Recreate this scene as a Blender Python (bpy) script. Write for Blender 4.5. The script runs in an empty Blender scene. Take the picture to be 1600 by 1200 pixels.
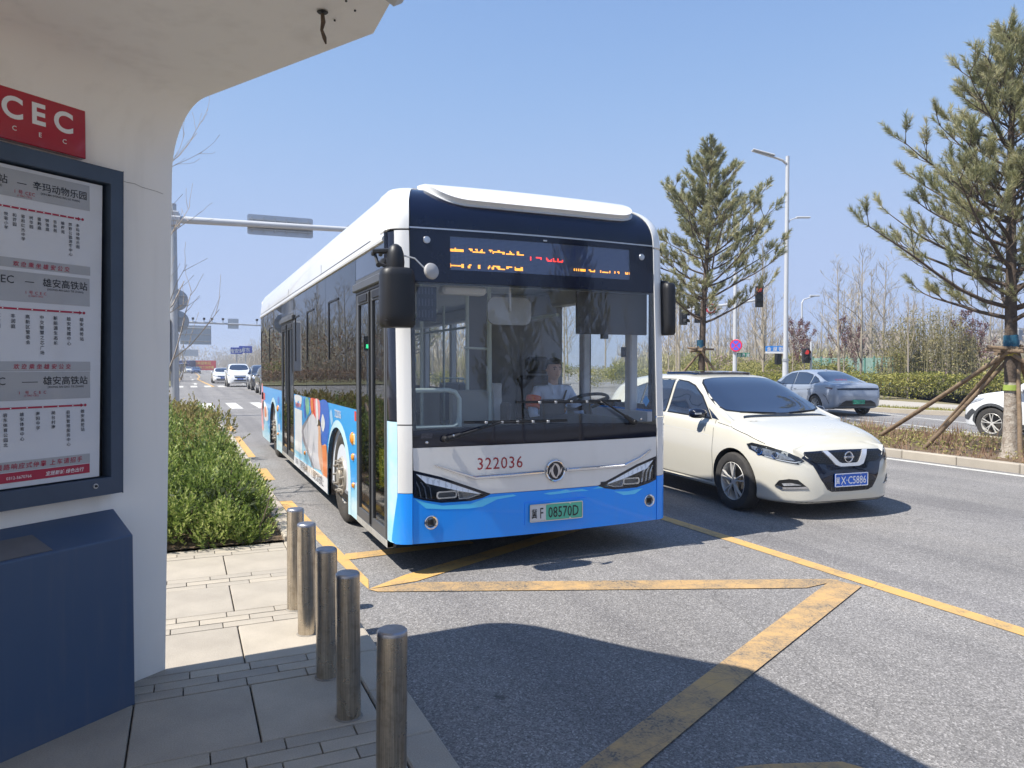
import bpy, math, random
from mathutils import Vector, Matrix, Quaternion
from mathutils.geometry import tessellate_polygon, delaunay_2d_cdt
from mathutils.bvhtree import BVHTree
R = math.radians
rnd = random.Random(7)
scene = bpy.context.scene
col = scene.collection

# ---------------------------------------------------------------- camera
cam_d = bpy.data.cameras.new('camera')
cam_d.sensor_width = 36.0
cam_d.lens = 25.875
cam_d.clip_start = 0.05
cam_d.clip_end = 6000
cam = bpy.data.objects.new('camera', cam_d)
cam.location = (0, 0, 1.62)
cam.rotation_euler = (R(90 - 1.395), 0, R(-24))
col.objects.link(cam)
scene.camera = cam

# ---------------------------------------------------------------- sky, sun, exposure
w = bpy.data.worlds.new('World')
scene.world = w
w.use_nodes = True
nt = w.node_tree
bg = nt.nodes['Background']
sky = nt.nodes.new('ShaderNodeTexSky')
sky.sky_type = 'NISHITA'
sky.sun_disc = False
sky.sun_elevation = R(56.5)
sky.sun_rotation = math.atan2(-0.655, -0.018)
sky.altitude = 0
sky.air_density = 1.0
sky.dust_density = 0.0
sky.ozone_density = 3.0
# soft shoulder, as in the camera's picture: the sky near the horizon stays pale blue instead of burning out
_sp = nt.nodes.new('ShaderNodeSeparateColor'); _cb = nt.nodes.new('ShaderNodeCombineColor')
nt.links.new(sky.outputs[0], _sp.inputs[0]); nt.links.new(_cb.outputs[0], bg.inputs[0])
def _m(op, a, b):
    x = nt.nodes.new('ShaderNodeMath'); x.operation = op
    for k, v in ((0, a), (1, b)):
        if isinstance(v, (int, float)): x.inputs[k].default_value = v
        else: nt.links.new(v, x.inputs[k])
    return x.outputs[0]
for _i, (_c0, _g) in enumerate(((1.95, 1.05), (2.45, 1.06), (3.35, 1.17))):
    _c = _sp.outputs[_i]
    _d = _m('POWER', _m('ADD', 1.0, _m('POWER', _m('DIVIDE', _c, _c0), 4.0)), 0.25)
    nt.links.new(_m('MULTIPLY', _m('DIVIDE', _c, _d), _g), _cb.inputs[_i])
bg.inputs[1].default_value = 0.14
sun_d = bpy.data.lights.new('sun', 'SUN')
sun_d.energy = 4.6
sun_d.angle = R(0.5)
sun_d.color = (1.0, 0.955, 0.88)
sun = bpy.data.objects.new('sun', sun_d)
sun.rotation_euler = Vector((0.655, 0.018, -1)).to_track_quat('-Z', 'Y').to_euler()
sun.location = (-40, -5, 60)
col.objects.link(sun)
scene.view_settings.view_transform = 'Standard'
scene.view_settings.look = 'None'
scene.view_settings.gamma = 1
scene.view_settings.exposure = 0.72
scene.view_settings.use_curve_mapping = False
scene.render.engine = 'CYCLES'
scene.cycles.max_bounces = 8
scene.cycles.transparent_max_bounces = 16
scene.cycles.caustics_reflective = False
scene.cycles.caustics_refractive = False

# ---------------------------------------------------------------- materials
def nmat(name):
    m = bpy.data.materials.new(name)
    m.use_nodes = True
    n = m.node_tree
    return m, n, n.nodes['Principled BSDF']

def mat(name, c, rough=0.5, metal=0.0, var=None, bump=None, coat=0.0, emit=None, spec=0.5, coat_rough=0.03, aniso=None):
    """var=(scale, amount[, second colour]); bump=(scale, strength, distance)"""
    m, n, b = nmat(name)
    b.inputs['Base Color'].default_value = (*c, 1)
    b.inputs['Roughness'].default_value = rough
    b.inputs['Metallic'].default_value = metal
    b.inputs['Specular IOR Level'].default_value = spec
    b.inputs['Coat Weight'].default_value = coat
    b.inputs['Coat Roughness'].default_value = coat_rough
    if emit:
        b.inputs['Emission Color'].default_value = (*emit[0], 1)
        b.inputs['Emission Strength'].default_value = emit[1]
    if var or bump:
        tc = n.nodes.new('ShaderNodeTexCoord')
    if var:
        no = n.nodes.new('ShaderNodeTexNoise')
        no.inputs['Scale'].default_value = var[0]
        no.inputs['Detail'].default_value = 6
        no.inputs['Roughness'].default_value = 0.65
        n.links.new(tc.outputs['Object'], no.inputs['Vector'])
        ra = n.nodes.new('ShaderNodeValToRGB')
        ra.color_ramp.elements[0].position = 0.3
        ra.color_ramp.elements[1].position = 0.7
        c2 = var[2] if len(var) > 2 else tuple(x * (1 - var[1]) for x in c)
        ra.color_ramp.elements[0].color = (*c2, 1)
        ra.color_ramp.elements[1].color = (*c, 1)
        n.links.new(no.outputs['Fac'], ra.inputs['Fac'])
        n.links.new(ra.outputs['Color'], b.inputs['Base Color'])
        mr = n.nodes.new('ShaderNodeMapRange')
        mr.inputs['To Min'].default_value = min(1, rough * 1.25)
        mr.inputs['To Max'].default_value = rough * 0.85
        n.links.new(no.outputs['Fac'], mr.inputs['Value'])
        n.links.new(mr.outputs['Result'], b.inputs['Roughness'])
    if bump:
        nb = n.nodes.new('ShaderNodeTexNoise')
        nb.inputs['Scale'].default_value = bump[0]
        nb.inputs['Detail'].default_value = 5
        n.links.new(tc.outputs['Object'], nb.inputs['Vector'])
        bu = n.nodes.new('ShaderNodeBump')
        bu.inputs['Strength'].default_value = bump[1]
        bu.inputs['Distance'].default_value = bump[2]
        n.links.new(nb.outputs['Fac'], bu.inputs['Height'])
        n.links.new(bu.outputs['Normal'], b.inputs['Normal'])
    return m

def glass(name, tint, ior=1.6, rough=0.0, tintfac=None):
    m, n, b = nmat(name)
    n.nodes.remove(b)
    out = n.nodes['Material Output']
    tr = n.nodes.new('ShaderNodeBsdfTransparent')
    tr.inputs['Color'].default_value = (*tint, 1)
    gl = n.nodes.new('ShaderNodeBsdfGlossy')
    gl.inputs['Roughness'].default_value = rough
    fr = n.nodes.new('ShaderNodeFresnel')
    ge = n.nodes.new('ShaderNodeNewGeometry')
    mr = n.nodes.new('ShaderNodeMapRange')
    mr.inputs['To Min'].default_value = ior; mr.inputs['To Max'].default_value = 1/ior
    n.links.new(ge.outputs['Backfacing'], mr.inputs['Value']); n.links.new(mr.outputs[0], fr.inputs['IOR'])
    mx = n.nodes.new('ShaderNodeMixShader')
    n.links.new(fr.outputs[0], mx.inputs[0])
    n.links.new(tr.outputs[0], mx.inputs[1])
    n.links.new(gl.outputs[0], mx.inputs[2])
    n.links.new(mx.outputs[0], out.inputs['Surface'])
    return m

def ramp(n, src, stops):
    ra = n.nodes.new('ShaderNodeValToRGB')
    e = ra.color_ramp.elements
    while len(e) < len(stops):
        e.new(0.5)
    for k, (p, c) in enumerate(stops):
        e[k].position = p
        e[k].color = (*c, 1) if len(c) == 3 else c
    n.links.new(src, ra.inputs['Fac'])
    return ra.outputs['Color']

def tex(n, kind, scale, vec, **kw):
    t = n.nodes.new(kind)
    t.inputs['Scale'].default_value = scale
    for k, v in kw.items():
        t.inputs[k].default_value = v
    n.links.new(vec, t.inputs['Vector'])
    return t

def mixc(n, fac, a, b, mode='MIX'):
    mx = n.nodes.new('ShaderNodeMix')
    mx.data_type = 'RGBA'
    mx.blend_type = mode
    for s, v in ((mx.inputs[0], fac), (mx.inputs[6], a), (mx.inputs[7], b)):
        if hasattr(v, 'links'):
            n.links.new(v, s)
        elif isinstance(v, (int, float)):
            s.default_value = v
        else:
            s.default_value = (*v, 1)
    return mx.outputs[2]

def asphalt_mat(name='asphalt', k=1.0):
    m, n, b = nmat(name)
    tc = n.nodes.new('ShaderNodeTexCoord').outputs['Object']
    v = tex(n, 'ShaderNodeTexVoronoi', 112, tc)
    v2 = tex(n, 'ShaderNodeTexVoronoi', 230, tc)
    wr, wg, wb = 1.05*k, 1.0*k, .96*k
    fine = ramp(n, v.outputs['Color'], [(0.0, (.05*wr, .05*wg, .05*wb)), (0.4, (.13*wr, .13*wg, .13*wb)), (0.75, (.25*wr, .25*wg, .25*wb)), (1, (.50*wr, .50*wg, .50*wb))])
    f2 = ramp(n, v2.outputs['Color'], [(0.2, (.09*wr, .09*wg, .09*wb)), (0.9, (.27*wr, .27*wg, .27*wb))])
    c = mixc(n, 0.48, fine, f2)
    big = tex(n, 'ShaderNodeTexNoise', 0.45, tc, Detail=7.0, Roughness=0.62)
    c = mixc(n, 1.0, c, ramp(n, big.outputs['Fac'], [(0.3, (.80, .80, .80)), (0.7, (1.12, 1.12, 1.12))]), 'MULTIPLY')
    # worn wheel tracks stretched along the road
    mp = n.nodes.new('ShaderNodeMapping')
    mp.inputs['Scale'].default_value = (1.3, 0.03, 1)
    n.links.new(tc, mp.inputs['Vector'])
    st = tex(n, 'ShaderNodeTexNoise', 1.0, mp.outputs[0], Detail=5.0, Roughness=.6)
    c = mixc(n, 1.0, c, ramp(n, st.outputs['Fac'], [(0.32, (.78, .78, .80)), (0.52, (1, 1, 1)), (0.68, (1.08, 1.07, 1.05))]), 'MULTIPLY')
    # oil drips and dark spots
    ds = tex(n, 'ShaderNodeTexVoronoi', 1.9, tc)
    dn = tex(n, 'ShaderNodeTexNoise', 14, tc, Detail=4.0)
    dd = n.nodes.new('ShaderNodeMath'); dd.operation = 'MULTIPLY_ADD'
    n.links.new(dn.outputs['Fac'], dd.inputs[0]); dd.inputs[1].default_value = .12; n.links.new(ds.outputs['Distance'], dd.inputs[2])
    c = mixc(n, 1.0, c, ramp(n, dd.outputs[0], [(0.10, (.62, .61, .60)), (0.145, (1, 1, 1))]), 'MULTIPLY')
    # hairline cracks
    wn = tex(n, 'ShaderNodeTexNoise', 1.2, tc, Detail=6.0)
    wv = mixc(n, .25, tc, wn.outputs['Color'])
    cr = tex(n, 'ShaderNodeTexVoronoi', .42, wv); cr.feature = 'DISTANCE_TO_EDGE'
    c = mixc(n, 1.0, c, ramp(n, cr.outputs['Distance'], [(0.0, (.78, .78, .78)), (0.002, (1, 1, 1))]), 'MULTIPLY')
    n.links.new(c, b.inputs['Base Color'])
    b.inputs['Roughness'].default_value = 0.85
    b.inputs['Specular IOR Level'].default_value = 0.3
    bu = n.nodes.new('ShaderNodeBump')
    bu.inputs['Strength'].default_value = 0.6
    bu.inputs['Distance'].default_value = 0.005
    n.links.new(v.outputs['Distance'], bu.inputs['Height'])
    n.links.new(bu.outputs[0], b.inputs['Normal'])
    return m

def paint_mat(name, c, worn, wear=0.5):
    """road paint worn through to the asphalt in flecks and cracks"""
    m, n, b = nmat(name)
    tc = n.nodes.new('ShaderNodeTexCoord').outputs['Object']
    v = tex(n, 'ShaderNodeTexVoronoi', 95, tc)
    no = tex(n, 'ShaderNodeTexNoise', 2.3, tc, Detail=10.0, Roughness=0.75)
    cr = tex(n, 'ShaderNodeTexVoronoi', 5.0, tc)
    cr.feature = 'DISTANCE_TO_EDGE'
    crack = ramp(n, cr.outputs['Distance'], [(0.0, (0, 0, 0)), (0.012, (1, 1, 1))])
    w = ramp(n, no.outputs['Fac'], [(wear - 0.1, (0, 0, 0)), (wear + 0.06, (1, 1, 1))])
    fl = ramp(n, v.outputs['Color'], [(0.15, (0.0, 0.0, 0.0)), (0.5, (1, 1, 1))])
    keep = mixc(n, w, mixc(n, 1.0, fl, (0.75, 0.75, 0.75), 'MULTIPLY'), (1, 1, 1))
    keep = mixc(n, 0.55, keep, mixc(n, 1.0, keep, crack, 'MULTIPLY'))
    c1 = mixc(n, ramp(n, no.outputs['Fac'], [(0.35, (0, 0, 0)), (0.7, (1, 1, 1))]), worn, c)
    cc = mixc(n, keep, (.09, .09, .09), c1)
    n.links.new(cc, b.inputs['Base Color'])
    b.inputs['Roughness'].default_value = 0.7
    bu = n.nodes.new('ShaderNodeBump')
    bu.inputs['Strength'].default_value = 0.5
    bu.inputs['Distance'].default_value = 0.004
    n.links.new(v.outputs['Distance'], bu.inputs['Height'])
    n.links.new(bu.outputs[0], b.inputs['Normal'])
    return m

def stone_mat(name, c, amt=0.16):
    m, n, b = nmat(name)
    tc = n.nodes.new('ShaderNodeTexCoord').outputs['Object']
    oi = n.nodes.new('ShaderNodeObjectInfo')
    g = tex(n, 'ShaderNodeTexNoise', 160, tc, Detail=3.0)
    l = tex(n, 'ShaderNodeTexNoise', 3.0, tc, Detail=7.0, Roughness=0.6)
    lc = ramp(n, l.outputs['Fac'], [(0.3, tuple(x*(1-amt) for x in c)), (0.55, c), (0.72, tuple(x*(1+amt*.7) for x in c))])
    gc = ramp(n, g.outputs['Fac'], [(0.3, (.86, .86, .86)), (0.7, (1.12, 1.12, 1.12))])
    rc = ramp(n, oi.outputs['Random'], [(0, (.88, .885, .9)), (1, (1.08, 1.07, 1.05))])
    o = mixc(n, 1.0, mixc(n, 1.0, lc, gc, 'MULTIPLY'), rc, 'MULTIPLY')
    st = tex(n, 'ShaderNodeTexNoise', 9.0, tc, Detail=8.0, Roughness=0.7)
    o = mixc(n, ramp(n, st.outputs['Fac'], [(0.62, (0, 0, 0)), (0.75, (.35, .35, .35))]), o, (.42, .40, .37))
    n.links.new(o, b.inputs['Base Color'])
    b.inputs['Roughness'].default_value = 0.75
    bu = n.nodes.new('ShaderNodeBump')
    bu.inputs['Strength'].default_value = 0.35
    bu.inputs['Distance'].default_value = 0.003
    n.links.new(g.outputs['Fac'], bu.inputs['Height'])
    n.links.new(bu.outputs[0], b.inputs['Normal'])
    return m

def leaf_mat(name, stops, scale=3.0, rough=0.55, trans=0.25):
    """foliage: each clump its own tone, some light passing through"""
    m, n, b = nmat(name)
    tc = n.nodes.new('ShaderNodeTexCoord').outputs['Object']
    geo = n.nodes.new('ShaderNodeNewGeometry')
    no = tex(n, 'ShaderNodeTexNoise', scale, tc, Detail=3.0)
    mth = n.nodes.new('ShaderNodeMath')
    mth.operation = 'MULTIPLY_ADD'
    n.links.new(geo.outputs['Random Per Island'], mth.inputs[0])
    mth.inputs[1].default_value = 0.5
    n.links.new(no.outputs['Fac'], mth.inputs[2])
    c = ramp(n, mth.outputs[0], [(0.4 + 0.7 * k / max(1, len(stops) - 1), s) for k, s in enumerate(stops)])
    n.links.new(c, b.inputs['Base Color'])
    b.inputs['Roughness'].default_value = rough
    out = n.nodes['Material Output']
    tl = n.nodes.new('ShaderNodeBsdfTranslucent')
    n.links.new(c, tl.inputs['Color'])
    mx = n.nodes.new('ShaderNodeMixShader')
    mx.inputs[0].default_value = trans
    n.links.new(b.outputs[0], mx.inputs[1])
    n.links.new(tl.outputs[0], mx.inputs[2])
    n.links.new(mx.outputs[0], out.inputs['Surface'])
    return m

# ---------------------------------------------------------------- mesh helpers
class MB:
    def __init__(s):
        s.v = []; s.f = []; s.m = []
    def add(s, vs, fs, mi=0):
        n = len(s.v)
        s.v += [tuple(p) for p in vs]
        s.f += [tuple(i + n for i in f) for f in fs]
        s.m += [mi] * len(fs)
        return s
    def box(s, x0, x1, y0, y1, z0, z1, mi=0, c=0.0, M=None):
        if x0 > x1: x0, x1 = x1, x0
        if y0 > y1: y0, y1 = y1, y0
        if z0 > z1: z0, z1 = z1, z0
        if c <= 0:
            vs = [(x, y, z) for z in (z0, z1) for y in (y0, y1) for x in (x0, x1)]
            fs = [(0, 2, 3, 1), (4, 5, 7, 6), (0, 1, 5, 4), (2, 6, 7, 3), (0, 4, 6, 2), (1, 3, 7, 5)]
        else:
            c = min(c, (x1-x0)*.49, (y1-y0)*.49, (z1-z0)*.49)
            vs = []; idx = {}
            for kz, z in ((0, z0), (1, z1)):
                for ky, y in ((0, y0), (1, y1)):
                    for kx, x in ((0, x0), (1, x1)):
                        dx = c if kx == 0 else -c; dy = c if ky == 0 else -c; dz = c if kz == 0 else -c
                        idx[kx, ky, kz, 0] = len(vs); vs.append((x, y + dy, z + dz))
                        idx[kx, ky, kz, 1] = len(vs); vs.append((x + dx, y, z + dz))
                        idx[kx, ky, kz, 2] = len(vs); vs.append((x + dx, y + dy, z))
            I = idx; fs = []
            for k in (0, 1):
                fs.append([I[k, 0, 0, 0], I[k, 1, 0, 0], I[k, 1, 1, 0], I[k, 0, 1, 0]])
                fs.append([I[0, k, 0, 1], I[1, k, 0, 1], I[1, k, 1, 1], I[0, k, 1, 1]])
                fs.append([I[0, 0, k, 2], I[1, 0, k, 2], I[1, 1, k, 2], I[0, 1, k, 2]])
            for a in (0, 1):
                for b_ in (0, 1):
                    fs.append([I[a, b_, 0, 0], I[a, b_, 1, 0], I[a, b_, 1, 1], I[a, b_, 0, 1]])
                    fs.append([I[a, 0, b_, 0], I[a, 1, b_, 0], I[a, 1, b_, 2], I[a, 0, b_, 2]])
                    fs.append([I[0, a, b_, 1], I[1, a, b_, 1], I[1, a, b_, 2], I[0, a, b_, 2]])
            for a in (0, 1):
                for b_ in (0, 1):
                    for d in (0, 1):
                        fs.append([I[a, b_, d, 0], I[a, b_, d, 1], I[a, b_, d, 2]])
            cx, cy, cz = (x0+x1)/2, (y0+y1)/2, (z0+z1)/2
            ctr = Vector((cx, cy, cz)); out = []
            for f in fs:
                p = [Vector(vs[i]) for i in f]
                nrm = (p[1]-p[0]).cross(p[2]-p[0]); mid = sum(p, Vector())/len(p)
                out.append(tuple(f) if nrm.dot(mid-ctr) > 0 else tuple(reversed(f)))
            fs = out
        if M is not None:
            vs = [M @ Vector(p) for p in vs]
        return s.add(vs, fs, mi)
    def tube(s, pts, rad, n=8, mi=0, caps=True, sq=None):
        pts = [Vector(p) for p in pts]
        if isinstance(rad, (int, float)): rad = [rad] * len(pts)
        vs = []; fs = []
        up = None
        for i, p in enumerate(pts):
            d = (pts[min(i+1, len(pts)-1)] - pts[max(i-1, 0)])
            if d.length < 1e-9: d = Vector((0, 0, 1))
            d.normalize()
            if up is None:
                up = Vector((0, 0, 1)) if abs(d.z) < 0.9 else Vector((1, 0, 0))
            a = d.cross(up)
            if a.length < 1e-6: a = d.cross(Vector((0.3, 1, 0.2)))
            a.normalize(); b = a.cross(d); up = b
            for k in range(n):
                t = 2*math.pi*(k+.5)/n
                ra = rad[i]
                if sq: vs.append(p + a*math.cos(t)*ra*sq[0] + b*math.sin(t)*ra*sq[1])
                else: vs.append(p + a*math.cos(t)*ra + b*math.sin(t)*ra)
        for i in range(len(pts)-1):
            for k in range(n):
                k2 = (k+1) % n
                fs.append((i*n+k, i*n+k2, (i+1)*n+k2, (i+1)*n+k))
        if caps:
            fs.append(tuple(reversed(range(n)))); fs.append(tuple(range((len(pts)-1)*n, len(pts)*n)))
        return s.add(vs, fs, mi)
    def cyl(s, p0, p1, r, n=16, mi=0, r1=None, caps=True):
        return s.tube([p0, p1], [r, r if r1 is None else r1], n, mi, caps)
    def lathe(s, prof, org, axis, n=32, mi=0, mis=None):
        """prof: (radius, height along axis)"""
        ax = Vector(axis).normalized(); org = Vector(org)
        a = ax.orthogonal().normalized(); b = ax.cross(a)
        vs = []; 
        for r, h in prof:
            for k in range(n):
                t = 2*math.pi*k/n
                vs.append(org + ax*h + (a*math.cos(t) + b*math.sin(t))*r)
        n0 = len(s.v); s.v += [tuple(p) for p in vs]
        for i in range(len(prof)-1):
            for k in range(n):
                k2 = (k+1) % n
                s.f.append((n0+i*n+k, n0+i*n+k2, n0+(i+1)*n+k2, n0+(i+1)*n+k)); s.m.append(mis[i] if mis else mi)
        return s
    def plate(s, poly, fn, t, holes=(), mi=0):
        """poly in 2D, fn(u, v, w) to 3D, extruded from w=0 to w=t"""
        loops = [list(poly)] + [list(h) for h in holes]
        tri = tessellate_polygon([[Vector((p[0], p[1], 0)) for p in l] for l in loops])
        flat = [p for l in loops for p in l]
        n = len(flat)
        vs = [fn(p[0], p[1], 0) for p in flat] + [fn(p[0], p[1], t) for p in flat]
        fs = [tuple(x) for x in tri] + [tuple(n+i for i in reversed(x)) for x in tri]
        o = 0
        for l in loops:
            k = len(l)
            for i in range(k):
                j = (i+1) % k
                fs.append((o+i, o+j, n+o+j, n+o+i))
            o += k
        return s.add(vs, fs, mi)
    def sheet(s, poly, fn, mi=0, holes=()):
        loops = [list(poly)] + [list(h) for h in holes]
        tri = tessellate_polygon([[Vector((p[0], p[1], 0)) for p in l] for l in loops])
        flat = [p for l in loops for p in l]
        return s.add([fn(p[0], p[1], 0) for p in flat], [tuple(x) for x in tri], mi)
    def grid(s, nu, nv, fn, mi=0, flip=False):
        vs = [fn(i, j) for j in range(nv+1) for i in range(nu+1)]
        fs = []
        for j in range(nv):
            for i in range(nu):
                a = j*(nu+1)+i
                f = (a, a+1, a+nu+2, a+nu+1)
                fs.append(tuple(reversed(f)) if flip else f)
        return s.add(vs, fs, mi)
    def text(s, txt, fn, size, mi=0, align='CENTER', off=0.0, spacing=1.0, t=0.0, res=2, squash=1.0, shear=0.0):
        vs, fs = text_geo(txt, align, off, spacing, res)
        if not vs: return s
        s.add([fn(x*size*squash + shear*y*size, y*size, 0) for x, y in vs], fs, mi)
        return s
    def vtext(s, txt, fn, size, step=1.15, mi=0, off=0.0):
        for k, ch in enumerate(txt):
            s.text(ch, (lambda u, v, w_, k=k: fn(u, v - k*step*size - size*.85, w_)), size, mi, 'CENTER', off)
        return s
    def xf(s, M, start=0):
        s.v[start:] = [tuple(M @ Vector(p)) for p in s.v[start:]]
        return s
    def build(s, name, mats, parent=None, smooth=None, org=None, bevel=None, recalc=False):
        me = bpy.data.meshes.new(name)
        vv = s.v
        if org is not None:
            vv = [(p[0]-org[0], p[1]-org[1], p[2]-org[2]) for p in vv]
        me.from_pydata(vv, [], s.f)
        if not isinstance(mats, (list, tuple)): mats = [mats]
        for m in mats: me.materials.append(m)
        if len(mats) > 1:
            me.polygons.foreach_set('material_index', s.m)
        if recalc:
            import bmesh
            bm = bmesh.new(); bm.from_mesh(me)
            bmesh.ops.remove_doubles(bm, verts=bm.verts, dist=1e-5)
            bmesh.ops.recalc_face_normals(bm, faces=bm.faces)
            bm.to_mesh(me); bm.free()
        if smooth:
            me.shade_smooth()
            me.set_sharp_from_angle(angle=R(smooth))
        me.update()
        o = bpy.data.objects.new(name, me)
        col.objects.link(o)
        if parent is not None:
            o.parent = parent
            if org is None and 'org' in parent: pass
        if bevel:
            b = o.modifiers.new('bevel', 'BEVEL'); b.width = bevel; b.segments = 2; b.limit_method = 'ANGLE'
        return o

_tc = {}
def text_geo(txt, align, off, spacing, res):
    key = (txt, align, off, spacing, res)
    if key in _tc: return _tc[key]
    cu = bpy.data.curves.new('t', 'FONT')
    cu.body = txt; cu.size = 1; cu.align_x = align; cu.resolution_u = res; cu.offset = off
    cu.space_character = spacing
    cu.fill_mode = 'FRONT'
    ob = bpy.data.objects.new('t', cu)
    me = bpy.data.meshes.new_from_object(ob)
    vs = [(v.co.x, v.co.y) for v in me.vertices]; fs = [tuple(p.vertices) for p in me.polygons]
    bpy.data.objects.remove(ob); bpy.data.curves.remove(cu); bpy.data.meshes.remove(me)
    _tc[key] = (vs, fs)
    return _tc[key]

def inpoly(x, y, P):
    c = False; j = len(P)-1
    for i in range(len(P)):
        xi, yi = P[i]; xj, yj = P[j]
        if (yi > y) != (yj > y) and x < (xj-xi)*(y-yi)/(yj-yi)+xi: c = not c
        j = i
    return c

def resample(P, step):
    out = []
    for i in range(len(P)):
        a = P[i]; b = P[(i+1) % len(P)]
        L = math.hypot(b[0]-a[0], b[1]-a[1]); k = max(1, int(math.ceil(L/step)))
        out += [(a[0]+(b[0]-a[0])*t/k, a[1]+(b[1]-a[1])*t/k) for t in range(k)]
    return out

def drape(mb, poly, fn, step=0.05, off=0.0, t=0.01, holes=(), mi=0, mi_side=None):
    """cut a panel of any outline out of a curved surface; fn(u,v)->(point, normal) or None"""
    poly = resample(poly, step); holes = [resample(h, step) for h in holes]
    us = [p[0] for p in poly]; vs_ = [p[1] for p in poly]
    pts = [Vector(p) for p in poly]; edges = [(i, (i+1) % len(poly)) for i in range(len(poly))]
    for h in holes:
        o = len(pts); pts += [Vector(p) for p in h]
        edges += [(o+i, o+(i+1) % len(h)) for i in range(len(h))]
    u0, u1, v0, v1 = min(us), max(us), min(vs_), max(vs_)
    nu = int((u1-u0)/step); nv = int((v1-v0)/step)
    bpts = list(pts)
    for i in range(1, nu+1):
        for j in range(1, nv+1):
            x = u0+(u1-u0)*(i-.0)/(nu+1); y = v0+(v1-v0)*(j-.0)/(nv+1)
            if inpoly(x, y, poly) and not any(inpoly(x, y, h) for h in holes):
                if min((q.x-x)**2+(q.y-y)**2 for q in bpts) > (step*.35)**2:
                    pts.append(Vector((x, y)))
    r = delaunay_2d_cdt(pts, edges, [], 0, 1e-6)
    ov, _, of = r[0], r[1], r[2]
    fs = []
    for f in of:
        cx = sum(ov[i].x for i in f)/len(f); cy = sum(ov[i].y for i in f)/len(f)
        if inpoly(cx, cy, poly) and not any(inpoly(cx, cy, h) for h in holes): fs.append(tuple(f))
    P3 = [fn(p.x, p.y) for p in ov]
    fs = [f for f in fs if all(P3[i] is not None for i in f)]
    used = sorted({i for f in fs for i in f}); remap = {u: k for k, u in enumerate(used)}
    fs = [tuple(remap[i] for i in f) for f in fs]
    if not fs: return mb
    top = [P3[i][0] + P3[i][1]*off for i in used]
    # wind so that faces look along the normal
    f0 = fs[len(fs)//2]
    nn = (top[f0[1]]-top[f0[0]]).cross(top[f0[2]]-top[f0[0]])
    if nn.dot(P3[used[f0[0]]][1]) < 0: fs = [tuple(reversed(f)) for f in fs]
    n = len(top)
    if t:
        bot = [P3[i][0] + P3[i][1]*(off-t) for i in used]
        cnt = {}
        for f in fs:
            for k in range(len(f)):
                a, b = f[k], f[(k+1) % len(f)]
                cnt[(a, b)] = 1
        sd = [(a, b) for (a, b) in cnt if (b, a) not in cnt]
        mb.add(top+bot, fs + [tuple(n+i for i in reversed(f)) for f in fs], mi)
        base = len(mb.v)-2*n
        for a, b in sd:
            mb.f.append((base+b, base+a, base+n+a, base+n+b)); mb.m.append(mi if mi_side is None else mi_side)
    else:
        mb.add(top, fs, mi)
    return mb

def outline(poly, wdt):
    """thin closed band around a polygon: (outer, hole)"""
    n = len(poly); inner = []
    area = sum(poly[i][0]*poly[(i+1) % n][1]-poly[(i+1) % n][0]*poly[i][1] for i in range(n))
    sg = 1 if area > 0 else -1
    for i in range(n):
        a = Vector(poly[i-1]); b = Vector(poly[i]); c = Vector(poly[(i+1) % n])
        d1 = (b-a).normalized(); d2 = (c-b).normalized()
        n1 = Vector((-d1.y, d1.x))*sg; n2 = Vector((-d2.y, d2.x))*sg
        m = (n1+n2); L = max(0.35, m.length/2); m.normalize()
        inner.append(tuple(b + m*(wdt/L)))
    return list(poly), inner

def rrect(x0, x1, y0, y1, r, n=5):
    out = []
    for cx, cy, a0 in ((x1-r, y1-r, 0), (x0+r, y1-r, 90), (x0+r, y0+r, 180), (x1-r, y0+r, 270)):
        for k in range(n+1):
            a = R(a0+90*k/n); out.append((cx+r*math.cos(a), cy+r*math.sin(a)))
    return out

def circ(cx, cy, r, n=24, sy=1.0):
    return [(cx+r*math.cos(2*math.pi*k/n), cy+r*sy*math.sin(2*math.pi*k/n)) for k in range(n)]

def smooth_line(P, k=6, closed=False):
    """Catmull-Rom through points of any dimension"""
    P = [Vector(p) for p in P]; n = len(P); out = []
    rng = range(n) if closed else range(n-1)
    for i in rng:
        p0 = P[(i-1) % n] if closed or i > 0 else P[0]; p1 = P[i]
        p2 = P[(i+1) % n]; p3 = P[(i+2) % n] if closed or i+2 < n else P[-1]
        for j in range(k):
            t = j/k
            out.append(0.5*((2*p1)+(p2-p0)*t+(2*p0-5*p1+4*p2-p3)*t*t+(3*p1-p0-3*p2+p3)*t**3))
    if not closed: out.append(P[-1])
    return out

def interp(T, x):
    """piecewise smooth (monotone-ish cubic) table lookup, T sorted by key"""
    if x <= T[0][0]: return T[0][1]
    if x >= T[-1][0]: return T[-1][1]
    for i in range(len(T)-1):
        if T[i][0] <= x <= T[i+1][0]: break
    x0, y0 = T[i]; x1, y1 = T[i+1]; h = x1-x0; d = (y1-y0)/h
    dl = (y0-T[i-1][1])/(x0-T[i-1][0]) if i > 0 else d
    dr = (T[i+2][1]-y1)/(T[i+2][0]-x1) if i+2 < len(T) else d
    m0 = 0 if dl*d <= 0 else 2*dl*d/(dl+d); m1 = 0 if dr*d <= 0 else 2*dr*d/(dr+d)
    if i == 0: m0 = d
    if i+2 >= len(T): m1 = d
    t = (x-x0)/h
    return (2*t**3-3*t*t+1)*y0+(t**3-2*t*t+t)*h*m0+(-2*t**3+3*t*t)*y1+(t**3-t*t)*h*m1

def tag(o, label=None, cat=None, group=None, kind=None):
    if label: o['label'] = label
    if cat: o['category'] = cat
    if group: o['group'] = group
    if kind: o['kind'] = kind
    return o

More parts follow.
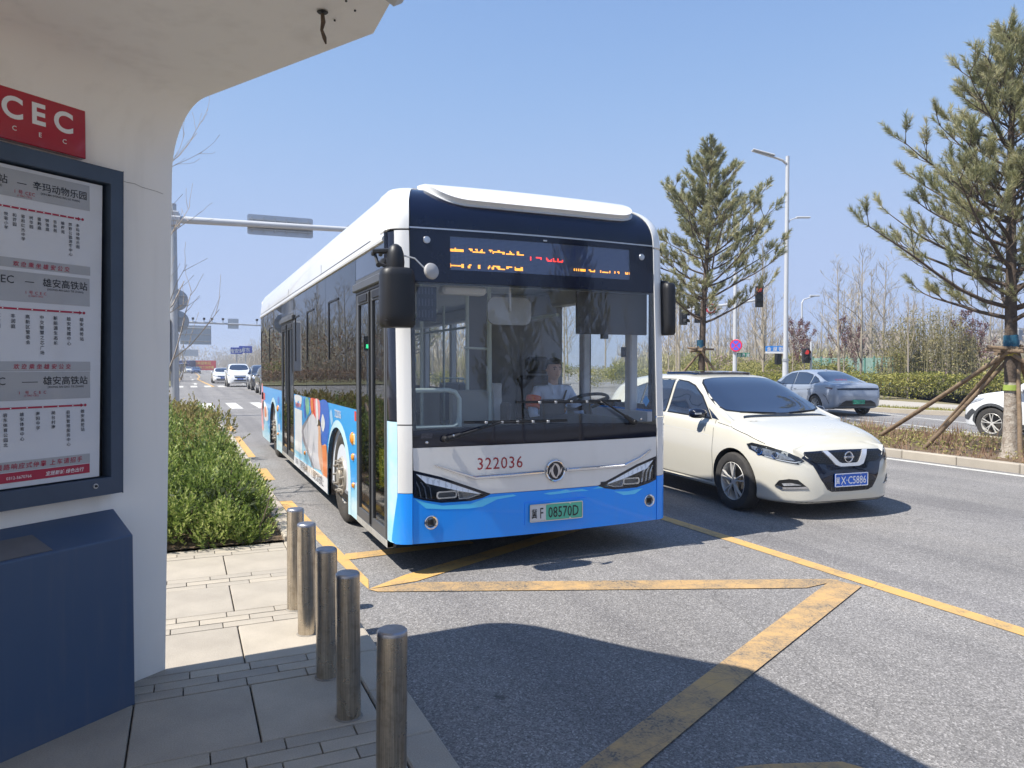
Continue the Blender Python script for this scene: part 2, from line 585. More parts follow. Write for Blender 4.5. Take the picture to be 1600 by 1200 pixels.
def thing(name, label, cat, loc=(0, 0, 0), rz=0.0, group=None):
    o = bpy.data.objects.new(name, None)
    o.empty_display_size = 0.2
    o.location = loc; o.rotation_euler = (0, 0, rz)
    col.objects.link(o)
    return tag(o, label, cat, group)

def copy_tree(o, loc=None, rz=None, label=None, parent=None, scale=None):
    c = o.copy(); col.objects.link(c)
    if parent is not None: c.parent = parent
    if loc is not None: c.location = loc
    if rz is not None: c.rotation_euler = (0, 0, rz)
    if scale is not None: c.scale = scale if isinstance(scale, tuple) else (scale,)*3
    if label: c['label'] = label
    for ch in [x for x in bpy.data.objects if x.parent is o]:
        copy_tree(ch, parent=c)
    return c

M = {}
M['asphalt'] = asphalt_mat('asphalt', 1.25)
M['yellow_paint'] = paint_mat('yellow_paint', (.66, .38, .10), (.48, .32, .14), 0.42)
M['worn_yellow'] = paint_mat('worn_yellow_paint', (.58, .35, .13), (.36, .26, .15), 0.50)
M['white_paint'] = paint_mat('white_road_paint', (.72, .70, .64), (.5, .49, .45), 0.42)
M['slab'] = stone_mat('paving_stone', (.42, .37, .30))
M['kerb'] = stone_mat('kerb_stone', (.42, .37, .30), 0.1)
M['joint'] = mat('joint_sand', (.06, .055, .05), 0.95)
M['soil'] = mat('dry_soil', (.20, .135, .08), 0.95, var=(9, .5), bump=(22, .9, .03))
M['shelter_white'] = mat('shelter_white_paint', (.82, .785, .72), 0.55, var=(2.2, .09), bump=(60, .08, .002))
M['navy_metal'] = mat('navy_powder_coat', (.052, .078, .125), 0.42, var=(5, .18), bump=(180, .05, .001))
M['red_sign'] = mat('red_sign_sheet', (.42, .012, .03), 0.22, var=(3, .12), coat=.6)
M['sign_white'] = mat('sign_white', (.78, .78, .78), 0.4)
def grime_mat(name, c, rough, dirt, z0, z1, scale=3.0, coat=0.0, amt=.5, spec=.5):
    """paint with streaks running down and dust gathered low on the thing"""
    m, n, b = nmat(name)
    tc = n.nodes.new('ShaderNodeTexCoord').outputs['Object']
    sp = n.nodes.new('ShaderNodeSeparateXYZ'); n.links.new(tc, sp.inputs[0])
    mp = n.nodes.new('ShaderNodeMapping'); mp.inputs['Scale'].default_value = (scale*5, scale*5, scale*.35); n.links.new(tc, mp.inputs['Vector'])
    s1 = tex(n, 'ShaderNodeTexNoise', 1.0, mp.outputs[0], Detail=5.0, Roughness=.65)
    s2 = tex(n, 'ShaderNodeTexNoise', scale, tc, Detail=8.0, Roughness=.7)
    low = n.nodes.new('ShaderNodeMapRange'); low.inputs['From Min'].default_value = z1; low.inputs['From Max'].default_value = z0
    n.links.new(sp.outputs['Z'], low.inputs['Value'])
    st = ramp(n, s1.outputs['Fac'], [(.5, (0, 0, 0)), (.78, (amt*.45,)*3)])
    bl = ramp(n, s2.outputs['Fac'], [(.35, (.15, .15, .15)), (.7, (1, 1, 1))])
    lw = mixc(n, 1.0, mixc(n, 1.0, low.outputs[0], bl, 'MULTIPLY'), (amt, amt, amt), 'MULTIPLY')
    sp2 = ramp(n, s2.outputs['Fac'], [(.64, (0, 0, 0)), (.8, (amt*.5,)*3)])
    f = mixc(n, 1.0, mixc(n, 1.0, st, lw, 'ADD'), sp2, 'ADD')
    n.links.new(mixc(n, f, c, dirt), b.inputs['Base Color'])
    mr = n.nodes.new('ShaderNodeMapRange'); mr.inputs['To Min'].default_value = rough; mr.inputs['To Max'].default_value = min(1, rough+.4)
    n.links.new(f, mr.inputs['Value']); n.links.new(mr.outputs[0], b.inputs['Roughness'])
    b.inputs['Coat Weight'].default_value = coat; b.inputs['Specular IOR Level'].default_value = spec
    return m
M['shelter_white'] = grime_mat('shelter_white_paint', (.90, .865, .80), .6, (.45, .40, .33), 0, .45, 1.4, 0, .42)
M['poster'] = mat('poster_paper', (.62, .64, .68), 0.35, var=(1.5, .05), coat=.5)
M['poster_grey'] = mat('poster_grey_print', (.36, .37, .39), 0.35, coat=.5)
M['ink'] = mat('black_ink', (.02, .022, .03), 0.4)
M['ink_red'] = mat('red_ink', (.38, .015, .05), 0.4)
M['black'] = mat('black_plastic', (.012, .012, .014), 0.45, var=(6, .3))
M['rubber'] = mat('black_rubber', (.018, .018, .018), 0.75, var=(8, .3))
M['steel'] = None
M['galv'] = mat('galvanised_steel', (.50, .51, .52), 0.45, 0.55, var=(4, .15))
M['grey_paint'] = mat('light_grey_paint', (.56, .57, .58), 0.4, var=(3, .08))
M['alu'] = mat('aluminium', (.62, .62, .64), 0.3, 1.0, var=(5, .1))
M['chrome'] = mat('chrome', (.75, .75, .77), 0.08, 1.0)
M['darkmetal'] = mat('dark_metal', (.05, .05, .055), 0.5, 0.6)
M['bark'] = mat('pine_bark', (.13, .095, .07), 0.9, var=(14, .5), bump=(30, .9, .02))
M['limewash'] = mat('limewashed_bark', (.50, .45, .38), 0.9, var=(16, .55, (.2, .15, .11)), bump=(40, .9, .02))
M['pole_wood'] = mat('stake_wood', (.27, .19, .12), 0.85, var=(11, .45), bump=(40, .6, .01))
M['twig'] = mat('grey_brown_twigs', (.42, .36, .27), 0.9, var=(3, .3))
M['twig_pale'] = mat('pale_twigs', (.40, .34, .28), 0.9, var=(3, .3))

def steel_mat():
    m, n, b = nmat('brushed_stainless_steel')
    tc = n.nodes.new('ShaderNodeTexCoord').outputs['Object']
    mp = n.nodes.new('ShaderNodeMapping'); mp.inputs['Scale'].default_value = (60, 60, 1.2)
    n.links.new(tc, mp.inputs['Vector'])
    s1 = tex(n, 'ShaderNodeTexNoise', 4.0, mp.outputs[0], Detail=4.0)
    s2 = tex(n, 'ShaderNodeTexNoise', 14.0, tc, Detail=8.0, Roughness=0.7)
    a = ramp(n, s1.outputs['Fac'], [(.3, (.38, .33, .26)), (.7, (.66, .58, .47))])
    c = mixc(n, ramp(n, s2.outputs['Fac'], [(.5, (0, 0, 0)), (.75, (.7, .7, .7))]), a, (.22, .17, .12))
    n.links.new(c, b.inputs['Base Color'])
    b.inputs['Metallic'].default_value = 0.95
    mr = n.nodes.new('ShaderNodeMapRange'); mr.inputs['To Min'].default_value = .17; mr.inputs['To Max'].default_value = .42
    n.links.new(s2.outputs['Fac'], mr.inputs['Value']); n.links.new(mr.outputs[0], b.inputs['Roughness'])
    return m
M['steel'] = steel_mat()
# ================================================================ the ground
def zf(z): return lambda u, v, w_=0: (u, v, z + w_)

g = MB().grid(20, 20, lambda i, j: (-640 + 66.5*i, -240 + 84.5*j, -0.06))
tag(g.build('ground', mat('far_ground', (.16, .14, .09), 0.95, var=(.05, .4))), kind='structure')

road = MB()
road.sheet([(0.97, -60), (11.5, -60), (11.5, 30), (11.8, 1440), (-0.7, 1440), (-0.7, 62), (-6, 62), (-80, 62), (-80, 36), (-6, 36), (-1.5, 34), (0.4, 26), (0.97, 20)], zf(0))
tag(road.build('road', M['asphalt']), kind='structure')
# --- painted markings, each a thin sheet above the asphalt
def strip(mb, P, wd, z=0.004, mi=0):
    P = [Vector(p) for p in P]; L = []; Rr = []
    for i, p in enumerate(P):
        d = (P[min(i+1, len(P)-1)]-P[max(i-1, 0)]).normalized(); nn = Vector((-d.y, d.x))
        L.append(p+nn*wd/2); Rr.append(p-nn*wd/2)
    vs = [(q.x, q.y, z) for q in L+Rr]; k = len(P)
    mb.add(vs, [(i, k+i, k+i+1, i+1) for i in range(k-1)], mi)
    return mb
ym = MB()
def q(mb, *p, z=0.004): mb.add([(x, y, z) for x, y in p], [tuple(range(len(p)))])
q(ym, (4.58, 7.2), (4.72, 7.2), (4.72, -20), (4.58, -20))
q(ym, (4.58, 7.2), (4.58, 34), (4.72, 34), (4.72, 7.2))
tag(ym.build('road_line', M['yellow_paint']), kind='structure')
yk = MB()
q(yk, (1.00, 9.15), (1.165, 9.12), (1.258, 5.5), (1.205, 5.26), (1.16, 5.9))
q(yk, (1.00, 12.2), (1.00, 10.9), (1.17, 10.9), (1.17, 12.2))
q(yk, (1.00, 13.8), (1.00, 18.0), (1.15, 18.0), (1.15, 13.8))
q(yk, (1.00, 19.5), (0.97, 21.2), (1.15, 21.2), (1.16, 19.5))
tag(yk.build('kerb_line', M['yellow_paint']), kind='structure')
yz = MB()
q(yz, (1.21, 6.13), (1.25, 6.34), (2.4, 6.36), (2.4, 6.24), z=.0055)
q(yz, (1.206, 5.262), (1.583, 5.31), (4.5, 6.80), (4.45, 6.96), (1.55, 5.51), z=.0055)
tag(yz.build('bay_line', M['yellow_paint']), kind='structure')
yw = MB()
q(yw, (1.2, 5.255), (1.25, 5.17), (4.12, 3.99), (4.50, 4.03), (4.45, 4.09), (1.62, 5.26), z=.0065)
q(yw, (4.45, 4.06), (2.718, 3.195), (1.45, 2.56), (0.985, 2.33), (0.985, 2.12), (1.67, 2.46), (2.711, 2.98), (4.52, 3.85), z=.009)
q(yw, (2.0, 2.30), (2.13, 2.267), (2.43, 2.155), (2.55, 1.95), (2.0, 2.12), z=.0115)
tag(yw.build('worn_line', M['worn_yellow']), kind='structure')
wl = MB()
q(wl, (11.16, -30), (11.30, -30), (11.30, 12), (11.16, 12))
q(wl, (11.16, 12), (11.30, 12), (11.30, 34), (11.16, 34))
for k in range(-1, 11):                     # zebra crossings over the road
    x = -0.38 + 1.0*k
    q(wl, (x, 29.7), (x+.43, 29.7), (x+.43, 34.5), (x, 34.5))
for k in range(12):
    x = -0.56 + 1.0*k
    q(wl, (x, 61.0), (x+.48, 61.0), (x+.48, 65.5), (x, 65.5))
for x in (3.5, 7.4):
    for k in range(14):
        y = 72 + 9*k
        q(wl, (x, y), (x+.15, y), (x+.15, y+4), (x, y+4)) if x > 4 else None
for y in (74, 96, 122):
    for x in (.6, 4.6): q(wl, (x, y), (x+.3, y+2.2), (x+.6, y), (x+.4, y), (x+.4, y-4), (x+.2, y-4), (x+.2, y))
for xx in (7.7,):
    for k in range(-4, 6): q(wl, (xx, k*9+2.5), (xx+.14, k*9+2.5), (xx+.14, k*9-3.5), (xx, k*9-3.5)) if k > 1 else None
# far carriageway
strip(wl, [(16.22, -30), (16.22, 8), (16.22, 13), (16.25, 30)], .14, .004)
strip(wl, [(16.9, 8), (17.6, 12.36), (18.11, 13.7), (18.4, 15.1), (18.7, 16.7), (19.6, 21), (21.5, 32)], .13, .004)
strip(wl, [(19.2, 9.5), (20.5, 14.35), (21.87, 18.3), (24, 27)], .12, .004)
tag(wl.build('road_marking', M['white_paint']), kind='structure')
yc = MB()
strip(yc, smooth_line([(2.08, 62), (1.75, 80), (1.52, 95), (1.7, 108), (2.04, 118), (2.3, 156), (2.3, 220)], 5), .22, .008)
strip(yc, [(-.55, 66), (-.55, 110)], .18, .008)
tag(yc.build('centre_line', M['yellow_paint']), kind='structure')

# --- pavement by the stop: bed of joints with every slab on it
SW = 0.05
sw = MB()
sw.sheet([(-14, -20), (.965, -20), (.965, 6.83), (-14, 6.83)], zf(SW - 0.018))
side = tag(sw.build('sidewalk', M['joint']), kind='structure')
sb = MB(); sb.sheet([(-14, -20), (.79, -20), (.79, .48), (-1.77, .48), (-1.77, 6.82), (-14, 6.82)], zf(SW-.003))
sb.build('plain_paving', M['slab'], side)
def stone(name, x0, x1, y0, y1, c=.004):
    dz = rnd.uniform(-.0012, .0012); h = .03
    b = MB().box(-(x1-x0)/2, (x1-x0)/2, -(y1-y0)/2, (y1-y0)/2, -h, 0, c=c)
    o = b.build(name, M['slab'], side)
    o.location = ((x0+x1)/2, (y0+y1)/2, SW+dz)
    return o
G_ = .004
for k in range(-3, 5):
    y0 = 3.2 + .9*k                        # one band of large slabs, then three narrow courses
    big_y = (y0, min(y0+.61, 6.83)) if y0 < 6.83 else None
    if big_y and big_y[1]-big_y[0] > .1:
        xs = [-1.76 + .51*i for i in range(6)]
        for i in range(len(xs)-1):
            stone('paving_slab', xs[i]+G_, xs[i+1]-G_, big_y[0]+.006, big_y[1]-.006)
    for c in range(3):
        ya = y0+.61+.0967*c; yb = ya+.0967
        if ya > 6.8: continue
        L = .29; o = (c*.13 + k*.07) % L
        x = -1.76
        first = True
        while x < .785:
            x1 = min(.79, x + (L-o if first else L)); first = False
            if x1-x > .03: stone('paving_strip', x+G_*.7, x1-G_*.7, ya+.0048, yb-.0048, .002)
            x = x1
y = -1.0
while y < 6.8:
    stone('kerb_stone', .797, .972, y+.004, min(y+.5, 6.82)-.004, .008).data.materials[0] = M['kerb']
    y += .5
o = MB().box(.962, .972, -20, 20.4, -.02, SW-.004).build('kerb_face', M['kerb'], side)

# planting bed beyond, with its raised kerb
bed = MB()
bed.sheet([(-14, 6.83), (.80, 6.83), (.80, 19.8), (.3, 25), (-1.9, 33), (-6, 35), (-14, 35)], zf(SW+.012))
tag(bed.build('planting_soil', M['soil']), kind='structure')
y = 6.84; kbp = thing('kerb', 'pale stone kerb beside the juniper bed and the road', 'kerb', (.885, 6.84, 0))
tag(kbp, kind='structure'); del kbp['category']; del kbp['label']
path = [(.885, 6.84 + .99*i) for i in range(14)] + [(.75, 20.8), (.5, 22.7), (.25, 24.6), (-.2, 27), (-.9, 29.6), (-1.9, 32), (-4, 34.2), (-8, 35.3), (-20, 35.6), (-60, 35.6)]
for i in range(len(path)-1):
    a = Vector(path[i]); b = Vector(path[i+1]); d = b-a
    o = MB().box(0.004, d.length-.004, -.085, .085, -.05, .10, c=.012).build('kerb_stone', M['kerb'], kbp)
    o.location = (a.x-.885, a.y-6.84, 0); o.rotation_euler = (0, 0, math.atan2(d.y, d.x))
# verge left of the far stretch
vg = MB()
vg.sheet([(-.85, 61.6), (-.85, 1400), (-120, 1400), (-120, 61.6)], zf(.09))
tag(vg.build('grass_verge', mat('verge_grass', (.13, .15, .05), .9, var=(.8, .5, (.2, .16, .09)), bump=(6, .6, .05))), kind='structure')
vk = MB().box(-.86, -.70, 61.6, 600, -.05, .12, c=.01)
tag(vk.build('verge_kerb', M['kerb']), kind='structure')

# --- central reservation
med = MB()
med.sheet([(11.66, -60), (15.45, -60), (15.45, 33), (11.7, 33)], zf(.115))
tag(med.build('median', M['soil']), kind='structure')
mk = thing('median_kerb', None, None, (11.5, 0, 0)); tag(mk, kind='structure')
proto = None
for i in range(-9, 33):
    for x in (0, 3.97):
        if proto is None:
            proto = MB().box(0, .15, .004, .996, -.05, .14, c=.012)
            o = proto.build('kerb_stone', M['kerb'], mk); proto = o
        else:
            o = proto.copy(); col.objects.link(o)
        o.location = (x, i, 0)

# --- far side: kerb, strip of grass, pavement, verge behind
FK = [(60, 2.0), (27, 9), (24.3, 12), (22.6, 15.5), (21.9, 16.8), (22.5, 18.7), (24.0, 25.5), (26.5, 36), (40, 60), (75, 140), (75, 900)]
def offs(P, d):
    P = [Vector(p) for p in P]; out = []
    for i, p in enumerate(P):
        t = (P[min(i+1, len(P)-1)]-P[max(i-1, 0)]).normalized()
        out.append((p.x+t.y*d, p.y-t.x*d))
    return out
def band(name, P, d0, d1, z0, z1, m, step=0):
    A = offs(P, d0); B = offs(P, d1); k = len(P); mb = MB()
    mb.add([(*p, z0) for p in A] + [(*p, z1) for p in B] + [(*p, -.05) for p in A], [(i, k+i, k+i+1, i+1) for i in range(k-1)] + [(2*k+i, i, i+1, 2*k+i+1) for i in range(k-1)])
    return tag(mb.build(name, m), kind='structure')
SFK = [tuple(p) for p in smooth_line([FK[0], (35, 6.2), (27.5, 10.2), (24.6, 13.2), (22.9, 15.9), (22.46, 18.7), (23.6, 24), (26.5, 36), (40, 60), (75, 140), (75, 900)], 6)]
SFKr = list(SFK)
mgrass = mat('short_dry_grass', (.20, .21, .07), .9, var=(5, .5, (.30, .23, .12)), bump=(40, .8, .03))
fr = MB()
kk = [tuple(p) for p in SFK if p[0] < 60]
fr.sheet([(15.6, -60), (60, -60), (60, 1.98)] + [(p[0]+.05, p[1]) for p in kk[1:]] + [(75.05, 140), (75.05, 1440), (15.6, 1440)], zf(0.0))
tag(fr.build('far_road', M['asphalt']), kind='structure')
band('far_kerb', SFK, 0, .35, .14, .14, M['kerb'])
band('grass_strip', SFK, .35, 1.2, .135, .14, mgrass)
band('far_pavement', SFK, 1.2, 4.6, .13, .13, mat('far_paving', (.43, .39, .33), .8, var=(1.5, .15)))
band('verge', SFK, 4.6, 90, .12, .12, mat('litter_soil', (.24, .185, .11), .95, var=(1.2, .5, (.16, .15, .06)), bump=(9, .8, .05)))
# ================================================================ the bus shelter and what is fixed on it
WO = Vector((-.09, 4.19, 0)); WU = Vector((.787, .617, 0)); WN = Vector((.617, -.787, 0))
WRZ = math.atan2(.617, .787)
# local frame of the shelter: x along the wall to the right, y away from the viewer, z up
def T(s, d, z): return (s, -d, z)          # s along wall, d towards viewer, z
def wedge(z): return -.02 + (z-.04)*.0285   # the wall's free edge leans slightly outward
shel = thing('bus_shelter', 'white bus shelter wall curving into an overhanging canopy, at left', 'bus shelter', (WO.x, WO.y, 0), WRZ)
prof = [(0, .05), (0, 1.0), (0, 2.0), (0, 2.5)]
for k in range(0, 13):
    a = R(90*k/12); prof.append((.30*(1-math.cos(a)), 2.62+.33*math.sin(a)))
prof += [(.8, 2.955), (1.3, 2.96)]
outer = [(-.24, .05), (-.24, 1.0), (-.24, 2.4)]
for k in range(0, 9):
    a = R(90*k/8); outer.append((-.24+.42*(1-math.cos(a)), 2.72+.40*math.sin(a)))
outer += [(.8, 3.13), (1.3, 3.13)]
def to_local(X, Y):
    v = Vector((X, Y, 0))-WO
    return v.dot(WU), v.dot(WN)
# roof plan: near end is cut along the wall normal, front edge runs parallel to the road
tip = to_local(.71, 2.97); fr0 = to_local(.70, -2.5)
mb = MB()
sL = -4.2
# vertical wall + cove: sweep the inner profile from sL to its edge
def edge_s(d, z):
    # free edge in s as function of reach d: from the wall edge to the tip
    t = max(0, min(1, d/1.45))
    return wedge(min(z, 2.85))*(1-t) + (tip[0])*t
NS = 10
P_in = prof; 
def front_d(s):   # how far the canopy reaches at station s (front edge parallel to the road)
    t = (s-tip[0])/(fr0[0]-tip[0]); return tip[1]+(fr0[1]-tip[1])*t
rows = []
mb.grid(NS, len(P_in)-3, lambda i, j: T(edge_s(P_in[j][0], P_in[j][1])*(i/NS)+sL*(1-i/NS), P_in[j][0], P_in[j][1]))
# soffit
sof = [(edge_s(.30, 2.9), .30), (edge_s(.8, 2.9), .8), (tip[0], tip[1]), (sL, front_d(sL)), (sL, .30)]
def sz(d): return 2.95+.01*(d-.3)
mb.add([T(s, d, sz(d)) for s, d in sof], [tuple(range(5))])
# end face (between inner and outer skins)
inn = [(edge_s(d, z), d, z) for d, z in prof[:-2]] + [(edge_s(.8, 2.9), .8, sz(.8)), (tip[0], tip[1], sz(tip[1]))]
back = lambda d: -.33*max(0, min(1, (1.0-d)/.75))*(1 if d > -.2 else 1)
out_ = [(edge_s(max(0, d), min(z, 2.9))+back(d), d, z) for d, z in outer[:-2]] + [(edge_s(.8, 2.9)+back(.8), .8, 3.13), (tip[0], tip[1]-.01, 3.11)]
# connect with a triangle strip by nearest height order
A = [T(*p) for p in inn]; B = [T(*p) for p in out_]
na, nb = len(A), len(B); base = len(mb.v); mb.v += A+B
i = j = 0
while i < na-1 or j < nb-1:
    fa = (i+1)/(na-1) if i < na-1 else 9; fb = (j+1)/(nb-1) if j < nb-1 else 9
    if fa <= fb: mb.f.append((base+i, base+i+1, base+na+j)); mb.m.append(0); i += 1
    else: mb.f.append((base+i, base+na+j+1, base+na+j)); mb.m.append(0); j += 1
# top skin, back skin, fascia
mb.grid(4, len(outer)-3, lambda i, j: T((edge_s(max(0, outer[j][0]), min(outer[j][1], 2.9))+back(outer[j][0]))*(i/4)+sL*(1-i/4), outer[j][0], outer[j][1]), flip=True)
top = [(edge_s(.18, 2.9)+back(.18), .18, 3.12), (edge_s(.8, 2.9)+back(.8), .8, 3.125), (tip[0], tip[1]-.01, 3.11), (sL, front_d(sL)-.01, 3.11), (sL, .18, 3.12)]
mb.add([T(*p) for p in top], [(0, 1, 2, 3, 4)])
mb.add([T(tip[0], tip[1], sz(tip[1])), T(tip[0], tip[1]-.01, 3.11), T(sL, front_d(sL)-.01, 3.11), T(sL, front_d(sL), sz(front_d(sL)))], [(0, 1, 2, 3)])
mb.build('wall_and_canopy', M['shelter_white'], shel, smooth=40)
# grey metal drip edge along the canopy front
dr = MB()
a0 = Vector(T(tip[0]-.235, front_d(tip[0]-.235)-.02, 2.94)); a1 = Vector(T(sL, front_d(sL)-.02, 2.94))
dr.tube([a0, a1], .035, 6)
dr.build('drip_edge', M['grey_paint'], shel)
# hole in the soffit with a hanging strand
hl = MB()
hs = to_local(.49, 2.86)
hl.lathe([(.0001, -.004), (.018, -.004), (.021, -.001)], T(hs[0], hs[1], 2.957), (0, 0, 1), 16)
hl.build('drain_hole', M['black'], shel)
hb = MB()
p = Vector(T(hs[0], hs[1], 2.95))
hb.tube([p, p+Vector((.004, .0, -.03)), p+Vector((.0, .004, -.06)), p+Vector((.014, .003, -.085)), p+Vector((.02, .002, -.105))], [.007, .009, .006, .008, .003], 6)
hb.build('debris_strand', mat('brown_debris', (.12, .085, .06), .9, var=(40, .5)), shel)
for s_, d_ in ((.60, 2.80), (.555, 2.74), (.545, 2.91), (.60, 2.70)):
    q_ = to_local(s_, d_)
    MB().lathe([(.0001, -.002), (.004, -.002), (.004, .003)], T(q_[0], q_[1], 2.956), (0, 0, 1), 8).build('screw_hole', M['black'], shel)
# hairline crack and stain where wall meets cove
cr = MB()
pts = [(-.36 + .04*k, 2.535 - .004*k + rnd.uniform(-.004, .004)) for k in range(10)]
for a, b in zip(pts, pts[1:]):
    cr.add([T(a[0], .0015, a[1]), T(b[0], .0015, b[1]), T(b[0], .0015, b[1]+.002), T(a[0], .0015, a[1]+.0025)], [(0, 1, 2, 3)])
cr.build('wall_crack', mat('crack', (.25, .22, .18), .9), shel)

# red stop-name sign
sg = thing('stop_name_sign', 'red sign reading CEC above the notice board', 'sign', (WO.x, WO.y, 0), WRZ)
MB().box(-2.6, -.426, -.04, -.002, 2.568, 2.81, c=.003).build('sign_panel', M['red_sign'], sg)
def onwall(s0, z0, d): return lambda u, v, w_=0: T(s0+u, d, z0+v)
lt = MB(); f = .0415
lt.text('C', onwall(-.742, 2.664, f), .125, off=.03, res=6); lt.text('E', onwall(-.637, 2.666, f), .125, off=.03, res=6); lt.text('C', onwall(-.528, 2.664, f), .125, off=.03, res=6)
for k in range(4): lt.text('CEC '[k], onwall(-1.4+.1*k, 2.664, f), .125, off=.03, res=6)
for k in range(3): lt.text('CEC'[k], onwall(-.735+.105*k, 2.612, f), .028, off=.01)
lt.build('sign_lettering', M['sign_white'], sg)

# notice board
nb_ = thing('notice_board', 'dark blue framed timetable board under the red sign', 'notice board', (WO.x, WO.y, 0), WRZ)
fo = [(-2.4, 1.02), (-.295, 1.02), (-.272, 2.54), (-2.4, 2.54)]
fi = [(-2.3, 1.10), (-.352, 1.10), (-.335, 2.47), (-2.3, 2.47)]
mb = MB(); mb.plate(fo, lambda u, v, w_: T(u, .002+w_, v), .078, holes=[fi])
mb.build('frame', M['navy_metal'], nb_, bevel=.004)
MB().box(-2.31, -.325, -.012, -.003, 1.09, 2.48).build('back_panel', M['black'], nb_)
for s_, z_ in ((-.43, 1.068), (-1.3, 1.068)):
    MB().lathe([(.0001, .012), (.005, .012), (.006, .005), (.012, .005), (.012, 0)], T(s_, .08, z_), (0, -1, 0), 16, mis=[0, 0, 1, 1]).build('lock', [M['black'], M['galv']], nb_)
po = MB()
po.sheet([(-2.2, 1.107), (-.392, 1.107), (-.357, 2.46), (-2.2, 2.46)], lambda u, v, w_: T(u, .05, v))
po.build('poster', M['poster'], nb_)
pp = MB(); d = .0515
def rect(mb, s0, s1, z0, z1, mi=0, d=d): mb.add([T(s0, d, z0), T(s1, d, z0), T(s1, d, z1), T(s0, d, z1)], [(0, 1, 2, 3)], mi)
R_ = -.432
rect(pp, -2.1, R_+.012, 2.33, 2.445); rect(pp, -2.1, R_+.01, 2.035, 2.075)
rect(pp, -2.1, R_+.006, 1.893, 2.02); rect(pp, -2.1, R_+.004, 1.598, 1.64)
rect(pp, -2.1, R_+.002, 1.474, 1.595); rect(pp, -2.1, R_-.004, 1.175, 1.218)
pp.build('grey_print', M['poster_grey'], nb_)
pr = MB(); d2 = .0522
rect(pr, -2.1, R_-.006, 1.13, 1.172, d=d2)
for z_ in (2.286, 1.862, 1.442):
    rect(pr, -2.1, -.472, z_-.004, z_+.004, d=d2)
    pr.add([T(-.476, d2, z_+.009), T(-.476, d2, z_-.009), T(-.462, d2, z_)], [(0, 1, 2)])
pr.build('red_print', M['ink_red'], nb_)
bt = MB(); d3 = .0529
def W(s0, z0, dd=None): return onwall(s0, z0, d3 if dd is None else dd)
bt.text('辛玛动物乐园', W(-.552, 2.38), .040, off=.008); bt.text('(XIN MA DONG WU LE YUAN)', W(-.552, 2.362), .0125, off=.006)
bt.text('—', W(-.715, 2.383), .036, off=.012); bt.text('高铁站', W(-.83, 2.383), .040, off=.008); bt.text('(GAO TIE ZHAN)', W(-.84, 2.365), .0125, off=.006)
bt.text('雄安高铁站', W(-.536, 1.968), .040, off=.008); bt.text('(XIONG AN GAO TIE ZHAN)', W(-.536, 1.951), .0125, off=.006)
bt.text('—', W(-.69, 1.97), .036, off=.012); bt.text('CEC', W(-.795, 1.968), .046, off=.004); bt.text('(CEC)', W(-.83, 1.951), .0125, off=.006)
bt.text('雄安高铁站', W(-.541, 1.541), .040, off=.008); bt.text('(XIONG AN GAO TIE ZHAN)', W(-.541, 1.524), .0125, off=.006)
bt.text('——', W(-.695, 1.543), .032, off=.012); bt.text('CEC', W(-.835, 1.541), .046, off=.004)
st1 = ['昶悦广场', '海棠郡', '悦容小学', '和谐园', '容和红杰中学', '树华园', '雪融庭', '锦信庭', '杏秋苑', '榆梅苑', '郊野公园游客中心', '辛玛动物乐园']
for k, t_ in enumerate(reversed(st1)):
    bt.vtext(t_, W(-.478-.0335*k, 2.262), .0165, off=.01)
st2 = ['宽余园', '丰润庭', '高新区管委会', '中交智慧之芯广场', '新能源生态城', '雄安铁建中心', '雄安高铁站']
for k, t_ in enumerate(reversed(st2)): bt.vtext(t_, W(-.466-.0585*k, 1.84), .019, off=.01)
st3 = ['容东体育公园北', '雄安体育中心', '南阳中学', '胡台村南', '自贸管理服务中心', '雄安高铁站']
for k, t_ in enumerate(reversed(st3)): bt.vtext(t_, W(-.468-.0655*k, 1.423), .018, off=.01)
bt.build('black_print', M['ink'], nb_)
rt = MB()
rt.text('1 号 CEC', W(-.705, 2.348), .0195, spacing=1.15, off=.004); rt.text('(1 HAO CEC)', W(-.705, 2.336), .0105, off=.006)
rt.text('1 号 C E C', W(-.665, 1.928), .0175, spacing=1.15, off=.004); rt.text('(1 HAO CEC)', W(-.665, 1.917), .0105, off=.006)
rt.text('1  号  C E C', W(-.685, 1.50), .0175, spacing=1.3, off=.004); rt.text('(1 HAO CEC)', W(-.69, 1.490), .0105, off=.006)
rt.text('欢迎乘坐雄安公交', W(-.637, 2.043), .024, spacing=1.55, off=.01, shear=.12)
rt.text('欢迎乘坐雄安公交', W(-.640, 1.609), .024, spacing=1.6, off=.01, shear=.12)
rt.text('线路响应式停靠 上车请招手', W(-.655, 1.187), .0265, spacing=1.25, off=.01, shear=.12)
rt.build('red_lettering', M['ink_red'], nb_)
wt = MB()
wt.text('0312-5670766', W(-.745, 1.143), .0175, off=.004)
wt.text('宜居新城 绿色出行', W(-.552, 1.142), .0205, off=.01, shear=.2)
for z_, xs_, stp in ((2.286, -.492, .0335), (1.862, -.506, .0585), (1.442, -.512, .0655)):
    for k in range(10):
        c_ = circ(xs_-stp*k, z_, .003, 8); wt.sheet(c_, lambda u, v, w_: T(u, d3, v))
wt.build('white_print', M['sign_white'], nb_)
dk = MB()
for z_ in (2.286, 1.862, 1.442): dk.sheet(circ(-.455, z_, .0062, 12), lambda u, v, w_: T(u, d3, v))
dk.build('dot_print', M['ink_red'], nb_)

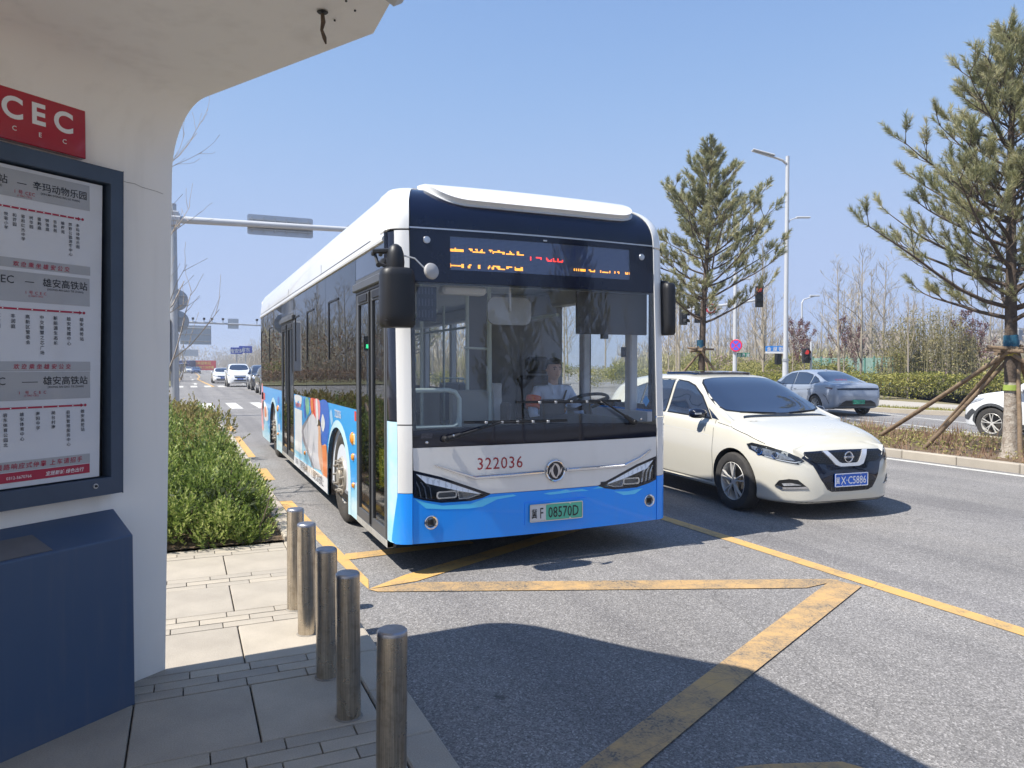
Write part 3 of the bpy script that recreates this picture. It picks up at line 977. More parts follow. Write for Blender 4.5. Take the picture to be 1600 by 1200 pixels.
# blue service cabinet under the board
M['cabinet'] = grime_mat('cabinet_navy', (.052, .09, .165), .42, (.16, .16, .17), 0, .22, 5.0, 0, .35)
cb = thing('service_cabinet', 'navy blue metal cabinet with sloping top under the notice board', 'cabinet', (WO.x, WO.y, 0), WRZ)
mb = MB()
s1f, s1b = -.342, -.292
pr_ = [(.22, .045), (.22, .84), (.002, .935), (.002, .045)]
vs = [T(-2.6, d_, z_) for d_, z_ in pr_] + [T(s1f if d_ > .1 else s1b, d_, z_) for d_, z_ in pr_]
mb.add(vs, [(0, 1, 5, 4), (1, 2, 6, 5), (2, 3, 7, 6), (4, 5, 6, 7), (3, 2, 1, 0), (0, 4, 7, 3)])
mb.build('casing', M['cabinet'], cb, bevel=.006)
pl = MB()
def slope(s_, t_): return T(s_, .22-.218*t_, .84+.095*t_)
vs = [slope(-.70, .06), slope(-.715, .62), slope(-1.25, .62), slope(-1.25, .06)]
top_ = [Vector(p)+Vector((0, -.0012, .003)) for p in vs]
pl.add([tuple(p) for p in vs]+[tuple(p) for p in top_], [(4, 5, 6, 7), (0, 1, 5, 4), (1, 2, 6, 5), (3, 0, 4, 7), (2, 3, 7, 6)])
pl.build('inset_plate', mat('dull_steel_plate', (.19, .19, .20), .45, .3, var=(6, .2)), cb)

# --- bollards
bol = thing('bollard', 'steel bollard nearest the camera, in shade', 'bollard', (.648, 2.50, SW), group='steel bollards along the kerb')
mb = MB().lathe([(.0001, .652), (.047, .652), (.0525, .647), (.0535, .641), (.0535, .636)], (0, 0, 0), (0, 0, 1), 40)
mb.build('cap', mat('bollard_cap_steel', (.45, .46, .50), .35, .9, var=(20, .3)), bol, smooth=30)
mb = MB().lathe([(.0535, .636), (.0535, 0)], (0, 0, 0), (0, 0, 1), 40)
mb.build('post', M['steel'], bol, smooth=30)
mb = MB().lathe([(.0535, .006), (.056, .004), (.062, .001), (.063, -.002)], (0, 0, 0), (0, 0, 1), 24)
mb.build('mortar_ring', mat('mortar', (.30, .27, .23), .95, var=(30, .4)), bol, smooth=40)
bol.rotation_euler = (0, R(.6), 0)
for (x, y, lab, tilt) in ((.659, 3.28, 'second nearest steel bollard, standing at the edge of the shade', -.5),
                    (.646, 3.75, 'middle steel bollard of the five by the kerb', .3),
                    (.646, 4.41, 'fourth steel bollard, fully in sun beside the farthest one', -.4),
                    (.644, 4.89, 'farthest steel bollard from the camera, nearest the juniper bed', .2)):
    c = copy_tree(bol, (x, y, SW), rnd.random()*3, lab)
    c.rotation_euler = (R(tilt*.6), R(tilt), rnd.random()*3)
# ================================================================ the bus (local: x to the right in view, y backwards, z up)
M['bus_white'] = grime_mat('bus_white_paint', (.80, .79, .76), .3, (.42, .38, .32), .2, 1.6, 1.5, .6, .25)
M['bus_blue'] = grime_mat('bus_blue_paint', (.014, .31, 1.0), .38, (.25, .27, .30), .2, .5, 2.5, .4, .14, .3)
M['bus_sky'] = mat('bus_light_blue_vinyl', (.10, .62, 1.0), 0.35, coat=.5)
M['blackglass'] = mat('black_enamelled_glass', (.006, .009, .022), 0.06, coat=.5, spec=.4)
M['navyglass'] = mat('dark_navy_front_mask', (.006, .010, .030), 0.10, coat=.25, spec=.35, var=(2.5, .3))
M['screen_glass'] = glass('windscreen_glass', (.985, .99, .99), 1.52)
M['tint_glass'] = glass('tinted_side_glass', (.42, .44, .45), 1.8)
M['clear_glass'] = glass('clear_side_glass', (.96, .98, .97), 1.45)
M['door_glass'] = glass('door_glass', (.6, .62, .62), 1.6)
M['frame_grey'] = mat('door_frame_grey', (.085, .088, .095), 0.4, var=(3, .2))
M['interior'] = mat('bus_interior_grey', (.62, .64, .68), 0.55, var=(2, .1))
M['interior_dark'] = mat('dark_interior_plastic', (.03, .03, .034), 0.55, var=(3, .3))
M['floor'] = mat('bus_floor', (.16, .16, .17), 0.7)
M['seat_grey'] = mat('seat_plastic', (.22, .24, .28), 0.5)
M['rail'] = mat('pale_green_grab_rail', (.58, .66, .62), 0.3)
M['amber'] = mat('amber_lens', (.85, .28, .02), 0.15, coat=1)
M['yellow_step'] = mat('yellow_step_edge', (.80, .50, .03), 0.5)
M['lens'] = glass('headlamp_lens', (.86, .88, .9), 1.5)
M['blue_vinyl'] = None

bus = thing('city_bus', 'white and blue electric city bus numbered 322036 pulling in at the stop', 'bus', (2.715, 5.45, 0))
HW = 1.265; RC = .165; PX = 1.10; PE = 1.35
def bus_prof(s):
    """front profile: returns (setback, z, side inset) along the arc length s"""
    if s <= 2.69: return (max(0, s-1.0)*.045, s, 0.0)
    a = min(1.0, (s-2.69)/.60)*math.pi/2
    return (.076+.52*(1-math.cos(a)), 2.69+.40*math.sin(a)**.9, .0)
def side_inset(z):
    if z < 2.69: return 0.0
    t = min(1, (z-2.69)/.385)
    return .20*(1-(1-t**2.6)**(1/2.6))
def wrap_pt(p, s):
    back, z, _ = bus_prof(s)
    ap = abs(p); sg = 1 if p >= 0 else -1
    if ap < PX: x = ap; y = -.055*(1-(ap/PX)**2)
    elif ap < PE:
        a = (ap-PX)/(PE-PX)*math.pi/2
        x = PX+RC*math.sin(a); y = .15*(1-math.cos(a))
    else: x = HW; y = .15+(ap-PE)
    k = 1.0 if ap < PE else max(0, 1-(ap-PE)/.06)**1 if s <= 2.69 else max(0, 1-(ap-PE)/1.4)
    y += back*k
    x *= (HW-side_inset(z))/HW
    return Vector((x*sg, y, z))
def bus_fn(p, s):
    e = .004
    a = wrap_pt(p+e, s)-wrap_pt(p-e, s); b = wrap_pt(p, s+e)-wrap_pt(p, s-e)
    n = a.cross(b); n.normalize()
    return wrap_pt(p, s), n
def Y(y): return PE+(y-.15)           # side coordinate for a local y
def bdrape(name, poly, m, parent=bus, step=.06, off=0.0, t=.02, holes=(), smooth=30, sides=None):
    mb = MB(); drape(mb, poly, bus_fn, step, off, t, holes)
    return mb.build(name, m, parent, smooth=smooth)
L = 10.55
# ---- front
def arc_p(p0, p1, s): return [(p0, s), (p1, s)]
# headlight outlines
HLL = [(-1.115, .815), (-.90, .755), (-.496, .600), (-.56, .575), (-.66, .557), (-.90, .557), (-1.04, .585), (-1.115, .61)]
HLR = [(-x, z) for x, z in reversed(HLL)]
wb = .600
blue = [(-1.12, .25), (1.12, .25), (1.12, .64)] + [(1.115, .61), (1.04, .585), (.90, .557), (.66, .557), (.56, .575), (.496, wb)] + [(-.496, wb), (-.56, .575), (-.66, .557), (-.90, .557), (-1.04, .585), (-1.115, .61), (-1.12, .64)]
fogs = [circ(-.98, .41, .052, 20), circ(1.04, .43, .052, 20)]
platehole = None
bdrape('front_bumper', blue, M['bus_blue'], holes=fogs, step=.05)
white = [(-.496, wb+.004), (.496, wb+.004), (.90, .759), (1.115, .819), (1.12, .99), (-1.12, .99), (-1.115, .819), (-.90, .759)]
bdrape('front_panel', white, M['bus_white'], step=.05)
# light blue cloud streaks printed on the bumper under the lamps
for c_ in ([(-1.11, .60), (-1.02, .565), (-.89, .535), (-.66, .535), (-.52, .575), (-.30, .585), (-.27, .572), (-.44, .555), (-.56, .505), (-.68, .497), (-.88, .505), (-1.02, .52)],
           [(-.03, .572), (.03, .560), (.14, .563), (.26, .57), (.40, .566), (.34, .585), (.22, .580), (.18, .592), (.12, .582), (.02, .580)], [(.44, .580), (.55, .578), (.62, .582), (.58, .592), (.50, .594)],
           [(.66, .54), (.80, .53), (.97, .545), (.88, .50), (.76, .50)]):
    bdrape('cloud_print', c_, M['bus_sky'], off=.0012, t=.001)
for p in HLL, HLR:
    sg = -1 if p is HLL else 1
    hl = MB(); drape(hl, [(x, z) for x, z in p], bus_fn, .05, -.045, .01)
    hl = hl.build('headlight', M['black'], bus, smooth=30)
    mb = MB(); a_, b_ = outline(p, .018); drape(mb, a_, bus_fn, .05, .003, .05, holes=[b_]); mb.build('lamp_bezel', M['blackglass'], hl)
    mb = MB(); drape(mb, [(sg*1.10, .795), (sg*.90, .738), (sg*.55, .612), (sg*.60, .607), (sg*.80, .652), (sg*1.02, .715)], bus_fn, .04, -.006, .01)
    mb.build('daytime_strip', mat('daytime_light_strip', (.80, .86, .97), .3, emit=((.7, .8, 1), .12)), hl)
    for k in range(3):
        x0 = 1.095-.042*k
        mb = MB(); mb.tube([wrap_pt(sg*x0, .735-.012*k)-Vector((0, -.022, 0)), wrap_pt(sg*(x0-.028), .68)+Vector((0, .02, 0)), wrap_pt(sg*(x0-.042), .60-.004*k)+Vector((0, .02, 0))], .008, 6)
        mb.build('lamp_fin', M['chrome'], hl)
    mb = MB(); q0 = wrap_pt(sg*.85, .615)+Vector((0, .03, 0))
    mb.plate(rrect(-.085, .085, -.03, .03, .02), lambda u, v, w_: (q0.x+u, q0.y-w_, q0.z+v), .02, holes=[rrect(-.072, .072, -.018, .018, .014)]); mb.build('lamp_ring', M['chrome'], hl)
    mb = MB().box(q0.x-.07, q0.x+.07, q0.y, q0.y+.01, q0.z-.02, q0.z+.02); mb.build('projector', mat('projector_lens', (.12, .13, .15), .05, coat=1), hl)
    mb = MB(); q1 = wrap_pt(sg*.70, .61)+Vector((0, .03, 0))
    tri_ = [(-sg*.07, .035), (-sg*.055, -.035), (sg*.03, -.035), (sg*.14, -.004)]
    if sg < 0: tri_.reverse()
    o_, i_ = outline([(-x, y_) for x, y_ in tri_], .007)
    mb.plate(o_, lambda u, v, w_: (q1.x+u, q1.y-w_, q1.z+v), .02, holes=[i_]); mb.build('lamp_ring', M['chrome'], hl)
    mb = MB().sheet(i_, lambda u, v, w_: (q1.x+u, q1.y, q1.z+v)); mb.build('reflector', mat('lamp_reflector', (.30, .32, .35), .15, .9, var=(60, .5)), hl)
    mb = MB(); drape(mb, outline(p, .016)[1], bus_fn, .05, -.002, .004); mb.build('lamp_lens', M['lens'], hl)
for cx, cz in ((-.98, .41), (1.04, .43)):
    c_ = wrap_pt(cx, cz)
    fg = MB().lathe([(.052, .0), (.054, .008), (.047, .010), (.040, .004), (.040, -.02)], c_, (0, -1, 0), 28)
    fg = fg.build('fog_lamp', M['chrome'], bus, smooth=40)
    MB().lathe([(.0001, -.006), (.030, -.008), (.041, -.016)], c_, (0, -1, 0), 24).build('fog_lens', mat('fog_glass', (.25, .26, .27), .1, .6, coat=1), fg, smooth=40)
    for k in range(4): MB().box(c_.x-.022+.012*k, c_.x-.015+.012*k, c_.y-.001, c_.y+.006, c_.z-.022, c_.z+.022).build('fog_bar', M['black'], fg)
# corner pillars
for sg in (-1, 1):
    def S(pts): return [(sg*a, b) for a, b in (pts if sg > 0 else list(reversed(pts)))]
    bdrape('corner_pillar', S([(1.124, 1.172), (1.235, 1.172), (1.235, 2.665), (1.124, 2.665)]), M['bus_white'], off=.008, step=.045, t=.03)
    bdrape('corner_panel', S([(1.124, .645), (1.235, .645), (1.235, 1.163), (1.124, 1.163)]), M['bus_white'], off=.006, step=.045, t=.03)
    bdrape('corner_bumper', S([(1.124, .25), (1.26, .25), (1.30, .27), (1.235 if sg < 0 else 1.42, .64), (1.124, .64)]), M['bus_blue'], off=.006, step=.045, t=.03)
    # cowl sweeping up and back over the corner
    cw = [(1.124, 2.68), (1.60, 2.68), (1.60, 2.9), (1.62, 3.05), (1.66, 3.29), (1.10, 3.29), (1.105, 3.1), (1.12, 2.9)]
    bdrape('roof_cowl', S(cw), M['bus_white'], off=.008, step=.05, t=.03)
bdrape('corner_glass', [(-1.407, 1.20), (-1.24, 1.20), (-1.24, 2.66), (-1.407, 2.66)], M['blackglass'], off=0, step=.045)
bdrape('corner_skirt', [(-1.407, .255), (-1.24, .255), (-1.24, 1.19), (-1.407, 1.19)], mat('vinyl_pale_sky', (.20, .60, .84), .35, coat=.5, var=(1.6, .5, (.62, .78, .85))), off=.003, step=.045)
# lower black panel, windscreen, route display, mask
bdrape('windscreen_cowl', [(-1.118, .994), (1.118, .994), (1.118, 1.10), (.9, 1.12), (0, 1.15), (-.9, 1.13), (-1.118, 1.12)], M['blackglass'], step=.06)
ws = [(-1.118, 1.122), (-.9, 1.132), (0, 1.152), (.9, 1.122), (1.118, 1.102), (1.118, 2.27), (-1.118, 2.27)]
bdrape('windscreen', ws, M['screen_glass'], step=.12, t=.006)
o_, i_ = outline([(-1.118, 1.10), (1.118, 1.10), (1.118, 2.285), (-1.118, 2.285)], .028)
bdrape('windscreen_seal', o_, M['black'], holes=[i_], off=-.007, t=.01, step=.12)
LED = [(-.80, 2.375), (.865, 2.375), (.865, 2.64), (-.80, 2.64)]
bdrape('display_surround', [(-1.118, 2.273), (1.118, 2.273), (1.118, 2.685), (-1.118, 2.685)], M['navyglass'], holes=[LED], step=.08)
def led_mat():
    m, n, b = nmat('led_matrix_panel')
    tc = n.nodes.new('ShaderNodeTexCoord').outputs['Object']
    mp = n.nodes.new('ShaderNodeMapping'); mp.inputs['Scale'].default_value = (95, 0, 95); mp.inputs['Location'].default_value = (0, 0, 0)
    n.links.new(tc, mp.inputs['Vector'])
    v = tex(n, 'ShaderNodeTexVoronoi', 1.0, mp.outputs[0], Randomness=0.0)
    c = ramp(n, v.outputs['Distance'], [(.18, (.17, .20, .30)), (.34, (.045, .06, .11))])
    n.links.new(c, b.inputs['Base Color']); b.inputs['Roughness'].default_value = .25
    b.inputs['Coat Weight'].default_value = 1
    return m
ld = bdrape('route_display', LED, led_mat(), off=-.012, t=.006, step=.1)
# lit LED dots of the destination sign, drawn from the words but with only some scan rows lit, as in the photograph
M['led_orange'] = mat('led_orange', (.9, .35, .03), .5, emit=((1, .36, .03), 2.2))
M['led_red'] = mat('led_red', (.9, .05, .03), .5, emit=((1, .04, .02), 2.2))
def dots(txt, cx, cz, size, rows, m, parent):
    vs, fs = text_geo(txt, 'CENTER', .012, 1.0, 2)
    tris = []
    for f in fs:
        for k in range(1, len(f)-1): tris.append((vs[f[0]], vs[f[k]], vs[f[k+1]]))
    def hit(x, y):
        for a, b, c in tris:
            d1 = (x-b[0])*(a[1]-b[1])-(a[0]-b[0])*(y-b[1]); d2 = (x-c[0])*(b[1]-c[1])-(b[0]-c[0])*(y-c[1]); d3 = (x-a[0])*(c[1]-a[1])-(c[0]-a[0])*(y-a[1])
            if not ((d1 < 0 or d2 < 0 or d3 < 0) and (d1 > 0 or d2 > 0 or d3 > 0)): return True
        return False
    mb = MB(); P = 1/95.0
    x0 = min(v[0] for v in vs); x1 = max(v[0] for v in vs)
    nx = int((x1-x0)*size/P)+1
    for i in range(nx):
        for z in rows:
            if hit(x0+i*P/size, z/16.0*.86-.02):
                X = cx+(x0*size+i*P); Z = cz+z*P
                c_ = wrap_pt(X, Z)+Vector((0, .010, 0))
                mb.add([(c_.x-.0045, c_.y-.001, c_.z-.0045), (c_.x+.0045, c_.y-.001, c_.z-.0045), (c_.x+.0045, c_.y-.001, c_.z+.0045), (c_.x-.0045, c_.y-.001, c_.z+.0045)], [(0, 1, 2, 3)])
    tag(mb.build('lit_dots', m, parent), kind='stuff')
dots('白洋淀站', -.50, 2.40, .165, (0, 1, 2, 12, 13, 14), M['led_orange'], ld)
dots('1号 CEC', .03, 2.47, .085, (2, 3, 4), M['led_red'], ld)
dots('雄安高铁站', .61, 2.385, .13, (4, 5), M['led_orange'], ld)
bdrape('display_glass', LED, glass('display_glass', (.85, .88, .95), 1.6), off=0, t=.003, step=.1)
# seam strip and forehead
bdrape('seam_strip', [(-1.118, 2.686), (1.118, 2.686), (1.118, 2.694), (-1.118, 2.694)], M['alu'], off=.003, t=.01, step=.1)
bdrape('forehead_mask', [(-1.118, 2.697), (1.118, 2.697), (1.118, 2.9), (1.10, 3.1), (1.095, 3.29), (-1.095, 3.29), (-1.10, 3.1), (-1.118, 2.9)], M['navyglass'], step=.05)
capP = [(-1.07, 3.29), (-1.035, 3.20), (-.96, 3.07), (-.85, 2.96), (-.70, 2.905), (-.5, 2.895), (0, 2.89), (.70, 2.895), (.90, 2.915), (1.00, 2.98), (1.045, 3.08), (1.06, 3.29)]
capP = [tuple(p) for p in smooth_line(capP, 4)]
bdrape('roof_visor', capP, M['bus_white'], off=.05, t=.06, step=.05)
bdrape('visor_lip', outline(capP, -.018)[1], M['grey_paint'], off=.006, t=.012, step=.06)
# round sensor caps beside the display
for x, z in ((-.985, 2.60), (.995, 2.585)):
    c_ = wrap_pt(x, z)
    MB().lathe([(.0001, .008), (.026, .007), (.030, 0)], c_, (0, -1, 0), 20).build('round_cover', M['alu'], bus, smooth=40)
c_ = wrap_pt(0.02, 2.655); MB().box(c_.x-.016, c_.x+.016, c_.y-.006, c_.y+.004, c_.z-.006, c_.z+.006, c=.002).build('display_sensor', M['alu'], bus)
# chrome wing trim and round emblem
def ftube(pts, rx, rz, m, name, parent=bus, off=.006):
    mb = MB(); P = [wrap_pt(a, b)+Vector((0, -off, 0)) for a, b in pts]
    n = len(P)
    vs = []
    for i, p in enumerate(P):
        d = (P[min(i+1, n-1)]-P[max(i-1, 0)]).normalized(); u = Vector((-d.z, 0, d.x)); w_ = rz[i]
        vs += [p-u*w_, p+Vector((0, -.012, 0))-u*w_*.35, p+Vector((0, -.012, 0))+u*w_*.35, p+u*w_]
    fs = []
    for i in range(n-1):
        for k in range(3): fs.append((4*i+k, 4*i+k+1, 4*i+4+k+1, 4*i+4+k))
    mb.add(vs, fs); return mb.build(name, m, parent)
ftube([(-.955, .855), (-.79, .795), (-.625, .738), (-.35, .742), (-.03, .750)], 0, [.004, .011, .015, .015, .015], M['chrome'], 'wing_trim')
ftube([(.18, .756), (.5, .757), (.765, .757), (.92, .81), (1.05, .882)], 0, [.015, .015, .015, .011, .004], M['chrome'], 'wing_trim')
lg = wrap_pt(.075, .757)+Vector((0, -.004, 0))
em = thing('emblem', None, None, lg); em.parent = bus
MB().lathe([(.087, 0), (.090, .010), (.084, .016), (.076, .012), (.074, .006)], (0, 0, 0), (0, -1, 0), 48).build('emblem_ring', M['chrome'], em, smooth=30)
MB().lathe([(.0001, .005), (.078, .005)], (0, 0, 0), (0, -1, 0), 48).build('emblem_disc', M['blackglass'], em)
def swallow(flip):
    P = [(.000, .062), (.022, .052), (.040, .026), (.044, -.004), (.034, -.034), (.012, -.056), (.006, -.052), (.020, -.030), (.024, -.002), (.016, .026), (.002, .048), (-.022, .060)]
    P2 = [(.044, .002), (.062, .030), (.056, -.006), (.040, -.036)]
    s_ = -1 if flip else 1
    mb = MB()
    for Q in (P, P2): mb.plate([(x*s_, y_*s_) for x, y_ in Q], lambda u, v, w_: (u, -.005-w_, v), .006)
    return mb
for f_ in (0, 1): swallow(f_).build('swallow_mark', M['alu'], em)
# number, plate
tx = MB(); tx.text('322036', lambda u, v, w_: tuple(wrap_pt(-.413+u, .800+v)+Vector((0, -.0025, 0))), .135, squash=.92, spacing=1.08)
tx.build('fleet_number', mat('dark_red_lettering', (.35, .02, .03), .4), bus)
pb = bdrape('plate_holder', [(-.20, .33), (.37, .33), (.37, .51), (-.20, .51)], M['bus_blue'], off=.006, t=.006)
pl = thing('number_plate', None, None, (.082, wrap_pt(.08, .42).y-.02, .4205)); pl.parent = bus
pg = MB().box(-.245, .245, 0, .006, -.072, .072, c=.002)
pg.build('plate_panel', [mat('plate_green', (.10, .52, .36), .4, var=(3, .1))], pl)
MB().box(-.236, -.100, -.0012, 0, -.064, .064).build('plate_white', mat('plate_white', (.62, .64, .66), .4), pl)
MB().plate(rrect(-.245, .245, -.072, .072, .012), lambda u, v, w_: (u, -.001-w_, v), .003, holes=[rrect(-.238, .238, -.065, .065, .008)]).build('plate_frame', M['alu'], pl)
lt = MB(); F2 = lambda x, z, d=-.0028: (lambda u, v, w_=0: (x+u, d, z+v))
lt.text('冀', F2(-.205, -.036), .085, squash=.62, off=.01); lt.text('F', F2(-.140, -.045), .125, squash=.62, off=.004)
lt.text('08570D', F2(.065, -.045), .125, squash=.70, off=.006, spacing=1.02)
lt.build('plate_characters', M['ink'], pl)
for x in (-.105, .125):
    for z in (-.062, .062): MB().lathe([(.0001, .004), (.007, .003), (.008, 0)], (x, -.002, z), (0, -1, 0), 10).build('plate_screw', M['alu'], pl)
c_ = wrap_pt(.555, .615); MB().box(c_.x-.035, c_.x+.035, c_.y-.004, c_.y, .604, .632).build('small_badge', M['darkmetal'], bus)
c_ = wrap_pt(-1.01, 1.05)
MB().box(c_.x-.045, c_.x+.045, c_.y-.003, c_.y, 1.062, 1.10).build('data_plate', mat('data_plate_grey', (.10, .10, .12), .4, var=(80, .8)), bus)
MB().lathe([(.0001, .006), (.010, .005), (.013, 0)], (c_.x, c_.y-.001, 1.030), (0, -1, 0), 14).build('screw_cap', M['chrome'], bus)
# ---- wipers
def wiper(piv, elbow, b0, b1, hub=True):
    w_ = thing('wiper', None, None); w_.parent = bus
    A = wrap_pt(*piv)+Vector((0, -.05, 0)); B = wrap_pt(*elbow)+Vector((0, -.05, 0)); C0 = wrap_pt(*b0)+Vector((0, -.03, 0)); C1 = wrap_pt(*b1)+Vector((0, -.03, 0))
    mb = MB(); mb.tube([A, A.lerp(B, .25), A.lerp(B, .3), B], [.022, .018, .010, .008], 8); mb.build('wiper_arm', M['black'], w_)
    mb = MB(); mb.tube([C0, C0.lerp(C1, .5)+Vector((0, -.006, 0)), C1], [.005, .010, .005], 6); 
    mb.build('wiper_blade', M['black'], w_)
    mb = MB(); mb.box(-.004, .004, 0, .014, 0, (C1-C0).length)
    d = (C1-C0); mb.xf(Matrix.Translation(C0+Vector((0, .006, 0))) @ d.to_track_quat('Z', 'Y').to_matrix().to_4x4()); mb.build('wiper_rubber', M['rubber'], w_)
    mb = MB(); mid = C0.lerp(C1, .5)
    for k in (.2, .35, .5, .65, .8):
        p = C0.lerp(C1, k); mb.box(p.x-.012, p.x+.012, p.y-.014, p.y+.002, p.z-.010, p.z+.010, c=.003)
    tag(mb.build('blade_clips', M['galv'], w_), kind='stuff')
    MB().lathe([(.0001, .02), (.018, .018), (.026, .0), (.026, -.05)], A+Vector((0, -.01, 0)), (0, -1, 0), 18).build('wiper_hub', M['black'], w_, smooth=40)
    MB().lathe([(.0001, .006), (.009, .004), (.010, 0)], A+Vector((.05, -.03, .03)), (0, -1, 0), 10).build('arm_bolt', M['chrome'], w_)
wiper((-.875, 1.055), (-.42, 1.175), (-.72, 1.175), (.18, 1.165))
wiper((.84, 1.135), (.50, 1.335), (-.27, 1.325), (.72, 1.318))
# ---- mirrors
mr = thing('wing_mirror', 'black housing on the door side', None); mr.parent = bus
mb = MB()
def shell(cx, cy, z0, z1, rx, ry, n=20, top=.04):
    prof = [(0.85, z0), (1.0, z0+.02), (1.0, z0+.10), (.985, z1-.06), (.93, z1-.02), (.72, z1), (.0, z1+.003)]
    vs = []; 
    for s_, z in prof:
        for k in range(n):
            a = 2*math.pi*k/n; ca, sa = math.cos(a), math.sin(a)
            vs.append((cx+rx*s_*math.copysign(abs(ca)**.6, ca), cy+ry*s_*math.copysign(abs(sa)**.7, sa), z))
    fs = [(i*n+k, i*n+(k+1) % n, (i+1)*n+(k+1) % n, (i+1)*n+k) for i in range(len(prof)-1) for k in range(n)]
    fs.append(tuple(reversed(range(n))))
    return vs, fs
MX, MY = -1.30, -.22
vs, fs = shell(MX, MY, 1.90, 2.33, .128, .10)
mb.add(vs, fs); mb.build('mirror_housing', M['black'], mr, smooth=45)
mb = MB().lathe([(.062, 0), (.066, .05), (.060, .11), (.045, .155), (.02, .175), (.0001, .18)], (MX-.01, MY, 2.325), (0, 0, 1), 20); mb.build('mirror_dome', M['black'], mr, smooth=50)
mb = MB()
for dx in (-.10, -.155):
    mb.tube([(MX-.01, MY+.01, 2.46), (MX+dx, MY+.06, 2.45), (MX+dx+.01, MY+.12, 2.44)], [.018]*3, 6)
mb.tube([(MX-.06, MY+.02, 2.34), (MX-.13, MY+.04, 2.36), (MX-.14, MY+.10, 2.45)], .013, 6)
mb.tube([(MX-.11, MY+.10, 2.36), (MX-.03, MY+.3, 2.42), (-1.2, .16, 2.44)], .02, 8)
mb.build('mirror_arm', M['black'], mr)
mb = MB().tube([(MX-.11, MY-.085, 1.945), (MX+.11, MY-.085, 1.945)], .004, 6); mb.build('housing_seam', M['darkmetal'], mr)
MB().box(MX-.105, MX+.105, MY+.102, MY+.110, 1.93, 2.30, c=.01).build('mirror_glass', M['chrome'], mr)
mb = MB().tube([(MX+.05, MY-.02, 2.42), (MX+.12, MY-.05, 2.40), (MX+.17, MY-.07, 2.345), (MX+.20, MY-.085, 2.315)], .006, 6); mb.build('mirror_stalk', M['galv'], mr)
mb = MB().lathe([(.0001, .022), (.035, .020), (.056, .010), (.061, -.004), (.058, -.016), (.0001, -.018)], (MX+.235, MY-.09, 2.31), Vector((.30, -.95, .12)), 24)
mb.build('convex_mirror', mat('mirror_back_grey', (.42, .41, .40), .45), mr, smooth=40)
mr = thing('wing_mirror', 'black housing on the driver side', None); mr.parent = bus
mb = MB(); vs, fs = shell(1.285, .10, 1.90, 2.37, .062, .10); mb.add(vs, fs); mb.build('mirror_housing', M['black'], mr, smooth=45)
mb = MB().tube([(1.31, .10, 2.30), (1.33, .16, 2.38), (1.25, .24, 2.40)], .02, 8); mb.build('mirror_arm', M['black'], mr)
# ---- bus flanks
ZB, ZT, ZS = 1.215, 2.60, .19
FA, RA = 2.24, 8.28
def arch(c, r=.565, up=.985, s0=ZS, n=16):
    """opening for a wheel, as points along the skirt from front to rear"""
    out = [(Y(c-r), s0)]
    for k in range(1, n): 
        a = math.pi*k/n
        out.append((Y(c-r*math.cos(a)), s0+.30+(up-s0-.30)*math.sin(a)))
    return [out[0], (Y(c-r), s0+.30)] + out[1:] + [(Y(c+r), s0+.30), (Y(c+r), s0)]
def L_(pts): return [(-p, s) for p, s in pts]
def sky_vinyl():
    m, n, b = nmat('advert_sky_vinyl')
    tc = n.nodes.new('ShaderNodeTexCoord').outputs['Object']
    sp = n.nodes.new('ShaderNodeSeparateXYZ'); n.links.new(tc, sp.inputs[0])
    no = tex(n, 'ShaderNodeTexNoise', 1.6, tc, Detail=3.0, Roughness=0.45)
    ad = n.nodes.new('ShaderNodeMath'); ad.operation = 'MULTIPLY_ADD'
    n.links.new(no.outputs['Fac'], ad.inputs[0]); ad.inputs[1].default_value = 0.9; n.links.new(sp.outputs['Z'], ad.inputs[2])
    c = ramp(n, ad.outputs[0], [(.55, (.52, .74, .80)), (.95, (.25, .62, .85)), (1.3, (.05, .42, .80)), (1.6, (.035, .36, .80))])
    n.links.new(c, b.inputs['Base Color']); b.inputs['Roughness'].default_value = .35; b.inputs['Coat Weight'].default_value = .5
    return m
M['vinyl'] = sky_vinyl()
fa = [(p, s) for p, s in arch(FA)]; ra = [(p, s) for p, s in arch(RA)]
side_panel = [(Y(1.335), ZB), (Y(1.335), ZS)] + fa + [(Y(5.58), ZS), (Y(5.58), ZB)]
bdrape('side_panel', L_(side_panel), M['vinyl'], step=.14, t=.03)
rear_panel = [(Y(7.03), ZB), (Y(7.03), ZS)] + ra + [(Y(10.3), ZS), (Y(L-.02), .46), (Y(L), ZB)]
bdrape('side_panel', L_(rear_panel), M['vinyl'], step=.14, t=.03)
# printed advert shapes on the flank (flat vinyl)
V = lambda n_, c_: mat(n_, c_, .35, coat=.5)
red_v, org_v, pink_v, blue_v, wht_v, grn_v, grey_v, skin_v, tan_v = V('red_vinyl', (.75, .06, .05)), V('orange_vinyl', (.85, .25, .08)), V('pink_vinyl', (.85, .30, .32)), V('deep_blue_vinyl', (.03, .14, .60)), V('white_vinyl', (.78, .79, .80)), V('green_vinyl', (.25, .60, .40)), V('grey_vinyl', (.32, .30, .34)), V('skin_vinyl', (.75, .42, .27)), V('pale_vinyl', (.66, .66, .70))
def dec(name, pts, m, lay=1, sm=0):
    P = [tuple(p) for p in smooth_line(pts, sm, True)] if sm else pts
    mb = MB(); mb.sheet([(-Y(y_), z_) for y_, z_ in P], lambda u, v, w_: tuple(wrap_pt(u, v)+Vector((-.0012*lay-.001, 0, 0))))
    return mb.build(name, m, bus)
dec('printed_balloon', [(4.05, 1.21), (3.6, 1.21), (3.55, 1.1), (3.75, .96), (4.0, 1.05)], red_v, 1, 4)
dec('printed_balloon', [(3.72, 1.21), (3.36, 1.21), (3.32, 1.05), (3.5, .90), (3.66, 1.02)], pink_v, 2, 4)
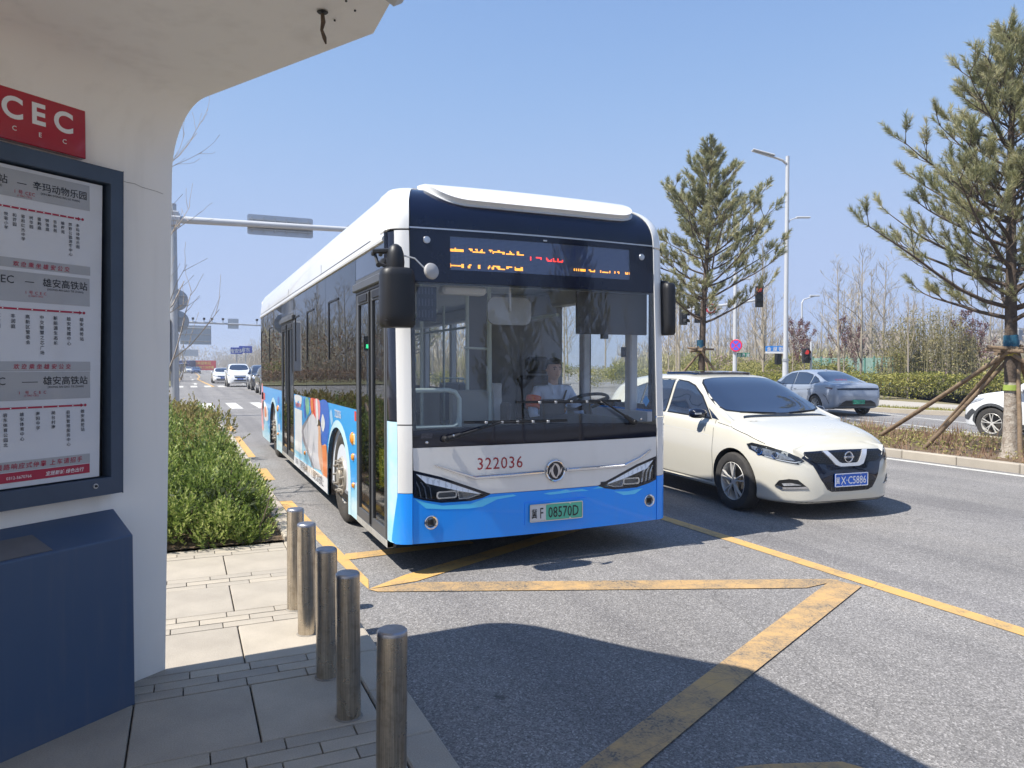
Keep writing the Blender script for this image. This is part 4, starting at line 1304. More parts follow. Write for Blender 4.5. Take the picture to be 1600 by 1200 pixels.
dec('printed_balloon', [(4.45, 1.2), (4.2, 1.2), (4.15, 1.06), (4.3, .98), (4.46, 1.06)], grn_v, 1, 4)
dec('printed_balloon', [(4.62, 1.16), (4.5, 1.18), (4.44, 1.0), (4.52, .93), (4.62, 1.02)], blue_v, 2, 4)
dec('printed_balloon', [(3.3, 1.21), (2.82, 1.21), (2.74, .95), (2.9, .74), (3.1, .66), (3.3, .8), (3.36, 1.0)], blue_v, 1, 4)
dec('printed_panel', [(3.14, 1.072), (2.99, .972), (3.12, .865), (3.26, .953)], wht_v, 3, 3)
dec('printed_phone', [(3.92, 1.06), (3.84, 1.07), (4.73, .82), (4.80, .74), (4.72, .62), (3.86, .35), (3.78, .37), (4.6, .68), (4.66, .76)], grey_v, 3)
dec('printed_phone', [(3.90, 1.05), (4.68, .80), (4.74, .73), (4.66, .63), (3.80, .372), (3.30, .40), (3.26, .90)], pale_v if False else V('pale_screen_vinyl', (.68, .67, .71)), 2)
dec('printed_hand', [(3.42, .86), (3.28, .84), (3.22, .70), (2.9, .73), (2.86, .38), (3.16, .37), (3.36, .46), (3.46, .60)], skin_v, 4, 3)
dec('printed_sleeve', [(3.18, .71), (2.90, .73), (2.86, .385), (3.10, .375)], org_v, 5)
dec('printed_band', [(1.36, .36), (1.60, .36), (1.62, .2), (1.36, .2)], wht_v, 1) if False else None
dec('printed_band', [(5.56, .33), (2.83, .37), (2.82, .20), (5.56, .20)], wht_v, 6)
dec('printed_box', [(5.50, 1.02), (4.78, 1.02), (4.78, .42), (5.50, .42)], wht_v, 1)
dec('printed_cloud', [(5.5, 1.20), (5.35, 1.08), (5.1, 1.14), (4.95, 1.05), (4.8, 1.20)], wht_v, 1, 4)
dec('printed_tag', [(1.42, 1.2), (1.345, 1.2), (1.345, 1.11), (1.42, 1.11)], red_v, 1)
dec('printed_tag', [(10.4, 1.09), (9.75, 1.09), (9.75, .95), (10.4, .95)], red_v, 1)
dec('printed_cloud', [(10.3, .88), (9.8, .92), (9.3, .80), (9.2, .60), (9.7, .55), (10.2, .62)], wht_v, 1, 4)
dec('printed_cloud', [(9.9, .80), (9.6, .82), (9.5, .66), (9.8, .62)], org_v, 2, 4)
dec('printed_cloud', [(10.2, .72), (10.0, .76), (9.95, .50), (10.15, .48)], grey_v, 2, 4)
dec('printed_ribbon', [(10.45, 1.2), (10.15, 1.2), (10.0, .6), (10.2, .3), (10.5, .5)], pink_v, 1, 3)
dec('printed_balloon', [(3.62, 1.2), (3.50, 1.2), (3.44, .98), (3.56, .92)], wht_v, 3, 4)
dec('printed_balloon', [(4.0, 1.2), (3.86, 1.2), (3.82, 1.07), (3.92, 1.02)], org_v, 3, 4)
dec('printed_face', [(3.42, .97), (3.32, .95), (3.30, .86), (3.36, .80), (3.44, .86)], skin_v, 5, 3)
dec('printed_hair', [(3.43, .99), (3.31, .98), (3.29, .93), (3.43, .92)], V('dark_hair_vinyl', (.06, .03, .02)), 6, 3)
dec('printed_cloud', [(2.7, 1.1), (2.6, 1.15), (2.52, 1.05), (2.6, .98)], V('pale_cloud_vinyl', (.35, .6, .85)), 1, 3)
for k, (y_, z_) in enumerate(((7.5, 1.05), (7.3, .8), (7.42, .6))): dec('printed_balloon', [(y_+.14, z_), (y_, z_+.06), (y_-.12, z_), (y_, z_-.08)], (blue_v, V('teal_vinyl', (.02, .35, .5)), wht_v)[k], 1, 4)
tx = MB()
fnS = lambda y0, z0, lay=7: (lambda u, v, w_=0: (-HW-.0012*lay-.001, y0-u, z0+v))
tx.text('下载手机APP', fnS(4.62, .235), .115, off=.02); tx.text('便民服务就在掌上', fnS(3.52, .245), .115, off=.02, squash=.95)
tx.text('乘车码', fnS(5.25, .24), .09, off=.01)
tx.build('advert_lettering', V('dark_lettering', (.05, .05, .07)), bus)
tx = MB(); tx.text('322036', fnS(2.24, 1.085, 2), .115, off=.012); tx.build('fleet_number', wht_v, bus)
tx = MB(); tx.text('手机乘车更便捷', fnS(5.14, 1.04, 2), .08, off=.015); tx.build('advert_lettering', red_v, bus)
# wheel-arch lip, liner, lamps
def lip(c, sg=-1):
    P = arch(c, .565, .985, ZS); Q = arch(c, .635, 1.06, ZS)
    mb = MB(); n = len(P)
    f = lambda p, lay: Vector(wrap_pt(sg*p[0], p[1]))+Vector((sg*lay, 0, 0))
    vs = [f(p, .012) for p in P]+[f(p, .002) for p in Q]; mb.add(vs, [(i, i+1, n+i+1, n+i) for i in range(n-1)])
    mb.build('arch_trim', V('pale_arch_trim', (.50, .72, .80)), bus, smooth=40)
    mb = MB(); vs = [f(p, .0) for p in P]+[f(p, -.45) for p in P]
    mb.add(vs, [(i, i+1, n+i+1, n+i) for i in range(n-1)]); mb.add([f(p, -.45) for p in P], [tuple(range(n))])
    mb.build('arch_liner', mat('arch_liner', (.10, .085, .075), .9, var=(5, .4)), bus)
for c in (FA, RA): lip(c)
for y_, z_, r_ in ((1.515, .935, .05), (1.48, .763, .036), (1.46, .498, .028), (4.51, .475, .03), (7.58, .90, .045), (7.55, .47, .025)):
    mb = MB().lathe([(.0001, .022), (r_*.6, .020), (r_*.95, .008), (r_, 0)], (0, 0, 0), (-1, 0, 0), 18)
    mb.v = [(x, y*(1.3 if r_ > .04 else 1), z*(1.25 if r_ > .04 else 1)) for x, y, z in mb.v]
    o = mb.build('side_marker', M['amber'], bus, smooth=40); o.location = (-HW-.002, y_, z_)
MB().box(-HW-.004, -HW, 1.40, 1.47, .885, .985, c=.002).build('reflector', V('pale_reflector', (.62, .66, .45)), bus)

# ---- windows of both flanks, with the posts of the opening quarter
def windows(sg):
    cuts = [1.335, 2.93, 4.35, 5.58] if sg < 0 else [.27, 1.45, 2.93, 4.35, 5.7]
    cuts2 = [7.03, 8.15, 8.95, L-.03] if sg < 0 else [5.7, 7.1, 8.95, L-.03]
    f = lambda pts: (L_(pts) if sg < 0 else list(reversed(pts)))
    for cs in (cuts, cuts2):
        for a, b in zip(cs, cs[1:]):
            P = [(Y(a+.006), ZB+.008), (Y(b-.006), ZB+.008), (Y(b-.006), ZT-.004), (Y(a+.006), ZT-.004)]
            wd = bdrape('window', f(P), M['tint_glass'] if sg < 0 else M['clear_glass'], step=.5, t=.006, off=.002)
            # black printed border behind the glass
            o_ = [(Y(a), ZB), (Y(b), ZB), (Y(b), ZT), (Y(a), ZT)]; i_ = [(Y(a+.05), ZB+.05), (Y(b-.05), ZB+.05), (Y(b-.05), 2.36), (Y(a+.05), 2.36)]
            mb = MB(); drape(mb, f(o_), bus_fn, .6, -.006, .01, holes=[f(i_)]); mb.build('window_border', M['blackglass'], wd)
windows(-1); windows(1)
for ys, yl, w_ in ((2.73, 2.17, .035), (4.28, 3.72, .035), (5.38, 4.99, .035), (8.84, 8.4, .03), (10.42, 10.2, .03)):
    mb = MB(); x = -HW-.006
    mb.box(x-.004, x+.004, ys-.035, ys, 1.69, 2.32); mb.box(x-.004, x+.004, yl, ys-.035, 2.30, 2.32)
    mb.build('vent_post', M['black'], bus)
# ---- doors
def door(y0, y1, ztop):
    d = thing('door', None, None); d.parent = bus
    x = -HW+.028; ym = (y0+y1)/2
    mb = MB(); mb.plate([(y0, .19), (y1, .19), (y1, ztop+.13), (y0, ztop+.13)], lambda u, v, w_: (-HW+.07-w_, u, v), .072, holes=[[(y0+.03, .245), (y1-.03, .245), (y1-.03, ztop), (y0+.03, ztop)]])
    mb.build('door_frame', M['frame_grey'], d)
    MB().box(-HW-.03, -HW+.04, y0-.03, y1+.03, ztop+.02, ztop+.095, c=.01).build('door_header', M['frame_grey'], d)
    MB().box(-HW-.001, -HW+.02, y0-.002, y1+.002, ztop+.133, 2.598).build('header_glass', M['blackglass'], d)
    MB().box(-HW-.004, -HW+.05, y0, y1, .185, .245, c=.004).build('sill', mat('door_sill', (.40, .385, .35), .6, var=(9, .3)), d)
    for k, (a, b) in enumerate(((y0+.035, ym-.012), (ym+.012, y1-.035))):
        lf = MB(); lf.plate([(a, .25), (b, .25), (b, ztop-.006), (a, ztop-.006)], lambda u, v, w_: (x-w_, u, v), .03, holes=[[(a+.055, .33), (b-.055, .33), (b-.055, ztop-.10), (a+.055, ztop-.10)]])
        lf = lf.build('door_leaf', M['frame_grey'], d, bevel=.003)
        MB().box(x-.016, x-.010, a+.05, b-.05, .325, ztop-.095).build('door_pane', M['door_glass'], d)
        MB().box(x-.042, x-.030, (b if k == 0 else a)-.006, (b if k == 0 else a)+.006, .27, ztop-.02).build('rubber_seal', M['rubber'], d)
        MB().box(x-.040, x-.03, a+.09, b-.09, ztop-.085, ztop-.02, c=.004).build('vent_grille', M['black'], d)
        yy = a+.12 if k == 0 else b-.12
        mb = MB().tube([(x+.02, yy, 1.05), (x+.05, yy, 1.06), (x+.05, yy, 1.30), (x+.02, yy, 1.31)], .013, 8); mb.build('door_handle', M['black'], d)
    return d
fd = door(.215, 1.33, 2.27); rd = door(5.585, 7.025, 2.27)
MB().box(-HW+.045, -HW+.050, .30, .66, .62, .93).build('yellow_notice', [mat('yellow_sticker', (.85, .72, .05), .4)], fd)
tx = MB(); fD = lambda y0, z0: (lambda u, v, w_=0: (-HW+.0435, y0-u, z0+v))
tx.text('注意', fD(.46, .87), .04, off=.01); tx.text('前门上车', fD(.46, .80), .055, off=.02); tx.text('后门下车', fD(.46, .73), .055, off=.02); tx.text('文明乘车', fD(.46, .66), .055, off=.02)
tx.build('notice_lettering', V('green_lettering', (.10, .30, .08)), fd)
# ---- roof and rails
def roof_grid():
    mb = MB(); prof = [(2.62, 0), (2.69, 0)] + [(2.69+.385*k/8, k) for k in range(1, 9)]
    zs = [2.60, 2.69] + [2.69+.385*math.sin(math.pi/2*k/9) for k in range(1, 10)]
    xs = [HW-side_inset(z) for z in zs]; xs[0] = HW
    zs += [3.085, 3.09]; xs += [.8, 0]
    P = [(-x, z) for x, z in zip(xs, zs)] + [(x, z) for x, z in list(zip(xs, zs))[::-1][1:]]
    n = len(P)-1
    ysn = [0, .25, .5, 1.0]
    def pt(i, j):
        x, z = P[i]; y0 = .30+ (0 if z < 2.69 else .47*(1-math.cos(math.asin(min(1, (z-2.69)/.385)))))
        t = [0, .02, .1, .4, .98, 1.0][j]
        zz = z if j < 5 else 2.60+(z-2.60)*.75
        return (x, y0+(L-y0)*t, zz)
    mb.grid(n, 5, pt, flip=True)
    return mb
rf = roof_grid().build('roof', M['bus_white'], bus, smooth=35)
for sg in (-1, 1):
    mb = MB()
    P = [(0, 0), (.022, .004), (.026, .022), (.020, .040), (0, .046)]
    pts = [(sg*(HW-.004), .27, 2.60), (sg*(HW-.004), L, 2.60)]
    vs = [(pts[j][0]+sg*a, pts[j][1], pts[j][2]+b) for j in (0, 1) for a, b in P]
    mb.add(vs, [(k, k+1, 5+k+1, 5+k) for k in range(4)]+[(0, 1, 2, 3, 4), (9, 8, 7, 6, 5)])
    mb.build('drip_rail', M['bus_white'], bus, recalc=True)
    mb = MB()
    for yy in (3.2, 6.1, 8.9):
        mb.box(sg*(HW+.0005)-.001, sg*(HW+.0005)+.001, yy, yy+.008, 2.66, 2.78)
    mb.box(sg*(HW+.0005)-.001, sg*(HW+.0005)+.001, .75, L-.05, 2.672, 2.680)
    tag(mb.build('panel_seams', M['darkmetal'], bus), kind='stuff')
MB().box(-.85, .85, 1.6, 3.6, 3.08, 3.20, c=.05).build('roof_unit', M['bus_white'], bus)
MB().box(-.85, .85, 5.6, 8.8, 3.08, 3.20, c=.05).build('roof_unit', M['bus_white'], bus)
# tail, underside, right flank skirt
mb = MB(); mb.box(-HW+.02, HW-.02, L-.04, L, .30, 2.95, c=.04); mb.build('tail_panel', M['bus_white'], bus)
MB().box(-HW+.03, HW-.03, .15, L-.1, .27, .33).build('underside', M['black'], bus)
MB().box(-HW+.035, HW-.035, .3, L-.1, .33, .36).build('floor', M['floor'], bus)
rs = [(Y(.20), ZB), (Y(.20), ZS+.06)] + arch(FA, s0=ZS+.06) + arch(RA, s0=ZS+.06) + [(Y(L), ZS+.2), (Y(L), ZB)]
bdrape('side_panel', list(reversed(rs)), M['bus_blue'], step=.3, t=.03)
lip(FA, 1); lip(RA, 1)
# ---- wheels
def wheel_bus(x, y, sg):
    w_ = thing('wheel', None, None, (x, y, .478)); w_.parent = bus
    ax = (sg, 0, 0)
    MB().lathe([(.29, -.10), (.33, -.13), (.44, -.13), (.472, -.11), (.478, -.08), (.478, .08), (.472, .11), (.44, .13), (.40, .135), (.33, .125), (.292, .10), (.285, .04)], (0, 0, 0), ax, 48).build('tyre', mat('dusty_tyre', (.035, .033, .03), .8, var=(7, .4, (.07, .06, .05)), bump=(30, .3, .004)), w_, smooth=35)
    rm = mat('painted_steel_rim', (.48, .46, .42), .45, .3, var=(6, .25, (.25, .2, .14)))
    MB().lathe([(.293, .105), (.285, .11), (.272, .095), (.25, .05), (.238, .04), (.225, .06), (.205, .13), (.19, .145), (.12, .15), (.105, .145), (.0001, .146)], (0, 0, 0), ax, 40).build('rim', rm, w_, smooth=35)
    MB().lathe([(.085, .145), (.085, .165), (.075, .178), (.0001, .18)], (0, 0, 0), ax, 20).build('hub', rm, w_, smooth=35)
    for k in range(10):
        a = 2*math.pi*k/10; p = Vector((sg*.145, .158*math.cos(a), .158*math.sin(a)))
        MB().cyl(p, p+Vector((sg*.022, 0, 0)), .020, 6).cyl(p+Vector((sg*.022, 0, 0)), p+Vector((sg*.05, 0, 0)), .012, 8).build('wheel_nut', rm, w_)
    for k in range(8):
        a = 2*math.pi*(k+.5)/8; p = Vector((sg*.098, .216*math.cos(a), .216*math.sin(a)))
        MB().lathe([(.0001, .004), (.019, .004), (.020, -.004)], p, ax, 12).build('rim_hole', M['black'], w_)
for c in (FA, RA):
    wheel_bus(-HW+.17, c, -1)
    wheel_bus(HW-.17, c, 1)
# ---- interior
inn = M['interior']
MB().box(-1.20, 1.20, .12, .75, .36, 1.02, c=.05).build('dashboard_base', M['interior_dark'], bus)
mb = MB()
dash = [(-1.12, 1.10), (-.2, 1.13), (.15, 1.20), (1.12, 1.22)]
mb.grid(12, 6, lambda i, j: (-1.12+2.24*i/12, -.0+.60*j/6+.0, 1.08+.09*math.sin(math.pi*min(1, max(0, (i-4)/8.)))*math.sin(math.pi*j/6)+.03*math.sin(math.pi*j/6)))
mb.build('dashboard_top', M['interior_dark'], bus, smooth=60)
MB().box(-1.22, 1.22, .14, L-.2, 2.46, 2.50).build('ceiling', inn, bus)
MB().box(-1.22, 1.22, .10, .16, 2.27, 2.50).build('front_header', mat('interior_cream', (.55, .56, .55), .5), bus)
MB().box(-1.2, 1.2, L-.3, L-.25, .36, 2.46).build('rear_bulkhead', inn, bus)
for sg in (-1, 1):
    MB().box(sg*1.15, sg*1.22, 1.4 if sg < 0 else .19, 5.55 if sg < 0 else L-.3, .36, 1.20).build('side_lining', inn, bus)
    if sg < 0: MB().box(-1.22, -1.15, 7.05, L-.3, .36, 1.20).build('side_lining', inn, bus)
    for y_ in ([1.36, 2.93, 4.35, 5.56, 7.05, 8.95] if sg < 0 else [.55, 1.45, 2.93, 4.35, 5.7, 7.1, 8.95]):
        MB().box(sg*1.17, sg*1.25, y_-.055, y_+.055, 1.2, 2.48, c=.01).build('window_pillar', inn, bus)
    MB().box(sg*1.0, sg*1.22, .5, L-.4, 2.28, 2.46, c=.03).build('ceiling_cove', inn, bus)
    MB().tube([(sg*.62, .95, 2.12), (sg*.62, L-1, 2.12)], .017, 8).build('handrail', M['rail'], bus)
for (x, y) in ((-.62, 1.4), (-.62, 2.9), (.62, 2.9), (-.62, 4.4), (.62, 4.4), (-.62, 5.6), (.62, 5.9), (-.30, 1.0)):
    MB().tube([(x, y, .36), (x, y, 2.46)], .017, 8).build('stanchion', M['rail'], bus)
# guard rails by the door seen through the glass
MB().tube([(-1.18, .50, 1.10), (-.62, .50, 1.10), (-.58, .50, 1.12), (-.56, .50, 1.18), (-.56, .50, 1.34), (-.60, .50, 1.40), (-.66, .50, 1.415), (-1.18, .50, 1.415)], .020, 10).build('guard_rail', M['rail'], bus)
MB().tube([(-.56, .50, .9), (-.56, .50, 1.2)], .02, 8).build('guard_rail', M['rail'], bus)
MB().box(-.50, -.12, .9, .96, .8, 1.40, c=.02).build('ticket_box', mat('ticket_box', (.30, .31, .30), .4, var=(4, .2)), bus)
MB().tube([(-.10, .95, .36), (-.10, .95, 1.80), (-.10, .95, 2.46)], [.028, .024, .018], 10).build('cab_post', M['rail'], bus)
MB().tube([(-.10, .95, 1.78), (-.35, .95, 1.79)], .012, 8).build('cab_rail', M['rail'], bus)
MB().box(-.08, .02, .92, 1.0, 1.1, 1.46, c=.01).build('card_reader', M['grey_paint'], bus)
# driver's cab: partition behind, seat, wheel, screen
MB().box(.03, 1.16, 1.86, 1.90, .36, 2.40, c=.01).build('cab_partition', mat('cab_partition_grey', (.26, .27, .30), .6, var=(2, .15)), bus)
MB().box(.0, .05, .75, 1.15, .36, 1.28, c=.02).build('cab_door', mat('cab_door_dark', (.10, .09, .085), .5), bus)
seat = thing('driver_seat', None, None, (.74, 1.40, 0)); seat.parent = bus
MB().box(-.25, .25, -.28, .22, .78, .90, c=.05).build('seat_cushion', M['interior_dark'], seat)
MB().box(-.25, .25, .18, .30, .88, 1.52, c=.05).build('seat_back', M['interior_dark'], seat)
MB().box(-.14, .14, .20, .29, 1.54, 1.72, c=.04).build('headrest', M['interior_dark'], seat)
MB().cyl((0, 0, .36), (0, 0, .8), .12, 12).build('seat_pedestal', M['interior_dark'], seat)
SWc = Vector((.78, .62, 1.16)); swx = Vector((0, .38, .92)).normalized()
sw_ = thing('steering_wheel', None, None); sw_.parent = bus
rw = .215; ring = []
aa = Vector((1, 0, 0)); bb = swx.cross(aa)
ring = [SWc + swx*.13+ (aa*math.cos(2*math.pi*k/24)+bb*math.sin(2*math.pi*k/24))*rw for k in range(25)]
MB().tube(ring, .015, 8, caps=False).build('wheel_rim', M['black'], sw_)
for k in (0, 1, 2):
    a = math.pi/2+k*2*math.pi/3
    MB().tube([SWc+swx*.10, SWc+swx*.13+(aa*math.cos(a)+bb*math.sin(a))*rw], .014, 6).build('spoke', M['black'], sw_)
MB().cyl(SWc-swx*.2, SWc+swx*.12, .04, 12).build('steering_column', M['black'], sw_)
MB().box(.12, .36, .30, .33, 1.13, 1.33, c=.01).build('cab_screen', M['interior_dark'], bus)
MB().box(.36, .56, .36, .46, 1.155, 1.175).build('paper_on_dash', M['sign_white'], bus)
MB().box(.40, 1.13, .17, .19, 1.90, 2.27, c=.004).build('sun_blind', mat('sun_blind_mesh', (.055, .055, .06), .7), bus)
MB().box(.64, .72, .168, .172, 1.86, 1.90).build('blind_handle', M['black'], bus)
# interior mirror, ceiling lamp, timetable card
mb = MB().plate(rrect(-.20, .20, -.115, .115, .07), lambda u, v, w_: (-.22+u+.0, .22-w_, 2.08+v), .02); mb.build('interior_mirror', mat('mirror_back_beige', (.36, .36, .35), .5, var=(5, .2)), bus, bevel=.005)
MB().tube([(-.22, .19, 2.08), (-.22, .2, 2.28)], .010, 6).build('mirror_stem', M['grey_paint'], bus)
MB().box(-.82, -.44, .16, .30, 2.20, 2.27, c=.02).build('lamp_box', mat('lamp_box_white', (.62, .61, .57), .5), bus)
mb = MB().box(-1.06, -.90, .085, .09, 1.97, 2.24); mb.build('card_on_glass', mat('navy_card', (.008, .012, .03), .6), bus)
mb = MB()
for r_ in range(3):
    for c in range(5): mb.box(-1.045+.026*c, -1.035+.026*c, .082, .085, 2.0+.09*r_, 2.055+.09*r_)
tag(mb.build('card_print', mat('dim_blue_print', (.05, .06, .10), .5), bus), kind='stuff')
MB().plate([(0, .05), (.035, 0), (0, -.05), (-.035, 0)], lambda u, v, w_: (1.02+u, .02-w_, 1.31+v), .004).build('blue_pennant', mat('blue_pennant', (.02, .22, .55), .4), bus)
MB().box(.84, .89, .14, .15, 1.70, 1.79).build('small_camera', M['black'], bus)
def pseat(x, y):
    s_ = thing('passenger_seat', None, None, (x, y, .36)); s_.parent = bus
    MB().box(-.2, .2, -.2, .22, .40, .46, c=.02).build('seat_cushion', M['seat_grey'], s_)
    mb = MB().box(-.2, .2, .16, .21, .44, 1.02, c=.02); mb.build('seat_back', M['seat_grey'], s_)
    MB().box(-.15, .15, .0, .05, 0, .40).build('seat_leg', M['interior_dark'], s_)
    MB().tube([(-.18, .2, .98), (-.18, .22, 1.08), (.18, .22, 1.08), (.18, .2, .98)], .012, 6).build('seat_handle', mat('yellow_handle', (.7, .45, .04), .5) if False else M['rail'], s_)
for y_ in (2.3, 3.1, 3.9, 4.7, 7.4, 8.2, 9.0):
    for x in (-.92, .92, ) if y_ < 6 else (-.92, -.48, .92, .48): pseat(x, y_)
# steps and door wells: yellow edges
for (a, b) in ((.24, 1.31), (5.62, 7.0)):
    MB().box(-1.20, -1.14, a, b, .36, .372).build('step_edge', M['yellow_step'], bus)
MB().box(-1.08, -1.04, .30, .72, .36, .70, c=.01).build('kick_panel', M['yellow_step'], bus)

# ---- the driver
def skin_body(name, nodes, edges, m, parent, sub=2, root=0):
    me = bpy.data.meshes.new(name); me.from_pydata([n_[0] for n_ in nodes], edges, [])
    o = bpy.data.objects.new(name, me); col.objects.link(o); o.parent = parent
    sk = o.modifiers.new('skin', 'SKIN'); me.skin_vertices.new() if not me.skin_vertices else None
    for v, n_ in zip(me.skin_vertices[0].data, nodes):
        r_ = n_[1]; v.radius = r_ if isinstance(r_, tuple) else (r_, r_)
    me.skin_vertices[0].data[root].use_root = True
    sk.use_smooth_shade = True
    s_ = o.modifiers.new('sub', 'SUBSURF'); s_.levels = sub; s_.render_levels = sub
    me.materials.append(m)
    return o
drv = thing('person', 'bus driver at the wheel in pale blue shirt with red armband', 'person', (2.715+.74, 5.45+1.30, 0))
shirt = mat('pale_blue_shirt', (.68, .76, .92), .8, var=(12, .12), bump=(20, .5, .01))
skin = mat('skin', (.62, .38, .27), .5, var=(8, .12))
nodes = [((0, 0, .93), (.16, .13)), ((0, -.01, 1.10), (.155, .12)), ((0, -.02, 1.27), (.175, .12)), ((0, -.02, 1.37), (.13, .09)), ((0, -.02, 1.43), (.07, .065)),
         ((-.17, -.02, 1.37), .065), ((-.25, -.06, 1.22), .056), ((-.27, -.14, 1.10), .050), ((-.22, -.32, 1.10), .036), ((-.17, -.44, 1.17), .03),
         ((.17, -.02, 1.37), .065), ((.25, -.06, 1.22), .056), ((.27, -.14, 1.10), .050), ((.24, -.32, 1.12), .036), ((.19, -.44, 1.19), .03),
         ((-.10, -.2, .93), .09), ((-.12, -.42, .92), .075), ((-.12, -.46, .55), .05), ((.10, -.2, .93), .09), ((.12, -.42, .92), .075), ((.12, -.46, .55), .05)]
edges = [(0, 1), (1, 2), (2, 3), (3, 4), (3, 5), (5, 6), (6, 7), (7, 8), (8, 9), (3, 10), (10, 11), (11, 12), (12, 13), (13, 14), (0, 15), (15, 16), (16, 17), (0, 18), (18, 19), (19, 20)]
skin_body('body', nodes, edges, shirt, drv)
# head with face: one sculpted surface
def head(cx, cy, cz, h=.235):
    mb = MB(); nu, nv = 28, 20
    def pt(i, j):
        u = 2*math.pi*i/nu; v = math.pi*j/nv
        x = math.sin(v)*math.cos(u); y = math.sin(v)*math.sin(u); z = math.cos(v)
        w_ = .068*(1-.10*max(0, -z)-.22*max(0, -z)**2*1.0); d = .088
        X = x*w_*1.08; Y_ = y*d; Z = z*h*.5
        if y < 0:
            f = -y
            nz = math.exp(-((x/.13)**2))*math.exp(-(((z+.12)/.20)**2)); Y_ -= .020*nz*f
            for ex in (-.42, .42): Y_ += .010*math.exp(-(((x-ex)/.2)**2)-(((z-.08)/.12)**2))*f
            Y_ -= .006*math.exp(-((x/.35)**2)-(((z+.48)/.08)**2))*f
            Y_ += .004*math.exp(-((x/.3)**2)-(((z+.57)/.05)**2))*f
            Y_ -= .008*math.exp(-((x/.35)**2)-(((z+.82)/.15)**2))*f
            Y_ -= .004*math.exp(-(((abs(x)-.4)/.25)**2)-(((z-.25)/.08)**2))*f
        return (cx+X, cy+Y_, cz+Z)
    mb.grid(nu, nv, pt)
    return mb
hc = (0, -.045, 1.58)
head(*hc).build('head', skin, drv, smooth=80)
MB().tube([(0, -.02, 1.38), (0, -.03, 1.52)], [.055, .05], 12).build('neck', skin, drv, smooth=60)
for sg in (-1, 1):
    MB().lathe([(.0001, .012), (.012, .012), (.017, .004), (.010, -.004)], (sg*.070, -.035, 1.575), (sg*.9, -.3, 0), 12).build('ear', skin, drv, smooth=60)
    MB().lathe([(.0001, .004), (.007, .002), (.010, -.003)], (sg*.028, -.119, 1.588), (0, -1, 0), 10).build('eye', mat('eye_dark', (.03, .02, .02), .2), drv, smooth=60)
    MB().tube([(sg*.014, -.128, 1.606), (sg*.03, -.127, 1.611), (sg*.045, -.117, 1.604)], .0035, 6).build('eyebrow', M['ink'], drv)
    MB().tube(smooth_line([(sg*.17, -.42, 1.17), (sg*.16, -.47, 1.20), (sg*.14, -.50, 1.21)], 3), [.026, .026, .03, .034, .034, .03, .02], 10, sq=(1, .6)).build('hand', skin, drv, smooth=60)
    for k in range(4):
        b0 = Vector((sg*(.165-.012*k), -.485-.004*k, 1.205+.004*k))
        MB().tube([b0, b0+Vector((-sg*.012, -.022, -.012)), b0+Vector((-sg*.014, -.018, -.035+.003*k)), b0+Vector((-sg*.008, -.002, -.045))], [.008, .008, .0075, .006], 6).build('finger', skin, drv, smooth=60)
MB().tube([(-.018, -.122, 1.530), (0, -.126, 1.528), (.018, -.122, 1.530)], .004, 6).build('mouth', mat('lips', (.33, .12, .10), .5), drv)
hr = MB(); nu, nv = 24, 9
hr.grid(nu, nv, lambda i, j: (hc[0]+.078*math.sin(math.pi*.5*j/nv*1.02)*math.cos(2*math.pi*i/nu), hc[1]+.010+.096*math.sin(math.pi*.5*j/nv*1.02)*math.sin(2*math.pi*i/nu)*(1.0), hc[2]+.030+.095*math.cos(math.pi*.5*j/nv) + (.030 if math.sin(2*math.pi*i/nu) < -.2 else -.012)*j/nv))
hr.build('hair', mat('greying_black_hair', (.03, .028, .028), .7, var=(60, .5)), drv, smooth=60)
mb = MB()
for sg in (-1, 1):
    mb.add([(sg*.012, -.115, 1.36), (sg*.055, -.095, 1.44), (sg*.07, -.05, 1.455), (sg*.085, -.09, 1.38), (sg*.045, -.135, 1.325)], [(0, 1, 2, 3, 4)])
mb.build('collar', shirt, drv)
MB().tube([(-.10, -.145, 1.08), (-.02, -.158, 1.18), (.05, -.150, 1.27), (.11, -.10, 1.37)], .022, 6, sq=(1, .25)).build('seat_belt', mat('dark_webbing', (.04, .035, .03), .8), drv)
MB().tube([(-.235, -.06, 1.31), (-.262, -.09, 1.20)], [.078, .074], 14).build('armband', mat('red_armband', (.80, .03, .02), .6, var=(45, .5, (.8, .25, .05))), drv, smooth=60)
MB().box(.06, .15, -.158, -.150, 1.245, 1.275).build('name_badge', M['ink'], drv)
for sg in (-1, 1): MB().box(sg*.10, sg*.19, -.06, .0, 1.425, 1.432).build('epaulette', M['ink'], drv)
